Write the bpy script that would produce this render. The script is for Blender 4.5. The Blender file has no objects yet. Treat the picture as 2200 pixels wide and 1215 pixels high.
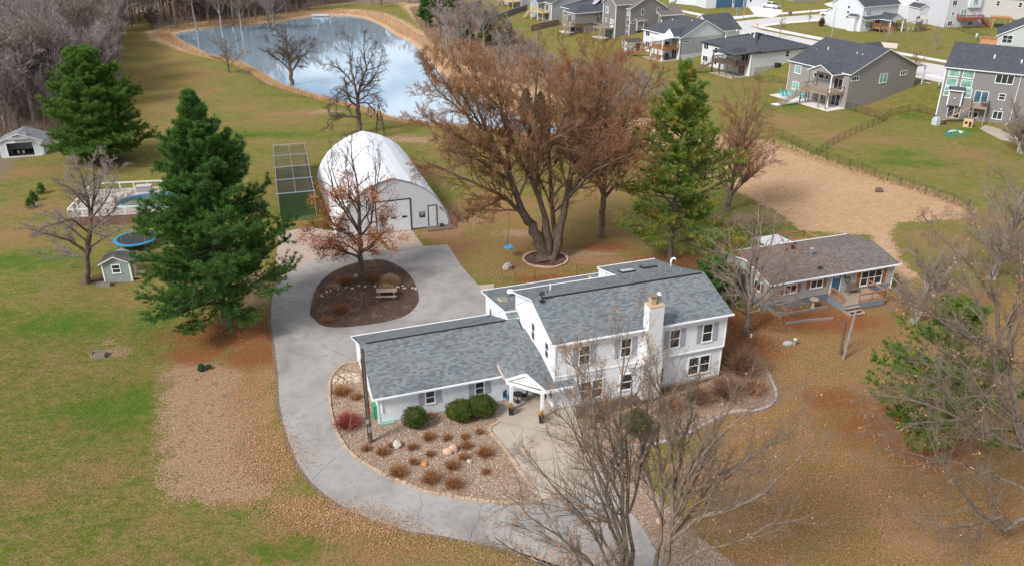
import bpy, math, random
import numpy as np
from math import radians as R, sin, cos, pi, tan, sqrt
from mathutils import Vector, Matrix

S = bpy.context.scene
C = S.collection
# ------------------------------------------------------------------ camera
CAM_H = 36.0; PITCH = R(25.7); FPX = 1760.0
cd = bpy.data.cameras.new('camera'); cam = bpy.data.objects.new('camera', cd); C.objects.link(cam)
cam.location = (0, 0, CAM_H); cam.rotation_euler = (pi/2 - PITCH, 0, 0)
cd.sensor_width = 36; cd.lens = FPX/2200*36; cd.clip_start = .5; cd.clip_end = 3000
S.camera = cam
# ------------------------------------------------------------------ light
SUN_EL, SUN_AZ = R(42), R(-132)          # azimuth measured from +Y towards +X
W = bpy.data.worlds.new('World'); S.world = W; W.use_nodes = True
nt = W.node_tree; nt.nodes.clear()
def wn(t, **k):
    n = nt.nodes.new(t)
    for a, b in k.items(): setattr(n, a, b)
    return n
wo = wn('ShaderNodeOutputWorld'); bg = wn('ShaderNodeBackground')
sky = wn('ShaderNodeTexSky', sky_type='NISHITA', sun_disc=False, sun_elevation=SUN_EL, sun_rotation=SUN_AZ,
         altitude=300, air_density=1.0, dust_density=1.2, ozone_density=1.2)
tc = wn('ShaderNodeTexCoord'); mp = wn('ShaderNodeMapping'); mp.inputs['Scale'].default_value = (1.5, 1.5, 3.4)
mp.inputs['Location'].default_value = (3.1, 1.7, .45)
nz = wn('ShaderNodeTexNoise'); nz.inputs['Scale'].default_value = 3.4; nz.inputs['Detail'].default_value = 5; nz.inputs['Roughness'].default_value = .55
rp = wn('ShaderNodeValToRGB'); rp.color_ramp.elements[0].position = .44; rp.color_ramp.elements[1].position = .54
mx = wn('ShaderNodeMix', data_type='RGBA'); mx.inputs['B'].default_value = (8.8, 9.0, 9.4, 1)
nt.links.new(tc.outputs['Generated'], mp.inputs['Vector']); nt.links.new(mp.outputs['Vector'], nz.inputs['Vector'])
nt.links.new(nz.outputs['Fac'], rp.inputs['Fac']); nt.links.new(rp.outputs['Color'], mx.inputs['Factor'])
nt.links.new(sky.outputs['Color'], mx.inputs['A']); nt.links.new(mx.outputs['Result'], bg.inputs['Color'])
bg.inputs['Strength'].default_value = .08
nt.links.new(bg.outputs['Background'], wo.inputs['Surface'])
sl = bpy.data.lights.new('sun', 'SUN'); sun = bpy.data.objects.new('sun', sl); C.objects.link(sun)
sl.energy = 2.7; sl.angle = R(14); sl.color = (1, .975, .945)
sd = Vector((sin(SUN_AZ)*cos(SUN_EL), cos(SUN_AZ)*cos(SUN_EL), sin(SUN_EL)))
sun.rotation_euler = sd.to_track_quat('Z', 'Y').to_euler(); sun.location = (0, 0, 80)
S.view_settings.view_transform = 'Standard'; S.view_settings.look = 'None'
S.view_settings.exposure = .58; S.view_settings.gamma = 1

# ------------------------------------------------------------------ places on the ground
def ray(px, py):
    a = (px-1100)/FPX; b = (py-607.5)/FPX
    return np.array([a, cos(PITCH)-b*sin(PITCH), -sin(PITCH)-b*cos(PITCH)])
def at(px, py, z=0.0):
    d = ray(px, py); t = (z-CAM_H)/d[2]
    return (d[0]*t, d[1]*t, z)
BACKS = np.array([[92, 118], [74, 142], [57, 153], [48, 176], [39, 195], [30, 214], [18, 236], [8, 260], [-12, 300], [-60, 420]], float)
def seg_d(X, Y, poly, closed=False):
    d = np.full(np.shape(X), 1e9); n = len(poly)
    for i in range(n if closed else n-1):
        a = poly[i]; b = poly[(i+1) % n]; e = b-a; L = e@e
        t = np.clip(((X-a[0])*e[0]+(Y-a[1])*e[1])/L, 0, 1)
        d = np.minimum(d, np.hypot(X-a[0]-t*e[0], Y-a[1]-t*e[1]))
    return d
def inside(X, Y, poly):
    r = np.zeros(np.shape(X), bool); n = len(poly)
    for i in range(n):
        a = poly[i]; b = poly[(i+1) % n]
        if a[1] == b[1]: continue
        c = ((a[1] > Y) != (b[1] > Y)) & (X < (b[0]-a[0])*(Y-a[1])/(b[1]-a[1])+a[0])
        r ^= c
    return r
BP = np.vstack([BACKS, [[900, 420], [900, 118]]])
def PL(pts, z=0.0): return np.array([at(x, y, z)[:2] for x, y in pts])
POND_Z = -.6
POND = PL([(362,72),(385,90),(405,99),(430,113),(458,122),(514,135),(553,155),(593,181),(635,194),(691,211),(744,224),(796,237),(829,253),
  (862,259),(928,267),(994,273),(1076,280),(1150,292),(1240,296),(1262,283),(1200,262),(1100,232),(1020,196),(965,158),(930,128),(921,112),(895,89),
  (856,71),(829,53),(790,36),(747,30),(671,31),(599,43),(533,51),(494,50),(428,59),(379,67)], POND_Z)
def smooth(t): t = np.clip(t, 0, 1); return t*t*(3-2*t)
def T(X, Y):
    X = np.asarray(X, float); Y = np.asarray(Y, float)
    d = seg_d(X, Y, BACKS); s = np.where(inside(X, Y, BP), d, 0)
    z = 2.4*smooth(s/15.0)
    pd = seg_d(X, Y, POND, True); ins = inside(X, Y, POND)
    z = z + np.where(ins, -.6-1.2*smooth(pd/5), -.6*(1-smooth(pd/5.0)))
    return z
def tz(x, y): return float(T(np.array([x]), np.array([y]))[0])
def g(px, py):
    z = 0.0
    for _ in range(12):
        p = at(px, py, z); z = .5*z+.5*tz(p[0], p[1])
    p = at(px, py, z); return (p[0], p[1], tz(p[0], p[1]))

# ------------------------------------------------------------------ material helper
class NT:
    def __init__(s, name):
        s.m = bpy.data.materials.new(name); s.m.use_nodes = True; s.t = s.m.node_tree; s.t.nodes.clear()
        s.o = s.n('ShaderNodeOutputMaterial'); s.b = s.n('ShaderNodeBsdfPrincipled')
        s.l(s.b.outputs[0], s.o.inputs['Surface']); s.x = None
    def n(s, t, **k):
        n = s.t.nodes.new(t)
        for a, b in k.items(): setattr(n, a, b)
        return n
    def l(s, a, b): s.t.links.new(a, b)
    def co(s, kind='Object', scale=(1, 1, 1)):
        c = s.n('ShaderNodeTexCoord'); m = s.n('ShaderNodeMapping'); m.inputs['Scale'].default_value = scale
        s.l(c.outputs[kind], m.inputs['Vector']); return m.outputs['Vector']
    def noise(s, sc, det=4, rough=.55, co=None, dist=0):
        n = s.n('ShaderNodeTexNoise'); n.inputs['Scale'].default_value = sc; n.inputs['Detail'].default_value = det
        n.inputs['Roughness'].default_value = rough; n.inputs['Distortion'].default_value = dist
        s.l(co or s.co(), n.inputs['Vector']); return n.outputs['Fac']
    def ramp(s, f, stops, interp='LINEAR'):
        r = s.n('ShaderNodeValToRGB'); cr = r.color_ramp; cr.interpolation = interp
        while len(cr.elements) < len(stops): cr.elements.new(.5)
        for e, (p, c) in zip(cr.elements, stops):
            e.position = p; e.color = (c, c, c, 1) if not hasattr(c, '__len__') else (*c, 1)
        s.l(f, r.inputs['Fac']); return r.outputs['Color']
    def mix(s, f, a, b, mode='MIX'):
        m = s.n('ShaderNodeMix', data_type='RGBA', blend_type=mode)
        for k, v in (('Factor', f), ('A', a), ('B', b)):
            if isinstance(v, (int, float)):
                if k == 'Factor': m.inputs[k].default_value = v
                else: m.inputs[k].default_value = (v, v, v, 1)
            elif isinstance(v, tuple): m.inputs[k].default_value = (*v, 1)
            else: s.l(v, m.inputs[k])
        return m.outputs['Result']
    def math(s, op, a, b=0.0, clamp=False):
        m = s.n('ShaderNodeMath', operation=op, use_clamp=clamp)
        for i, v in enumerate((a, b)):
            if isinstance(v, (int, float)): m.inputs[i].default_value = v
            else: s.l(v, m.inputs[i])
        return m.outputs[0]
    def attr(s, name):
        a = s.n('ShaderNodeAttribute', attribute_name=name); return a.outputs['Fac']
    def col(s, c):
        i = s.b.inputs['Base Color']
        if isinstance(c, tuple): i.default_value = (*c, 1)
        else: s.l(c, i)
        return s
    def set(s, rough=.8, metal=0, spec=None, trans=None, ior=None):
        if isinstance(rough, (int, float)): s.b.inputs['Roughness'].default_value = rough
        else: s.l(rough, s.b.inputs['Roughness'])
        s.b.inputs['Metallic'].default_value = metal
        if spec is not None: s.b.inputs['Specular IOR Level'].default_value = spec
        if ior: s.b.inputs['IOR'].default_value = ior
        return s
    def bump(s, h, st=.4, d=.02):
        b = s.n('ShaderNodeBump'); b.inputs['Strength'].default_value = st; b.inputs['Distance'].default_value = d
        s.l(h, b.inputs['Height']); s.l(b.outputs[0], s.b.inputs['Normal']); return s

def plain(name, c, rough=.7, var=.12, sc=3., metal=0, bump=0):
    m = NT(name); f = m.noise(sc, 5, .6)
    d = tuple(max(0, v*(1-var)) for v in c); e = tuple(min(1, v*(1+var)) for v in c)
    m.col(m.ramp(f, [(.3, d), (.7, e)])).set(rough, metal)
    if bump: m.bump(m.noise(sc*8, 3), bump, .02)
    return m.m
def shingle(name, c1, c2, c3, row=.145, wid=.33):
    m = NT(name); uv = m.co('UV'); sp = m.n('ShaderNodeSeparateXYZ'); m.l(uv, sp.inputs[0])
    vr = m.math('DIVIDE', sp.outputs[1], row); vc = m.math('FLOOR', vr)
    rw = m.n('ShaderNodeTexWhiteNoise', noise_dimensions='1D'); m.l(vc, rw.inputs['W']); rowr = rw.outputs['Value']
    ur = m.math('ADD', m.math('DIVIDE', sp.outputs[0], wid), m.math('MULTIPLY', rowr, 3.0)); uc = m.math('FLOOR', ur)
    cb = m.n('ShaderNodeCombineXYZ'); m.l(uc, cb.inputs[0]); m.l(vc, cb.inputs[1])
    wnz = m.n('ShaderNodeTexWhiteNoise', noise_dimensions='2D'); m.l(cb.outputs[0], wnz.inputs['Vector'])
    r = wnz.outputs['Value']; c = m.ramp(r, [(0., c3), (.3, c1), (.65, c2), (1., tuple(v*1.12 for v in c2))])
    warm = (c1[0]*1.25, c1[1]*1.08, c1[2]*.95)
    c = m.mix(m.ramp(m.noise(.8, 3, .6, uv), [(.45, 0.), (.65, .4)]), c, m.mix(r, c3, warm))
    n3 = m.noise(.3, 4, .6, uv); c = m.mix(m.ramp(n3, [(.3, .22), (.7, .0)]), c, tuple(v*.6 for v in c1))
    fv = m.math('FRACT', vr); c = m.mix(1., c, m.ramp(fv, [(0., .42), (.2, .9), (.35, 1.)]), 'MULTIPLY')  # course shadow line painted into the colour of every shingle row
    m.col(c).set(.92, 0, .22).bump(fv, -.3, .02); return m.m
def siding(name, c, pitch=.18, vert=False, dark=.55):
    m = NT(name); uv = m.co('UV')
    sp = m.n('ShaderNodeSeparateXYZ'); m.l(uv, sp.inputs[0])
    f = m.math('FRACT', m.math('DIVIDE', sp.outputs[0 if vert else 1], pitch))
    ln = m.ramp(f, [(0., dark), (.1, 1.), (1., .94)])
    nv = m.noise(1.2, 5, .6, uv); v = m.ramp(nv, [(.3, tuple(x*.93 for x in c)), (.75, c)])
    m.col(m.mix(1., v, ln, 'MULTIPLY')).set(.62).bump(f, .35, .02); return m.m
def glassy(name, c=(.02, .025, .03), rough=.06):
    m = NT(name); m.col(m.ramp(m.noise(1.1, 2), [(.35, c), (.7, tuple(v*2.2 for v in c))])).set(rough, 0, .6); return m.m

# ------------------------------------------------------------------ mesh builder
class MB:
    def __init__(s): s.v = []; s.f = []; s.mi = []; s.k = 0
    def poly(s, pts, mi=0):
        b = len(s.v); s.v += [tuple(map(float, p)) for p in pts]; s.f.append(tuple(range(b, b+len(pts)))); s.mi.append(mi); return s
    def add(s, vs, fs, mi=0):
        b = len(s.v); s.v += [tuple(map(float, p)) for p in vs]
        for f in fs: s.f.append(tuple(b+i for i in f)); s.mi.append(mi)
        return s
    def box(s, x0, y0, z0, x1, y1, z1, mi=0):
        x0, x1 = min(x0, x1), max(x0, x1); y0, y1 = min(y0, y1), max(y0, y1); z0, z1 = min(z0, z1), max(z0, z1)
        v = [(x0,y0,z0),(x1,y0,z0),(x1,y1,z0),(x0,y1,z0),(x0,y0,z1),(x1,y0,z1),(x1,y1,z1),(x0,y1,z1)]
        return s.add(v, [(0,3,2,1),(4,5,6,7),(0,1,5,4),(1,2,6,5),(2,3,7,6),(3,0,4,7)], mi)
    def beam(s, p, q, w, h=None, mi=0, up=(0, 0, 1)):
        h = w if h is None else h
        p = Vector(p); q = Vector(q); d = (q-p).normalized(); u = Vector(up)
        if abs(d.dot(u)) > .98: u = Vector((1, 0, 0))
        a = d.cross(u).normalized()*w/2; b = a.cross(d).normalized()*h/2
        vs = [p-a-b, p+a-b, p+a+b, p-a+b, q-a-b, q+a-b, q+a+b, q-a+b]
        return s.add(vs, [(0,1,2,3),(7,6,5,4),(0,4,5,1),(1,5,6,2),(2,6,7,3),(3,7,4,0)], mi)
    def tube(s, pts, rad, n=8, mi=0, caps=True):
        pts = [Vector(p) for p in pts]
        if not hasattr(rad, '__len__'): rad = [rad]*len(pts)
        b = len(s.v); K = len(pts); ref = Vector((0, 0, 1))
        d0 = (pts[-1]-pts[0]).normalized()
        if abs(d0.z) > .9: ref = Vector((1, 0, 0))
        for i, p in enumerate(pts):
            d = (pts[min(i+1, K-1)]-pts[max(i-1, 0)]).normalized(); a = d.cross(ref).normalized(); c = a.cross(d).normalized()
            for j in range(n):
                t = 2*pi*j/n; s.v.append(tuple(p+(a*cos(t)+c*sin(t))*rad[i]))
        for i in range(K-1):
            for j in range(n):
                s.f.append((b+i*n+j, b+i*n+(j+1) % n, b+(i+1)*n+(j+1) % n, b+(i+1)*n+j)); s.mi.append(mi)
        if caps:
            s.f.append(tuple(b+j for j in range(n))[::-1]); s.mi.append(mi)
            s.f.append(tuple(b+(K-1)*n+j for j in range(n))); s.mi.append(mi)
        return s
    def cyl(s, x, y, z0, z1, r0, r1=None, n=12, mi=0): return s.tube([(x, y, z0), (x, y, z1)], [r0, r0 if r1 is None else r1], n, mi)
    def slab(s, pts, t, mi=0, side=1):
        """thick sheet: pts = top outline (3D), extruded straight down by t"""
        n = len(pts); lo = [(p[0], p[1], p[2]-t) for p in pts]
        a = Vector((0, 0, 0))
        for i in range(n):
            p = Vector(pts[i]); q = Vector(pts[(i+1) % n]); a += p.cross(q)
        if a.z < 0: pts = pts[::-1]; lo = lo[::-1]
        s.poly(pts, mi); s.poly(lo[::-1], side)
        for i in range(n):
            j = (i+1) % n; s.poly([lo[i], lo[j], pts[j], pts[i]], side)
        return s
    def prism_u(s, prof, u0, u1, mi=0):
        """profile [(v,z)...] extruded along x"""
        a = [(u0, p[0], p[1]) for p in prof]; b = [(u1, p[0], p[1]) for p in prof]; n = len(prof)
        s.poly(a[::-1] if _cw(prof) else a, mi); s.poly(b if _cw(prof) else b[::-1], mi)
        for i in range(n):
            j = (i+1) % n
            f = [a[i], a[j], b[j], b[i]]; s.poly(f[::-1] if not _cw(prof) else f, mi)
        return s
    def prism_v(s, prof, v0, v1, mi=0):
        a = [(p[0], v0, p[1]) for p in prof]; b = [(p[0], v1, p[1]) for p in prof]; n = len(prof)
        s.poly(a, mi); s.poly(b[::-1], mi)
        for i in range(n):
            j = (i+1) % n; s.poly([a[j], a[i], b[i], b[j]], mi)
        return s
    def ico(s, c, r, sub=1, jit=0., mi=0, seed=0):
        V, F = ICO[sub]; rg = np.random.default_rng(seed); r = np.array(r if hasattr(r, '__len__') else (r, r, r))
        P = V*(1+(rg.random((len(V), 1))-.5)*jit)*r+np.array(c)
        return s.add(P, F, mi)
    def build(s, name, mats, parent=None, smooth=False, loc=None, rz=None):
        me = bpy.data.meshes.new(name); me.from_pydata(s.v, [], s.f)
        if not isinstance(mats, (list, tuple)): mats = [mats]
        for m in mats: me.materials.append(m)
        me.polygons.foreach_set('material_index', np.array([min(i, len(mats)-1) for i in s.mi], np.int32))
        if smooth: me.polygons.foreach_set('use_smooth', np.ones(len(s.f), bool))
        me.update(); uvmap(me)
        o = bpy.data.objects.new(name, me); C.objects.link(o)
        if parent is not None: o.parent = parent
        if loc is not None: o.location = loc
        if rz is not None: o.rotation_euler = (0, 0, rz)
        return o
def _cw(prof):
    a = 0
    for i in range(len(prof)):
        p = prof[i]; q = prof[(i+1) % len(prof)]; a += p[0]*q[1]-q[0]*p[1]
    return a > 0
def uvmap(me):
    n = len(me.polygons); nl = len(me.loops)
    if not nl: return
    uv = me.uv_layers.new(name='UVMap')
    nr = np.empty(n*3, np.float32); me.polygons.foreach_get('normal', nr); nr = nr.reshape(-1, 3)
    lt = np.empty(n, np.int32); me.polygons.foreach_get('loop_total', lt)
    vi = np.empty(nl, np.int32); me.loops.foreach_get('vertex_index', vi)
    co = np.empty(len(me.vertices)*3, np.float32); me.vertices.foreach_get('co', co); co = co.reshape(-1, 3)
    N = np.repeat(nr, lt, axis=0); P = co[vi]
    t = np.stack([-N[:, 1], N[:, 0], np.zeros(nl)], 1); L = np.linalg.norm(t, axis=1); flat = L < .03
    t[flat] = (1, 0, 0); L[flat] = 1; t /= L[:, None]; b = np.cross(N, t)
    UV = np.stack([(P*t).sum(1), (P*b).sum(1)], 1).astype(np.float32); uv.data.foreach_set('uv', UV.ravel())
def _ico(sub):
    t = (1+5**.5)/2
    v = [(-1,t,0),(1,t,0),(-1,-t,0),(1,-t,0),(0,-1,t),(0,1,t),(0,-1,-t),(0,1,-t),(t,0,-1),(t,0,1),(-t,0,-1),(-t,0,1)]
    v = [np.array(p)/np.linalg.norm(p) for p in v]
    f = [(0,11,5),(0,5,1),(0,1,7),(0,7,10),(0,10,11),(1,5,9),(5,11,4),(11,10,2),(10,7,6),(7,1,8),(3,9,4),(3,4,2),(3,2,6),(3,6,8),(3,8,9),(4,9,5),(2,4,11),(6,2,10),(8,6,7),(9,8,1)]
    for _ in range(sub):
        c = {}; nf = []
        def mid(a, b):
            k = (min(a, b), max(a, b))
            if k not in c: p = v[a]+v[b]; v.append(p/np.linalg.norm(p)); c[k] = len(v)-1
            return c[k]
        for a, b, d in f:
            x, y, z = mid(a, b), mid(b, d), mid(d, a); nf += [(a, x, z), (b, y, x), (d, z, y), (x, y, z)]
        f = nf
    return np.array(v), f
ICO = {i: _ico(i) for i in range(4)}

def npmesh(name, V, F, mat, parent=None, smooth=False, attrs=None, loc=None):
    """fast mesh from numpy: V (n,3), F (m,k)"""
    me = bpy.data.meshes.new(name); k = F.shape[1]
    me.vertices.add(len(V)); me.vertices.foreach_set('co', np.asarray(V, np.float32).ravel())
    me.loops.add(F.size); me.loops.foreach_set('vertex_index', F.astype(np.int32).ravel())
    me.polygons.add(len(F)); me.polygons.foreach_set('loop_start', np.arange(0, F.size, k, dtype=np.int32))
    if smooth: me.polygons.foreach_set('use_smooth', np.ones(len(F), bool))
    me.update(calc_edges=True)
    for an, av in (attrs or {}).items():
        a = me.attributes.new(an, 'FLOAT', 'POINT'); a.data.foreach_set('value', np.asarray(av, np.float32))
    me.materials.append(mat)
    o = bpy.data.objects.new(name, me); C.objects.link(o)
    if parent is not None: o.parent = parent
    if loc is not None: o.location = loc
    return o
def empty(name, label, cat, loc=(0, 0, 0), rz=0, group=None):
    o = bpy.data.objects.new(name, None); C.objects.link(o); o.location = loc; o.rotation_euler = (0, 0, rz)
    o.empty_display_size = .3; o['label'] = label; o['category'] = cat
    if group: o['group'] = group
    return o
def tag(o, label, cat, group=None, kind=None):
    o['label'] = label; o['category'] = cat
    if group: o['group'] = group
    if kind: o['kind'] = kind
    return o
def struct(o, kind='structure'): o['kind'] = kind; return o
def dup(root, loc, rz=0, sc=None, label=None, group=None):
    r = root.copy(); C.objects.link(r); r.location = loc; r.rotation_euler = (0, 0, rz)
    if sc is not None: r.scale = sc if hasattr(sc, '__len__') else (sc, sc, sc)
    if label: r['label'] = label
    if group: r['group'] = group
    for ch in root.children:
        c = ch.copy(); C.objects.link(c); c.parent = r
        for gc in ch.children:
            d = gc.copy(); C.objects.link(d); d.parent = c
    return r
# ------------------------------------------------------------------ materials
WHITE = plain('white_paint', (.78, .79, .80), .5, .04)
TRIM = plain('white_trim', (.82, .83, .84), .45, .03)
GUTTER = plain('gutter_white', (.80, .81, .83), .35, .03)
SIDE_W = siding('white_lap_siding', (.83, .85, .87), .2, dark=.84)
ROOF_M = shingle('slate_grey_shingle', (.162, .180, .188), (.205, .225, .231), (.122, .138, .150), .17, .32)
ROOF_B = shingle('brown_shingle', (.165, .14, .128), (.2, .172, .158), (.12, .104, .097), .14, .3)
ROOF_D = shingle('dark_shingle', (.075, .08, .092), (.092, .097, .108), (.062, .067, .078), .15, .34)
ROOF_T = shingle('taupe_shingle', (.17, .145, .14), (.2, .175, .165), (.12, .105, .1), .15, .34)
SHUT = plain('grey_shutter', (.36, .38, .42), .6, .06, 6)
GLASS = glassy('dark_window_glass')
GLASS_G = glassy('green_tinted_glass', (.14, .25, .21), .12)
GLASS_B = glassy('blind_glass', (.3, .33, .34), .2)
BLACK = plain('black_trim', (.02, .02, .022), .5)
DKMETAL = plain('dark_metal', (.05, .05, .055), .45, .1, 4, .6)
GALV = plain('galvanised_metal', (.48, .5, .52), .38, .1, 6, .7)
WOOD_N = plain('weathered_wood', (.33, .25, .19), .8, .25, 5, bump=.2)
WOOD_G = plain('grey_wood', (.25, .22, .2), .85, .25, 6, bump=.2)
WOOD_R = plain('cedar_wood', (.36, .17, .085), .65, .2, 6)
WOOD_RED = plain('redwood_stain', (.25, .07, .045), .6, .2, 6)
WOOD_L = plain('light_wood', (.62, .46, .27), .7, .15, 5)
WOOD_S = plain('brown_stained_wood', (.16, .11, .085), .7, .25, 6)
CEDAR_O = plain('orange_wood', (.55, .27, .12), .6, .12, 6)
CONC = plain('foundation_concrete', (.44, .42, .38), .9, .12, 2, bump=.2)
CHIM_C = plain('clay_flue', (.50, .37, .23), .8, .15, 8)
ROCK = plain('fieldstone', (.36, .32, .29), .9, .3, 3, bump=.5)
ROCK_P = plain('pink_stone', (.55, .36, .27), .9, .2, 3, bump=.5)
ROCK_W = plain('pale_stone', (.50, .45, .39), .9, .15, 3, bump=.5)
ROCK_O = plain('orange_stone', (.50, .22, .08), .9, .15, 3, bump=.5)
EDGER = plain('tan_edging_block', (.43, .32, .22), .9, .22, 2.5, bump=.4)
BLUE = plain('blue_plastic', (.03, .32, .62), .4, .08)
TEAL = plain('teal_plastic', (.02, .50, .52), .45, .06)
RUBBER = plain('black_rubber', (.03, .03, .03), .85)
GREENP = plain('green_plastic', (.02, .28, .12), .5)
CREAM = plain('cream_lamp', (.8, .76, .68), .5)

def bark(name, c1, c2, sc=6):
    m = NT(name); co = m.co('Object', (1, 1, .25)); f = m.noise(sc, 6, .65, co)
    m.col(m.ramp(f, [(.3, c1), (.65, c2)])).set(.95, 0, .2).bump(m.noise(sc*3, 4, .6, co), .6, .03); return m.m
BARK = bark('grey_brown_bark', (.10, .076, .058), (.27, .215, .17))
BARK_D = bark('dark_bark', (.07, .05, .038), (.19, .14, .105))
BARK_G = bark('pale_grey_bark', (.17, .145, .13), (.36, .325, .30))
BARK_P = bark('pine_bark', (.09, .07, .06), (.2, .16, .14))
TWIG = plain('twig_bark', (.20, .148, .11), .95, .3, 1.5)
TWIG_G = plain('grey_twig', (.29, .24, .215), .95, .25, 1.)
TWIG_D = plain('dark_twig', (.10, .075, .062), .95, .25, 1.)
TWIG_R = plain('purple_brown_twig', (.25, .19, .16), .95, .25, .7)
TWIG_U = plain('rusty_twig', (.22, .122, .07), .95, .3, .7)

def leafmat(name, a, b, c=None, trans=0.25, sc=.6):
    """a..b over the per-clump attribute, patches of c"""
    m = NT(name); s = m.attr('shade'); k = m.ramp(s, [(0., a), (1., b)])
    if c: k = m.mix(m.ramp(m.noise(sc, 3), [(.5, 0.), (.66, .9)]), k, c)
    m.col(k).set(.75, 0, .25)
    if trans:
        tr = m.n('ShaderNodeBsdfTranslucent'); m.l(k, tr.inputs[0]); ms = m.n('ShaderNodeMixShader'); ms.inputs[0].default_value = trans
        m.l(m.b.outputs[0], ms.inputs[1]); m.l(tr.outputs[0], ms.inputs[2]); m.l(ms.outputs[0], m.o.inputs['Surface'])
    return m.m
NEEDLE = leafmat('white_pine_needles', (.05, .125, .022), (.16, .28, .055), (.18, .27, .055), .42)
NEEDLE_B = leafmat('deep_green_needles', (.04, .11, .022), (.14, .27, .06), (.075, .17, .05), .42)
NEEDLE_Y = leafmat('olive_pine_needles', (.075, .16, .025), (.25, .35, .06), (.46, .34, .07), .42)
YEW = leafmat('boxwood_leaves', (.025, .06, .01), (.10, .15, .025), (.15, .11, .02), .2, 2.5)
JUN = leafmat('juniper_leaves', (.02, .06, .03), (.06, .12, .05), None, .2)
OAKLEAF = leafmat('dry_oak_leaves', (.34, .11, .04), (.66, .29, .12), None, .25)
TANLEAF = leafmat('curled_tan_leaves', (.40, .17, .06), (.66, .36, .16), None, .25)
BUDS = leafmat('rusty_maple_buds', (.38, .15, .055), (.62, .27, .105), (.44, .29, .11), .35, .2)
DRYG = leafmat('dry_grass_blades', (.52, .34, .19), (.80, .60, .38), None, .4)
DRYB = leafmat('dry_perennial_stems', (.32, .14, .06), (.62, .34, .15), None, .4)
REDB = leafmat('red_dogwood_stems', (.34, .07, .06), (.52, .16, .12), None, .2)
LITTER = leafmat('fallen_leaves', (.30, .15, .07), (.66, .42, .22), None, .2)
GRASSM = leafmat('grass_blades', (.13, .19, .035), (.34, .36, .11), None, .4)

# ------------------------------------------------------------------ ground sheet
def axis(lo, hi, a, b, st, gr):
    """dense between a and b, growing outside"""
    m = list(np.arange(a, b, st)); x = b; s = st
    while x < hi: m.append(x); s *= gr; x += s
    m.append(hi); x = a-st; s = st; l = []
    while x > lo: l.append(x); s *= gr; x -= s
    return np.array([lo]+l[::-1]+m)
xs = axis(-900, 900, -58, 62, .42, 1.012); ys = axis(8, 1500, 26, 130, .42, 1.012)
GX, GY = np.meshgrid(xs, ys); X = GX.ravel(); Y = GY.ravel()
nx, ny = len(xs), len(ys)
HZ = T(X, Y)
idx = np.arange(nx*ny).reshape(ny, nx)
F = np.stack([idx[:-1, :-1], idx[:-1, 1:], idx[1:, 1:], idx[1:, :-1]], -1).reshape(-1, 4)
def soft(poly, feather):
    d = seg_d(X, Y, poly, True); i = inside(X, Y, poly); return smooth(.5+np.where(i, d, -d)/feather)
def gp(pts): return np.array([g(a, b)[:2] for a, b in pts])
def blob(px, py, rx, ry=None, rot=0):
    c = g(px, py); ry = ry or rx; dx = X-c[0]; dy = Y-c[1]; u = dx*cos(rot)+dy*sin(rot); v = -dx*sin(rot)+dy*cos(rot)
    return np.exp(-((u/rx)**2+(v/ry)**2))
z0 = np.zeros_like(X)
dry = z0+.30
dry = np.maximum(dry, .85*soft(gp([(1380,1215),(1180,1180),(1000,1150),(820,1120),(700,1050),(560,1100),(500,1215),(500,1300),(2400,1300),(2400,640),(1950,600),(1640,600),(1560,700),(1500,900)]), 6))
dry = np.maximum(dry, .74*soft(gp([(905,560),(1040,620),(1290,580),(1340,560),(1400,520),(1420,430),(1300,390),(1180,420),(1000,400),(930,470)]), 6))
dry = np.maximum(dry, .55*soft(gp([(230,20),(330,40),(420,120),(500,190),(330,330),(300,330),(260,250)]), 10))
for a in [(640,245,9,4),(560,300,7,3),(520,230,9,5),(700,205,12,3),(350,215,8,5),(420,160,10,6),(310,270,6,4),(600,260,8,3),(1890,300,9,4),(1800,290,8,5),(2080,330,6,5),(180,300,12,7),(60,370,9,4),(60,450,9,5),(25,500,5,6),(1500,170,9,5),(1700,260,9,6),(1380,130,12,5),(1440,150,8,4),
          (300,640,3,3),(250,760,1.5,1.2),(545,610,3,2),(60,1060,4,2),(230,1010,4,2),(230,1200,2,1),(330,1130,2.5,1.2),(130,930,3,2),(2130,470,9,5),(2000,520,8,5)]:
    dry = np.maximum(dry, .72*blob(*a))
bare = .85*np.maximum(0, soft(gp([(360,770),(338,860),(345,960),(352,1070),(480,1085),(560,1070),(590,1040),(560,960),(545,880),(520,800),(440,760)]), 4.5))
bare = np.maximum(bare, .8*blob(540,600,2.5,3.))
for a in [(250,755,1.6,1.1),(232,735,1,.8),(560,640,2,3),(700,240,4,2),(860,300,10,2.5),(1260,545,4,1.4),(1110,500,3,1.5),(960,470,5,3),(1620,470,6,2.2)]: bare = np.maximum(bare, .75*blob(*a))
rust = np.zeros_like(X)
for a in [(500,715,7.0,3.6),(560,760,3.5,2.5),(420,760,3,2),(1900,915,5,3.6),(1960,940,4.5,3),(1800,860,3.2,2.2),(1600,745,4,3.6),(1570,690,3,4),(1640,690,6,2.2),(1760,690,7,2.6),(2000,980,3.5,2.5),(1300,530,3.6,1.5),(1180,600,4,1.3),(1440,560,5,2.4)]: rust = np.maximum(rust, blob(*a))
dry = np.maximum(dry, .8*soft(gp([(520,760),(585,740),(600,860),(615,940),(660,1035),(740,1100),(560,1100),(345,1075),(335,900),(345,760)]), 5))
leaf = np.zeros_like(X)
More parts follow.
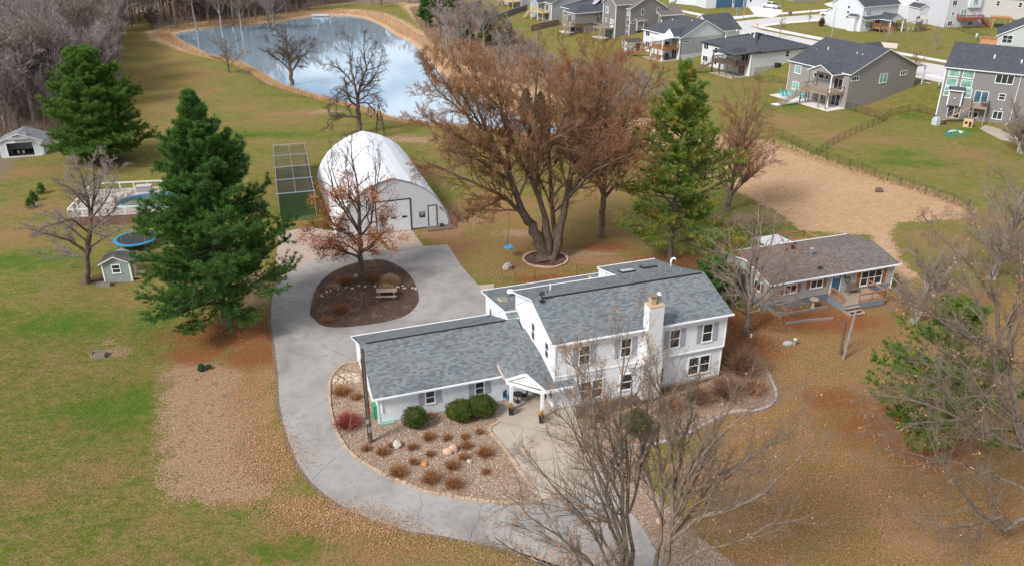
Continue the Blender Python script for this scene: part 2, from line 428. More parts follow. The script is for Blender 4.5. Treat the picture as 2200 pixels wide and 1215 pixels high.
for a in [(560,880,1.6,4),(575,800,1.2,3),(560,960,2.2,2.6),(590,1000,2.,2.),(720,1110,2.8,.9),(640,1085,2.,.9),(800,1135,2.6,.8),(530,850,1.5,3),(1500,1010,3,2),(1640,1040,3,2),(1600,1120,3,1.6),(2000,1150,4,2),(1280,560,5,1.2),(950,500,3,3),(1450,560,5,2)]: leaf = np.maximum(leaf, blob(*a))
straw = soft(gp([(1150,300),(1250,262),(1330,250),(1420,255),(1520,285),(1600,300),(1650,303),(1700,325),(1760,345),(1850,375),(1930,395),(2010,422),(2070,448),(2085,470),(2010,474),(1930,478),(1912,500),(1935,560),(1985,600),(1940,604),(1895,560),(1870,505),(1720,495),(1660,450),(1560,400),(1480,350),(1300,310),(1180,315)]), 3.5)
pd = seg_d(X, Y, POND, True); far = smooth((Y-185)/40)
bank = smooth(1.25-pd/(2.2+6*far)); bank = np.where(inside(X, Y, POND), 1, bank)
straw = np.maximum(straw, bank)
straw = np.maximum(straw, .8*soft(gp([(850,5),(905,60),(935,110),(1000,180),(1100,215),(1200,235),(1300,250),(1350,200),(1200,130),(1050,90),(1000,40),(960,10)]), 8))
lush = np.zeros_like(X)
for a in [(1690,225,5,3),(1960,250,4,4),(1050,30,8,5),(1150,55,6,4),(560,290,12,3),(840,330,6,4),(620,205,10,2),(1560,118,6,3),(2080,280,4,2),(1480,150,6,3),(1950,350,9,3),(250,880,6,5),(120,700,8,4),(620,1180,3,1.6),(900,420,5,4),(640,450,4,4),(60,560,7,4),(330,700,3,4),(1930,330,5,3)]: lush = np.maximum(lush, .8*blob(*a))
wood = soft(gp([(-200,430),(-20,420),(30,345),(100,330),(130,300),(255,250),(262,120),(250,40),(330,30),(330,70),(500,50),(620,25),(720,10),(860,8),(980,20),(1010,-30),(-600,-30),(-600,430)]), 8)
mul = np.maximum(blob(215,345,4,3), blob(225,600,2.5,1.6))
for a in [(1240,880,1.6,1.0),(1300,872,1.6,1.0),(1360,860,1.6,1.0),(1420,846,1.6,1.0),(1480,830,1.6,1.0),(1540,812,1.6,1.0)]: mul = np.maximum(mul, 1.2*blob(*a))
def gmat():
    m = NT('lawn_and_bare_ground'); co = m.co('Object')
    n1 = m.noise(.11, 6, .62, co, .3); n2 = m.noise(.6, 5, .65, co, .5); n3 = m.noise(3.2, 4, .7, co); n4 = m.noise(11, 3, .7, co)
    mix2 = m.math('ADD', m.math('MULTIPLY', n2, .55), m.math('MULTIPLY', n3, .45))
    n5 = m.noise(5.5, 5, .75, co, .4)
    mix2 = m.math('ADD', m.math('MULTIPLY', mix2, .6), m.math('MULTIPLY', n5, .4))
    def brk(a, lo=.38, hi=.62, k=1.0, n=mix2):
        t = m.math('ADD', a, m.math('MULTIPLY', m.math('MULTIPLY', m.math('SUBTRACT', n, .5), k*4.6), m.math('MULTIPLY', a, 3.0, True))); return m.ramp(t, [(lo, 0.), (hi, 1.)])
    n7 = m.noise(19, 3, .7, co); n6 = m.noise(1.0, 6, .72, m.co('Object', (1, 1.8, 1)), .8)
    green = m.ramp(m.math('ADD', m.math('MULTIPLY', n5, .55), m.math('MULTIPLY', n7, .45)), [(.36, (.045, .07, .006)), (.5, (.125, .165, .014)), (.64, (.26, .275, .045))])
    green = m.mix(m.ramp(n6, [(.45, .0), (.56, .75)]), green, m.ramp(n4, [(.35, (.17, .125, .04)), (.65, (.36, .27, .11))]))
    tan = m.ramp(m.math('ADD', m.math('MULTIPLY', n4, .6), m.math('MULTIPLY', n5, .4)), [(.36, (.12, .06, .022)), (.5, (.30, .168, .07)), (.63, (.50, .325, .165))])
    t = m.math('ADD', m.attr('dry'), m.math('ADD', m.math('MULTIPLY', m.math('SUBTRACT', n1, .5), 1.5), m.math('MULTIPLY', m.math('SUBTRACT', mix2, .5), 1.7)))
    c = m.mix(m.ramp(t, [(.12, 0.), (.95, 1.)]), green, tan)
    n8 = m.noise(.42, 5, .65, m.co('Object', (1, 2.3, 1)), 1.0)
    c = m.mix(m.math('MULTIPLY', m.ramp(n8, [(.52, 0.), (.62, .75)]), m.math('SUBTRACT', 1.0, m.attr('dry'), True)), c, m.ramp(n5, [(.3, (.035, .08, .005)), (.5, (.085, .135, .012)), (.7, (.18, .21, .03))]))
    c = m.mix(brk(m.attr('lush'), .38, .8, 1.2), c, m.ramp(n5, [(.3, (.03, .085, .003)), (.5, (.08, .15, .01)), (.7, (.17, .22, .03))]))
    c = m.mix(m.math('MULTIPLY', m.ramp(m.noise(.23, 5, .6, m.co('Object', (1, 1.6, 1)), .6), [(.52, 0.), (.66, .55)]), m.attr('dry')), c, m.ramp(n5, [(.35, (.12, .12, .025)), (.65, (.27, .24, .07))]))
    c = m.mix(m.math('MULTIPLY', m.ramp(m.noise(.31, 5, .65, co, .9), [(.52, 0.), (.64, .5)]), m.attr('dry')), c, m.ramp(n4, [(.3, (.20, .09, .035)), (.7, (.44, .24, .11))]))
    c = m.mix(brk(m.attr('bare')), c, m.ramp(m.math('ADD', m.math('MULTIPLY', n4, .5), m.math('MULTIPLY', n5, .5)), [(.36, (.20, .115, .06)), (.5, (.37, .235, .14)), (.64, (.54, .38, .25))]))
    c = m.mix(m.math('MULTIPLY', brk(m.attr('bare'), .5, .8, 1.2, m.noise(.9, 5, .7, co, 1.)), m.ramp(m.noise(1.7, 3), [(.56, 0.), (.66, .7)])), c, (.16, .105, .075))
    c = m.mix(m.math('MULTIPLY', brk(m.attr('leaf'), .3, .7, 1.1), .8), c, m.ramp(n4, [(.3, (.15, .075, .035)), (.5, (.36, .20, .10)), (.7, (.58, .37, .21))]))
    c = m.mix(m.math('MULTIPLY', brk(m.attr('rust'), .28, .75, .8), .9), c, m.ramp(n4, [(.3, (.15, .048, .018)), (.6, (.30, .11, .042)), (.8, (.36, .19, .09))]))
    c = m.mix(brk(m.attr('wood'), .4, .6, .7), c, m.ramp(n3, [(.3, (.14, .10, .07)), (.6, (.27, .2, .14)), (.8, (.34, .26, .18))]))
    st = m.ramp(m.noise(.9, 7, .7, m.co('Object', (1, 2.6, 1)), .4), [(.28, (.40, .245, .135)), (.5, (.53, .345, .205)), (.72, (.62, .435, .27))])
    st = m.mix(m.ramp(n1, [(.4, 0.), (.62, .45)]), st, (.42, .27, .15)); st = m.mix(m.ramp(m.noise(.55, 5, .7, m.co('Object', (1, 3.2, 1)), .8), [(.55, 0.), (.66, .4)]), st, (.36, .24, .13))
    c = m.mix(brk(m.attr('straw'), .42, .58, .7), c, st)
    c = m.mix(brk(m.attr('mul'), .3, .7, .6), c, (.11, .07, .05))
    m.col(c).set(.95, 0, .15)
    h = m.math('ADD', m.math('MULTIPLY', n4, .5), m.math('ADD', n3, m.noise(30, 2, .6, co)))
    m.bump(h, .8, .09); return m.m
NETM = NT('black_net'); NETM.col((.02, .02, .022)); _t = NETM.n('ShaderNodeBsdfTransparent'); _x = NETM.n('ShaderNodeMixShader'); _x.inputs[0].default_value = .72; NETM.l(_t.outputs[0], _x.inputs[1]); NETM.l(NETM.b.outputs[0], _x.inputs[2]); NETM.l(_x.outputs[0], NETM.o.inputs['Surface']); NETM = NETM.m
NETL = NT('thin_black_mesh'); NETL.col((.02, .02, .022)); _t = NETL.n('ShaderNodeBsdfTransparent'); _x = NETL.n('ShaderNodeMixShader'); _x.inputs[0].default_value = .17; NETL.l(_t.outputs[0], _x.inputs[1]); NETL.l(NETL.b.outputs[0], _x.inputs[2]); NETL.l(_x.outputs[0], NETL.o.inputs['Surface']); NETL = NETL.m
NETR = NT('roof_netting'); NETR.col((.02, .02, .022)); _t = NETR.n('ShaderNodeBsdfTransparent'); _x = NETR.n('ShaderNodeMixShader'); _x.inputs[0].default_value = .42; NETR.l(_t.outputs[0], _x.inputs[1]); NETR.l(NETR.b.outputs[0], _x.inputs[2]); NETR.l(_x.outputs[0], NETR.o.inputs['Surface']); NETR = NETR.m
ground = npmesh('ground', np.stack([X, Y, HZ], 1), F, gmat(), smooth=True,
                attrs=dict(dry=dry, bare=bare, rust=rust, leaf=leaf, straw=straw, lush=lush, wood=wood, mul=mul))
struct(ground)

# ------------------------------------------------------------------ pond
wm = NT('pond_water'); wm.col((.46, .60, .70)).set(.045, .55, .5)
wm.bump(wm.noise(1.1, 4, .6, wm.co('Object', (1, .35, 1))), .03, .02)
E_ = POND.mean(0)
mb = MB(); mb.poly([(p[0]+(p[0]-E_[0])*.012, p[1]+(p[1]-E_[1])*.012, POND_Z-.25) for p in POND])
pond = struct(mb.build('pond_water', wm.m))

# ------------------------------------------------------------------ paved sheets
def spline(pts, n=5, closed=False):
    P = [np.array(p, float) for p in pts]; N = len(P); out = []
    rng = range(N if closed else N-1)
    for i in rng:
        p0 = P[(i-1) % N] if closed or i > 0 else P[0]; p1 = P[i]; p2 = P[(i+1) % N]; p3 = P[(i+2) % N] if closed or i+2 < N else P[-1]
        for k in range(n):
            t = k/n; out.append(tuple(.5*((2*p1)+(-p0+p2)*t+(2*p0-5*p1+4*p2-p3)*t*t+(-p0+3*p1-3*p2+p3)*t**3)))
    if not closed: out.append(tuple(P[-1]))
    return out
def sheet(name, px, mat, z, t=.05, world=False, edge=None):
    pts = px if world else [at(a, b, z) for a, b in px]
    mb = MB(); mb.slab([(p[0], p[1], z) for p in pts], t, 0, 0); return mb.build(name, mat)
def asphalt():
    m = NT('weathered_asphalt'); co = m.co('Object'); n1 = m.noise(.22, 5, .6, co, .8); n2 = m.noise(1.3, 5, .65, co, .4); n4 = m.noise(45, 2, .6, co)
    c = m.ramp(n1, [(.3, (.24, .226, .212)), (.48, (.335, .312, .29)), (.7, (.385, .36, .335))])
    c = m.mix(m.ramp(n2, [(.48, 0.), (.7, .55)]), c, (.225, .212, .20))
    c = m.mix(m.ramp(m.noise(.16, 3, .5, m.co('Object', (1, 1, 1)), 1.5), [(.55, 0.), (.63, .35)]), c, (.25, .242, .24))
    v = m.n('ShaderNodeTexVoronoi', feature='DISTANCE_TO_EDGE'); v.inputs['Scale'].default_value = .16
    wv = m.n('ShaderNodeMix', data_type='VECTOR'); wv.inputs['Factor'].default_value = .06
    nn = m.n('ShaderNodeTexNoise'); nn.inputs['Scale'].default_value = 1.2; nn.inputs['Detail'].default_value = 5; m.l(co, nn.inputs['Vector'])
    ad = m.n('ShaderNodeVectorMath', operation='ADD'); sc = m.n('ShaderNodeVectorMath', operation='SCALE'); sc.inputs['Scale'].default_value = 1.6
    m.l(nn.outputs['Color'], sc.inputs[0]); m.l(co, ad.inputs[0]); m.l(sc.outputs[0], ad.inputs[1]); m.l(ad.outputs[0], v.inputs['Vector'])
    cr = m.ramp(v.outputs['Distance'], [(0., 1.), (.0035, .0)])
    c = m.mix(m.math('MULTIPLY', cr, m.ramp(m.noise(.3, 3), [(.48, 0.), (.56, .75)])), c, (.10, .08, .065))
    c = m.mix(m.ramp(n4, [(.35, .12), (.6, 0.)]), c, (.15, .15, .15))
    m.col(c).set(.9, 0, .2).bump(n4, .3, .01); return m.m
ASPH = asphalt()
def concrete(name, a, b, joint=3.0, jw=.02, uvk='Object', rot=0):
    m = NT(name); co = m.co(uvk); n1 = m.noise(.5, 5, .6, co); n2 = m.noise(6, 4, .6, co)
    c = m.ramp(n1, [(.3, a), (.7, b)]); c = m.mix(m.ramp(n2, [(.4, .12), (.6, 0.)]), c, tuple(x*.7 for x in a))
    m.col(c).set(.88, 0, .2).bump(n2, .15, .01); return m.m
CONC_P = concrete('patio_concrete', (.36, .305, .245), (.45, .385, .31))
CONC_A = concrete('apron_concrete', (.38, .31, .245), (.48, .40, .32))
CONC_S = concrete('pale_street_concrete', (.52, .49, .47), (.60, .57, .545))
CONC_W = concrete('white_sidewalk', (.66, .62, .58), (.74, .70, .66))
def gravelmat(name, cols, sc=14, dirt=(.16, .11, .085)):
    m = NT(name); co = m.co('Object'); v = m.n('ShaderNodeTexVoronoi'); v.inputs['Scale'].default_value = sc; m.l(co, v.inputs['Vector'])
    s = m.n('ShaderNodeSeparateColor'); m.l(v.outputs['Color'], s.inputs[0])
    k = len(cols); c = m.ramp(s.outputs[0], [(i/k, cc) for i, cc in enumerate(cols)], 'CONSTANT')
    e = m.ramp(v.outputs['Distance'], [(.35, 0.), (.75, .8)]); c = m.mix(e, c, dirt)
    c = m.mix(m.ramp(m.noise(.7, 5, .65, co, .5), [(.5, 0.), (.68, .75)]), c, m.mix(m.ramp(m.noise(9, 3), [(.4, 0.), (.6, 1.)]), dirt, (.34, .21, .12)))
    m.col(c).set(.9, 0, .2).bump(v.outputs['Distance'], -.7, .04); return m.m
GRAV = gravelmat('river_stone_gravel', [(.31, .21, .145), (.47, .38, .30), (.21, .135, .09), (.38, .25, .16), (.27, .20, .16), (.54, .46, .38), (.33, .18, .10)], 15)
GRAVP = gravelmat('parking_gravel', [(.42, .33, .28), (.50, .40, .34), (.36, .28, .24), (.46, .38, .33)], 24, (.33, .25, .21))
MULCH = gravelmat('dark_mulch', [(.075, .045, .035), (.12, .07, .05), (.05, .032, .026), (.17, .10, .07)], 22, (.05, .035, .028))

drive_out = [(1560,1330),(1400,1290),(1260,1245),(1163,1210),(1090,1177),(1009,1161),(940,1148),(880,1140),(790,1111),(745,1092),(700,1062),(672,1037),(650,1010),(635,983),(622,950),(608,905),(600,860),(597,800),(590,740),(582,690),(583,652),(589,621),(608,598),(635,579),(678,557.5),(724,546),(782,540),(834,538),(908,529),(962,525),(991,571),(1030,615),(1050,645)]
drive_px = drive_out+[(1070,720),(1000,735),(900,760),(768,777),(742,781),(719,799),(708,824),(708,870),(714,896),(726,934),(748,966),(774,989),(820,1016),(859,1033),(910,1054),(970,1066),(1030,1075),(1075,1079),(1120,1078),(1165,1073),(1230,1062),(1310,1040),(1345,1085),(1385,1140),(1420,1200),(1480,1330)]
for nm, pp, mm, zz in []: pass
driveway = struct(sheet('driveway', drive_px, ASPH, .03))
def ribbon(name, px, mat, z, w, seed):
    P = np.array([at(a, b, z) for a, b in spline(px, 6)]); rg = np.random.default_rng(seed); D = np.gradient(P[:, :2], axis=0); D /= np.linalg.norm(D, axis=1)[:, None]; N_ = np.stack([-D[:, 1], D[:, 0]], 1)
    a = P[:, :2]+N_*(w*rg.uniform(.5, 1.3, (len(P), 1))); b = P[:, :2]-N_*(w*rg.uniform(.1, .9, (len(P), 1))); mb = MB()
    for i in range(len(P)-1): mb.poly([(*a[i], z), (*b[i], z), (*b[i+1], z), (*a[i+1], z)])
    return mb.build(name, mat)
struct(ribbon('driveway_soil_edge', drive_out[2:-4], plain('dark_edge_soil', (.17, .12, .085), .95, .4, 4), .022, .30, 3))
struct(sheet('parking_gravel', [(600,500),(640,492),(668,486),(700,495),(786,505),(800,512),(815,520),(834,538.5),(782,541),(724,547),(678,558),(635,580),(612,596),(600,590),(592,560)], GRAVP, .026))
struct(sheet('concrete_apron', [(812,504),(885,494.5),(909,528),(845,539)], CONC_A, .05))
struct(sheet('wing_slab', [(1028,612),(1062,609),(1060,625),(1036,626)], CONC_A, .035))
struct(sheet('patio', [(1072,905),(1062,880),(1075,845),(1230,815),(1240,905),(1262,960),(1310,1040),(1240,1060),(1166,1071),(1140,1050),(1106,995),(1051,923)], CONC_P, .045))
bed_px = [(700,900)]
bed_px = spline([(766,776),(741,780),(719,799),(708,824),(709,870),(714,896),(726,934),(748,966),(774,989),(820,1016),(859,1033),(910,1054),(970,1066),(1030,1075),(1075,1079),(1120,1078),(1165,1072),(1148,1052),(1119,1016),(1078,955),(1052,922),(1073,903),(1075,840),(900,800),(800,800)], 3, True)
struct(sheet('gravel_bed', bed_px, GRAV, .036))
struct(sheet('front_stone_bed', spline([(1230,905),(1300,890),(1420,855),(1560,800),(1580,760),(1640,770),(1668,850),(1640,880),(1560,890),(1480,935),(1400,960),(1380,1010),(1430,1080),(1500,1150),(1600,1230),(1640,1330),(1520,1330),(1430,1210),(1385,1140),(1345,1085),(1310,1040),(1262,960)], 2, True), GRAV, .033))
isl = spline([(666,668),(678,621),(705,590),(743,571),(782,559.5),(821,557.5),(856,571),(883,594),(898,629),(896,652),(871,676),(821,691),(743,701),(697,699),(674,683)], 4, True)
struct(sheet('island_bed', isl, MULCH, .07))
struct(sheet('tree_ring_mulch', spline([(1126,552),(1150,541),(1190,541),(1217,552),(1214,566),(1185,575),(1148,572),(1128,563)], 3, True), MULCH, .05))
def cracks(name, lines, z, w, mat):
    mb = MB(); rg = np.random.default_rng(4)
    for ln in lines:
        P = np.array([at(a, b, z) for a, b in spline(ln, 9)]); P[1:-1, :2] += rg.normal(0, .035, (len(P)-2, 2)); D = np.gradient(P[:, :2], axis=0); D /= np.linalg.norm(D, axis=1)[:, None]; N_ = np.stack([-D[:, 1], D[:, 0]], 1)*(w*rg.uniform(.5, 1.2, (len(P), 1)))
        for i in range(len(P)-1): mb.poly([(*(P[i, :2]+N_[i]), z), (*(P[i, :2]-N_[i]), z), (*(P[i+1, :2]-N_[i+1]), z), (*(P[i+1, :2]+N_[i+1]), z)])
    return mb.build(name, mat)
CRK = plain('crack_soil', (.10, .075, .055), .95)
struct(cracks('driveway_cracks', [[(1037,1079),(1031,1100),(1027,1120),(1016,1140),(1009,1160)],[(588,735),(640,738),(700,748),(735,760),(764,776)],[(860,690),(872,700),(885,712),(890,722)],[(606,602),(650,592),(700,588),(742,572)],[(600,640),(640,650),(672,655)],[(840,735),(862,745),(905,758)],[(880,690),(930,700),(960,690)],[(670,1030),(700,1000),(745,962)],[(900,1056),(905,1080),(898,1110),(905,1143)]], .034, .013, CRK))
struct(cracks('patio_joints', [[(1072,905),(1120,915),(1200,932)],[(1110,995),(1180,985),(1270,965)],[(1170,905),(1200,980),(1240,1058)]], .049, .015, CRK)); struct(cracks('apron_joint', [[(827,521),(897,511)]], .054, .012, CRK))
# flagstones by the garage end
fs = NT('flagstone'); v_ = fs.n('ShaderNodeTexVoronoi', feature='DISTANCE_TO_EDGE'); v_.inputs['Scale'].default_value = 1.9; fs.l(fs.co(), v_.inputs['Vector'])
fs.col(fs.mix(fs.ramp(v_.outputs['Distance'], [(.03, 1.), (.07, 0.)]), fs.ramp(fs.noise(2.5, 4), [(.3, (.46, .36, .26)), (.7, (.62, .51, .38))]), (.12, .09, .07))).set(.9)
struct(sheet('flagstone_path', [(712,822),(716,808),(735,801),(772,800),(776,818),(745,823),(722,824)], fs.m, .06))
# neighbourhood street, walks and drives (ground there lies on the 2.4 m plateau)
ZP = 2.4
struct(sheet('street', [(1380,28),(1450,32),(1530,50),(1586,46),(1660,38),(1765,31),(1850,24),(1960,10),(2060,-10),(2200,-20),(2200,4),(2090,12),(1985,26),(1980,42),(1930,40),(1850,42),(1722,46),(1650,53),(1612,57),(1640,66),(1748,87),(1860,113),(1967,131),(2032,142),(2090,152),(2200,165),(2200,205),(2025,178),(1974,168),(1850,140),(1736,110),(1640,88),(1560,75),(1480,62),(1380,50)], CONC_S, ZP+.02))
for nm, pp in (('sidewalk', [(1448,22),(1454,20),(1551,38),(1640,30),(1700,26),(1785,19),(1785,23),(1700,30),(1640,34),(1560,44),(1545,44)]),
               ('sidewalk', [(1616,56),(1700,46),(1770,41),(1770,45),(1700,50),(1640,57),(1760,80),(1860,100),(1937,113),(2032,130),(2100,140),(2100,145),(2032,135),(1937,118),(1860,105),(1740,82),(1630,60)]),
               ('sidewalk', [(1976,156),(2025,165),(2090,176),(2090,181),(2025,170),(1974,160)])):
    struct(sheet(nm, pp, CONC_W, ZP+.03))
struct(sheet('house_driveway', [(1608,16),(1640,12),(1681,22),(1679,30),(1660,38),(1625,36)], CONC_W, ZP+.04))
struct(sheet('neighbour_driveway', [(1770,9),(1795,3),(1800,14),(1785,16)], CONC_W, ZP+.04))
struct(sheet('cul_de_sac', [(1925,0),(1960,-6),(1975,8),(1950,14),(1930,12)], CONC_W, ZP+.04))
struct(sheet('garden_path', [(2118,268),(2150,278),(2165,287),(2182,290),(2230,296),(2230,308),(2180,306),(2150,300),(2120,285),(2105,276)], CONC_P, .03))
struct(sheet('toy_mat', [(2030,281),(2052,277),(2080,282),(2085,290),(2050,296),(2025,292)], plain('artificial_turf', (.06, .16, .05), .9), .04))
# ------------------------------------------------------------------ building kit
# a wall face: (ox, oy, angle): origin on the wall plane and the direction it faces; a runs to the right seen from outside
def fpt(face, a, z, out=0.0):
    ox, oy, an = face; nx_, ny_ = cos(an), sin(an); tx, ty = -sin(an), cos(an)
    return (ox+tx*a+nx_*out, oy+ty*a+ny_*out, z)
def fbox(mb, face, a0, a1, z0, z1, o0, o1, mi=0):
    p = [fpt(face, a, z, o) for z in (z0, z1) for (a, o) in ((a0, o0), (a0, o1), (a1, o1), (a1, o0))]
    return mb.add(p, [(0,1,2,3),(7,6,5,4),(0,4,5,1),(1,5,6,2),(2,6,7,3),(3,7,4,0)], mi)
def win(par, face, a, z, w, h, cols=1, rows=2, glass=None, trim=None, shut=None, fr=.09, shw=.42):
    """a = left edge, z = sill"""
    m = MB(); t = fr
    fbox(m, face, a-t, a, z-t, z+h+t, -.02, .05); fbox(m, face, a+w, a+w+t, z-t, z+h+t, -.02, .05)
    fbox(m, face, a, a+w, z+h, z+h+t, -.02, .05); fbox(m, face, a-.03-t, a+w+.03+t, z-t-.03, z, -.02, .08)
    for i in range(1, cols): x = a+w*i/cols; fbox(m, face, x-.035, x+.035, z, z+h, -.02, .04)
    for i in range(1, rows): y = z+h*i/rows; fbox(m, face, a, a+w, y-.03, y+.03, -.02, .035)
    f = m.build('window', trim or TRIM, par)
    g_ = MB(); fbox(g_, face, a, a+w, z, z+h, .002, .012); g_.build('pane', glass or GLASS, f)
    if shut is not None:
        for x0 in (a-t-shw-.04, a+w+t+.04):
            s = MB(); fbox(s, face, x0, x0+shw, z-.06, z+h+.06, .005, .04)
            n = int((h+.1)/.16)
            for k in range(n): fbox(s, face, x0+.05, x0+shw-.05, z+k*(h/n)+.02, z+k*(h/n)+.06, .04, .055)
            s.build('shutter', shut, par)
    return f
def door(par, face, a, z, w, h, mat, trim=None, glass=None, name='door', handle=True):
    m = MB(); t = .09
    fbox(m, face, a-t, a, z, z+h+t, -.02, .05, 1); fbox(m, face, a+w, a+w+t, z, z+h+t, -.02, .05, 1); fbox(m, face, a, a+w, z+h, z+h+t, -.02, .05, 1)
    fbox(m, face, a, a+w, z, z+h, -.01, .02)
    for zz in (z+.15, z+h*.52): fbox(m, face, a+.14, a+w-.14, zz, zz+h*.36, .02, .032)
    d = m.build(name, [mat, trim or TRIM], par)
    if handle: k = MB(); p = fpt(face, a+w-.1, z+1, .06); k.ico(p, .04, 1); k.build('handle', DKMETAL, d)
    return d
def slider(par, face, a, z, w, h, glass=None, trim=None):
    m = MB(); t = .08
    fbox(m, face, a-t, a, z, z+h+t, -.02, .05); fbox(m, face, a+w, a+w+t, z, z+h+t, -.02, .05); fbox(m, face, a, a+w, z+h, z+h+t, -.02, .05)
    fbox(m, face, a+w/2-.05, a+w/2+.05, z, z+h, -.02, .05); fbox(m, face, a, a+w, z, z+.08, -.02, .05)
    f = m.build('sliding_door', trim or TRIM, par); g_ = MB(); fbox(g_, face, a, a+w, z+.08, z+h, .002, .012); g_.build('pane', glass or GLASS, f)
    return f
def pipe(par, x, y, z0, z1, r=.05, mat=None, name='vent_pipe', cap=0):
    m = MB(); m.cyl(x, y, z0-.15, z1, r, n=8)
    if cap: m.cyl(x, y, z1, z1+.08, r+cap, r+cap*.8, 10)
    return m.build(name, mat or GALV, par)
def gutter(par, p, q, mat=None, name='gutter', w=.13): m = MB(); m.beam(p, q, w, .12); return m.build(name, mat or GUTTER, par)
def downspout(par, pts, mat=None): m = MB(); m.tube(pts, .055, 6); return m.build('downspout', mat or GUTTER, par)
def rz2(yaw): return R(yaw)
def railing(par, pts, z, h=.95, mat=None, bal=.14, post=1.6, name='railing', parts=True):
    """pts = list of (x,y[,z])"""
    m = MB()
    P3 = [Vector((p[0], p[1], p[2] if len(p) > 2 else z)) for p in pts]
    for p, q in zip(P3[:-1], P3[1:]):
        L = (q-p).length; up = Vector((0, 0, h))
        m.beam(p+up, q+up, .12, .05); m.beam(p+up*.9, q+up*.9, .05, .07); m.beam(p+Vector((0, 0, .1)), q+Vector((0, 0, .1)), .05, .07)
        n = max(1, round(L/post))
        for k in range(n+1): c = p+(q-p)*k/n; m.beam(c-Vector((0, 0, .15)), c+Vector((0, 0, h+.02)), .1)
        if bal:
            n = max(1, int(L/bal))
            for k in range(1, n): c = p+(q-p)*k/n; m.beam(c+Vector((0, 0, .1)), c+up*.9, .035)
    return m.build(name, mat, par)
def stairs(par, p, q, w, side, mat, n=None, rail=True, name='stairs', tread=None):
    """p = top (x,y,z), q = bottom; side = unit vector across"""
    p = Vector(p); q = Vector(q); s = Vector((side[0], side[1], 0)); m = MB(); n = n or max(3, round((p.z-q.z)/.19))
    for k in range(n):
        c = p+(q-p)*((k+.5)/n); d = (q-p); d.z = 0; d = d.normalized(); t = (Vector((q.x-p.x, q.y-p.y, 0)).length/n)*.5
        m.beam(c-s*w/2, c+s*w/2, t*2, .04, 1)
    for e in (-1, 1): m.beam(p+s*w/2*e-Vector((0, 0, .1)), q+s*w/2*e-Vector((0, 0, .02)), .06, .26)
    st = m.build(name, [mat, tread or mat], par)
    if rail:
        for e in (-1, 1):
            r = MB(); a = p+s*w/2*e; b = q+s*w/2*e; up = Vector((0, 0, .92))
            r.beam(a+up, b+up, .11, .05); r.beam(a+up*.5, b+up*.5, .04, .06)
            for k in (0, .5, 1): c = a+(b-a)*k; r.beam(c-Vector((0, 0, .1)), c+up, .09)
            r.build('handrail', mat, st)
    return st
def vset(par, items, zf, mat=None):
    for (x, y, h) in items: pipe(par, x, y, zf(x, y)-.1, zf(x, y)+h, .07, mat or TRIM)

# ================================================================== the white farmhouse
YM = R(19)
H = empty('farmhouse', 'large white two storey farmhouse with slate grey shingle roofs, long garage wing and brick chimney', 'house', (2.99, 51.84, 0), YM)
FRONT = -pi/2; LEFT = pi; BACK = pi/2; RIGHT = 0
m = MB()
m.prism_u([(.35,0),(.35,5.95),(4.72,7.33),(8.3,6.2),(9.0,6.0),(9.0,0)], .3, 9.5)
m.prism_u([(.35,2.95),(.35,5.95),(4.72,7.33),(8.3,6.2),(12.6,5.15),(12.6,0),(.55,0),(.55,2.95)], 9.5, 14.9)
m.build('wall', SIDE_W, H)
# front overhang trim band and corner boards
m = MB(); m.box(.26,.31,2.9,14.94,.36,3.02); m.build('trim_band', TRIM, H)
for q in ((14.86,.3,3,14.94,.42,5.9),(.27,.3,0,.38,.4,5.9),(14.86,.5,0,14.93,.62,2.9),(.25,8.92,0,.33,9.04,5.9),(9.42,12.5,3.2,9.54,12.64,5.1)): m = MB(); m.box(*q); m.build('corner_board', TRIM, H)
m = MB(); m.box(9.52,.5,0,14.92,12.62,.25); m.box(.28,.33,0,9.52,9,.2); m.build('foundation', CONC, H)
# upper roof: front slope, rear slopes
ro = MB()
ro.slab([(0,0,6.0),(15.2,0,6.0),(15.2,4.72,7.53),(0,4.72,7.53)], .16)
ro.slab([(0,4.72,7.53),(15.2,4.72,7.53),(15.2,8.3,6.38),(0,8.3,6.38)], .16)
ro.slab([(0,8.3,6.38),(9.4,8.3,6.38),(9.4,9.15,6.17),(0,9.15,6.17)], .16)
ro.slab([(9.4,8.3,6.38),(15.2,8.3,6.38),(15.2,12.85,5.28),(9.4,12.85,5.28)], .16)
roof = ro.build('roof', [ROOF_M, TRIM], H)
m = MB(); m.beam((.9,4.6,7.55),(14.9,4.6,7.55),.13,.05); m.build('ridge_vent', DKMETAL, roof)
gutter(H, (-.02,-.07,5.97), (15.22,-.07,5.97)); gutter(H, (0,9.2,6.12), (9.4,9.2,6.12)); gutter(H, (9.4,12.92,5.23), (15.2,12.92,5.23))
def zr(x, y): return 6+ (y/4.72)*1.53 if y < 4.72 else (7.53-(y-4.72)*.321 if y < 8.3 else 6.38-(y-8.3)*.242)
def skylight(par, x, y, zf, w=1.1, d=.8, mat=None, fr=None):
    m = MB(); z = zf(x, y); z1 = zf(x, y+d); pts = [(x,y,z+.14),(x+w,y,z+.14),(x+w,y+d,z1+.14),(x,y+d,z1+.14)]
    m.slab(pts, .16, 0, 0); f = m.build('skylight', fr or DKMETAL, par)
    c = MB(); e = .07; c.slab([(x+e,y+e,zf(x,y+e)+.16),(x+w-e,y+e,zf(x,y+e)+.16),(x+w-e,y+d-e,zf(x,y+d-e)+.16),(x+e,y+d-e,zf(x,y+d-e)+.16)], .03, 0, 0); c.build('pane', mat, f)
skylight(H, 10.1, 9.3, zr, 1.25, .9, plain('milky_acrylic', (.55, .6, .62), .25)); skylight(H, 12.4, 9.7, zr, 1.25, .9, plain('green_glass_dome', (.16, .2, .19), .2))
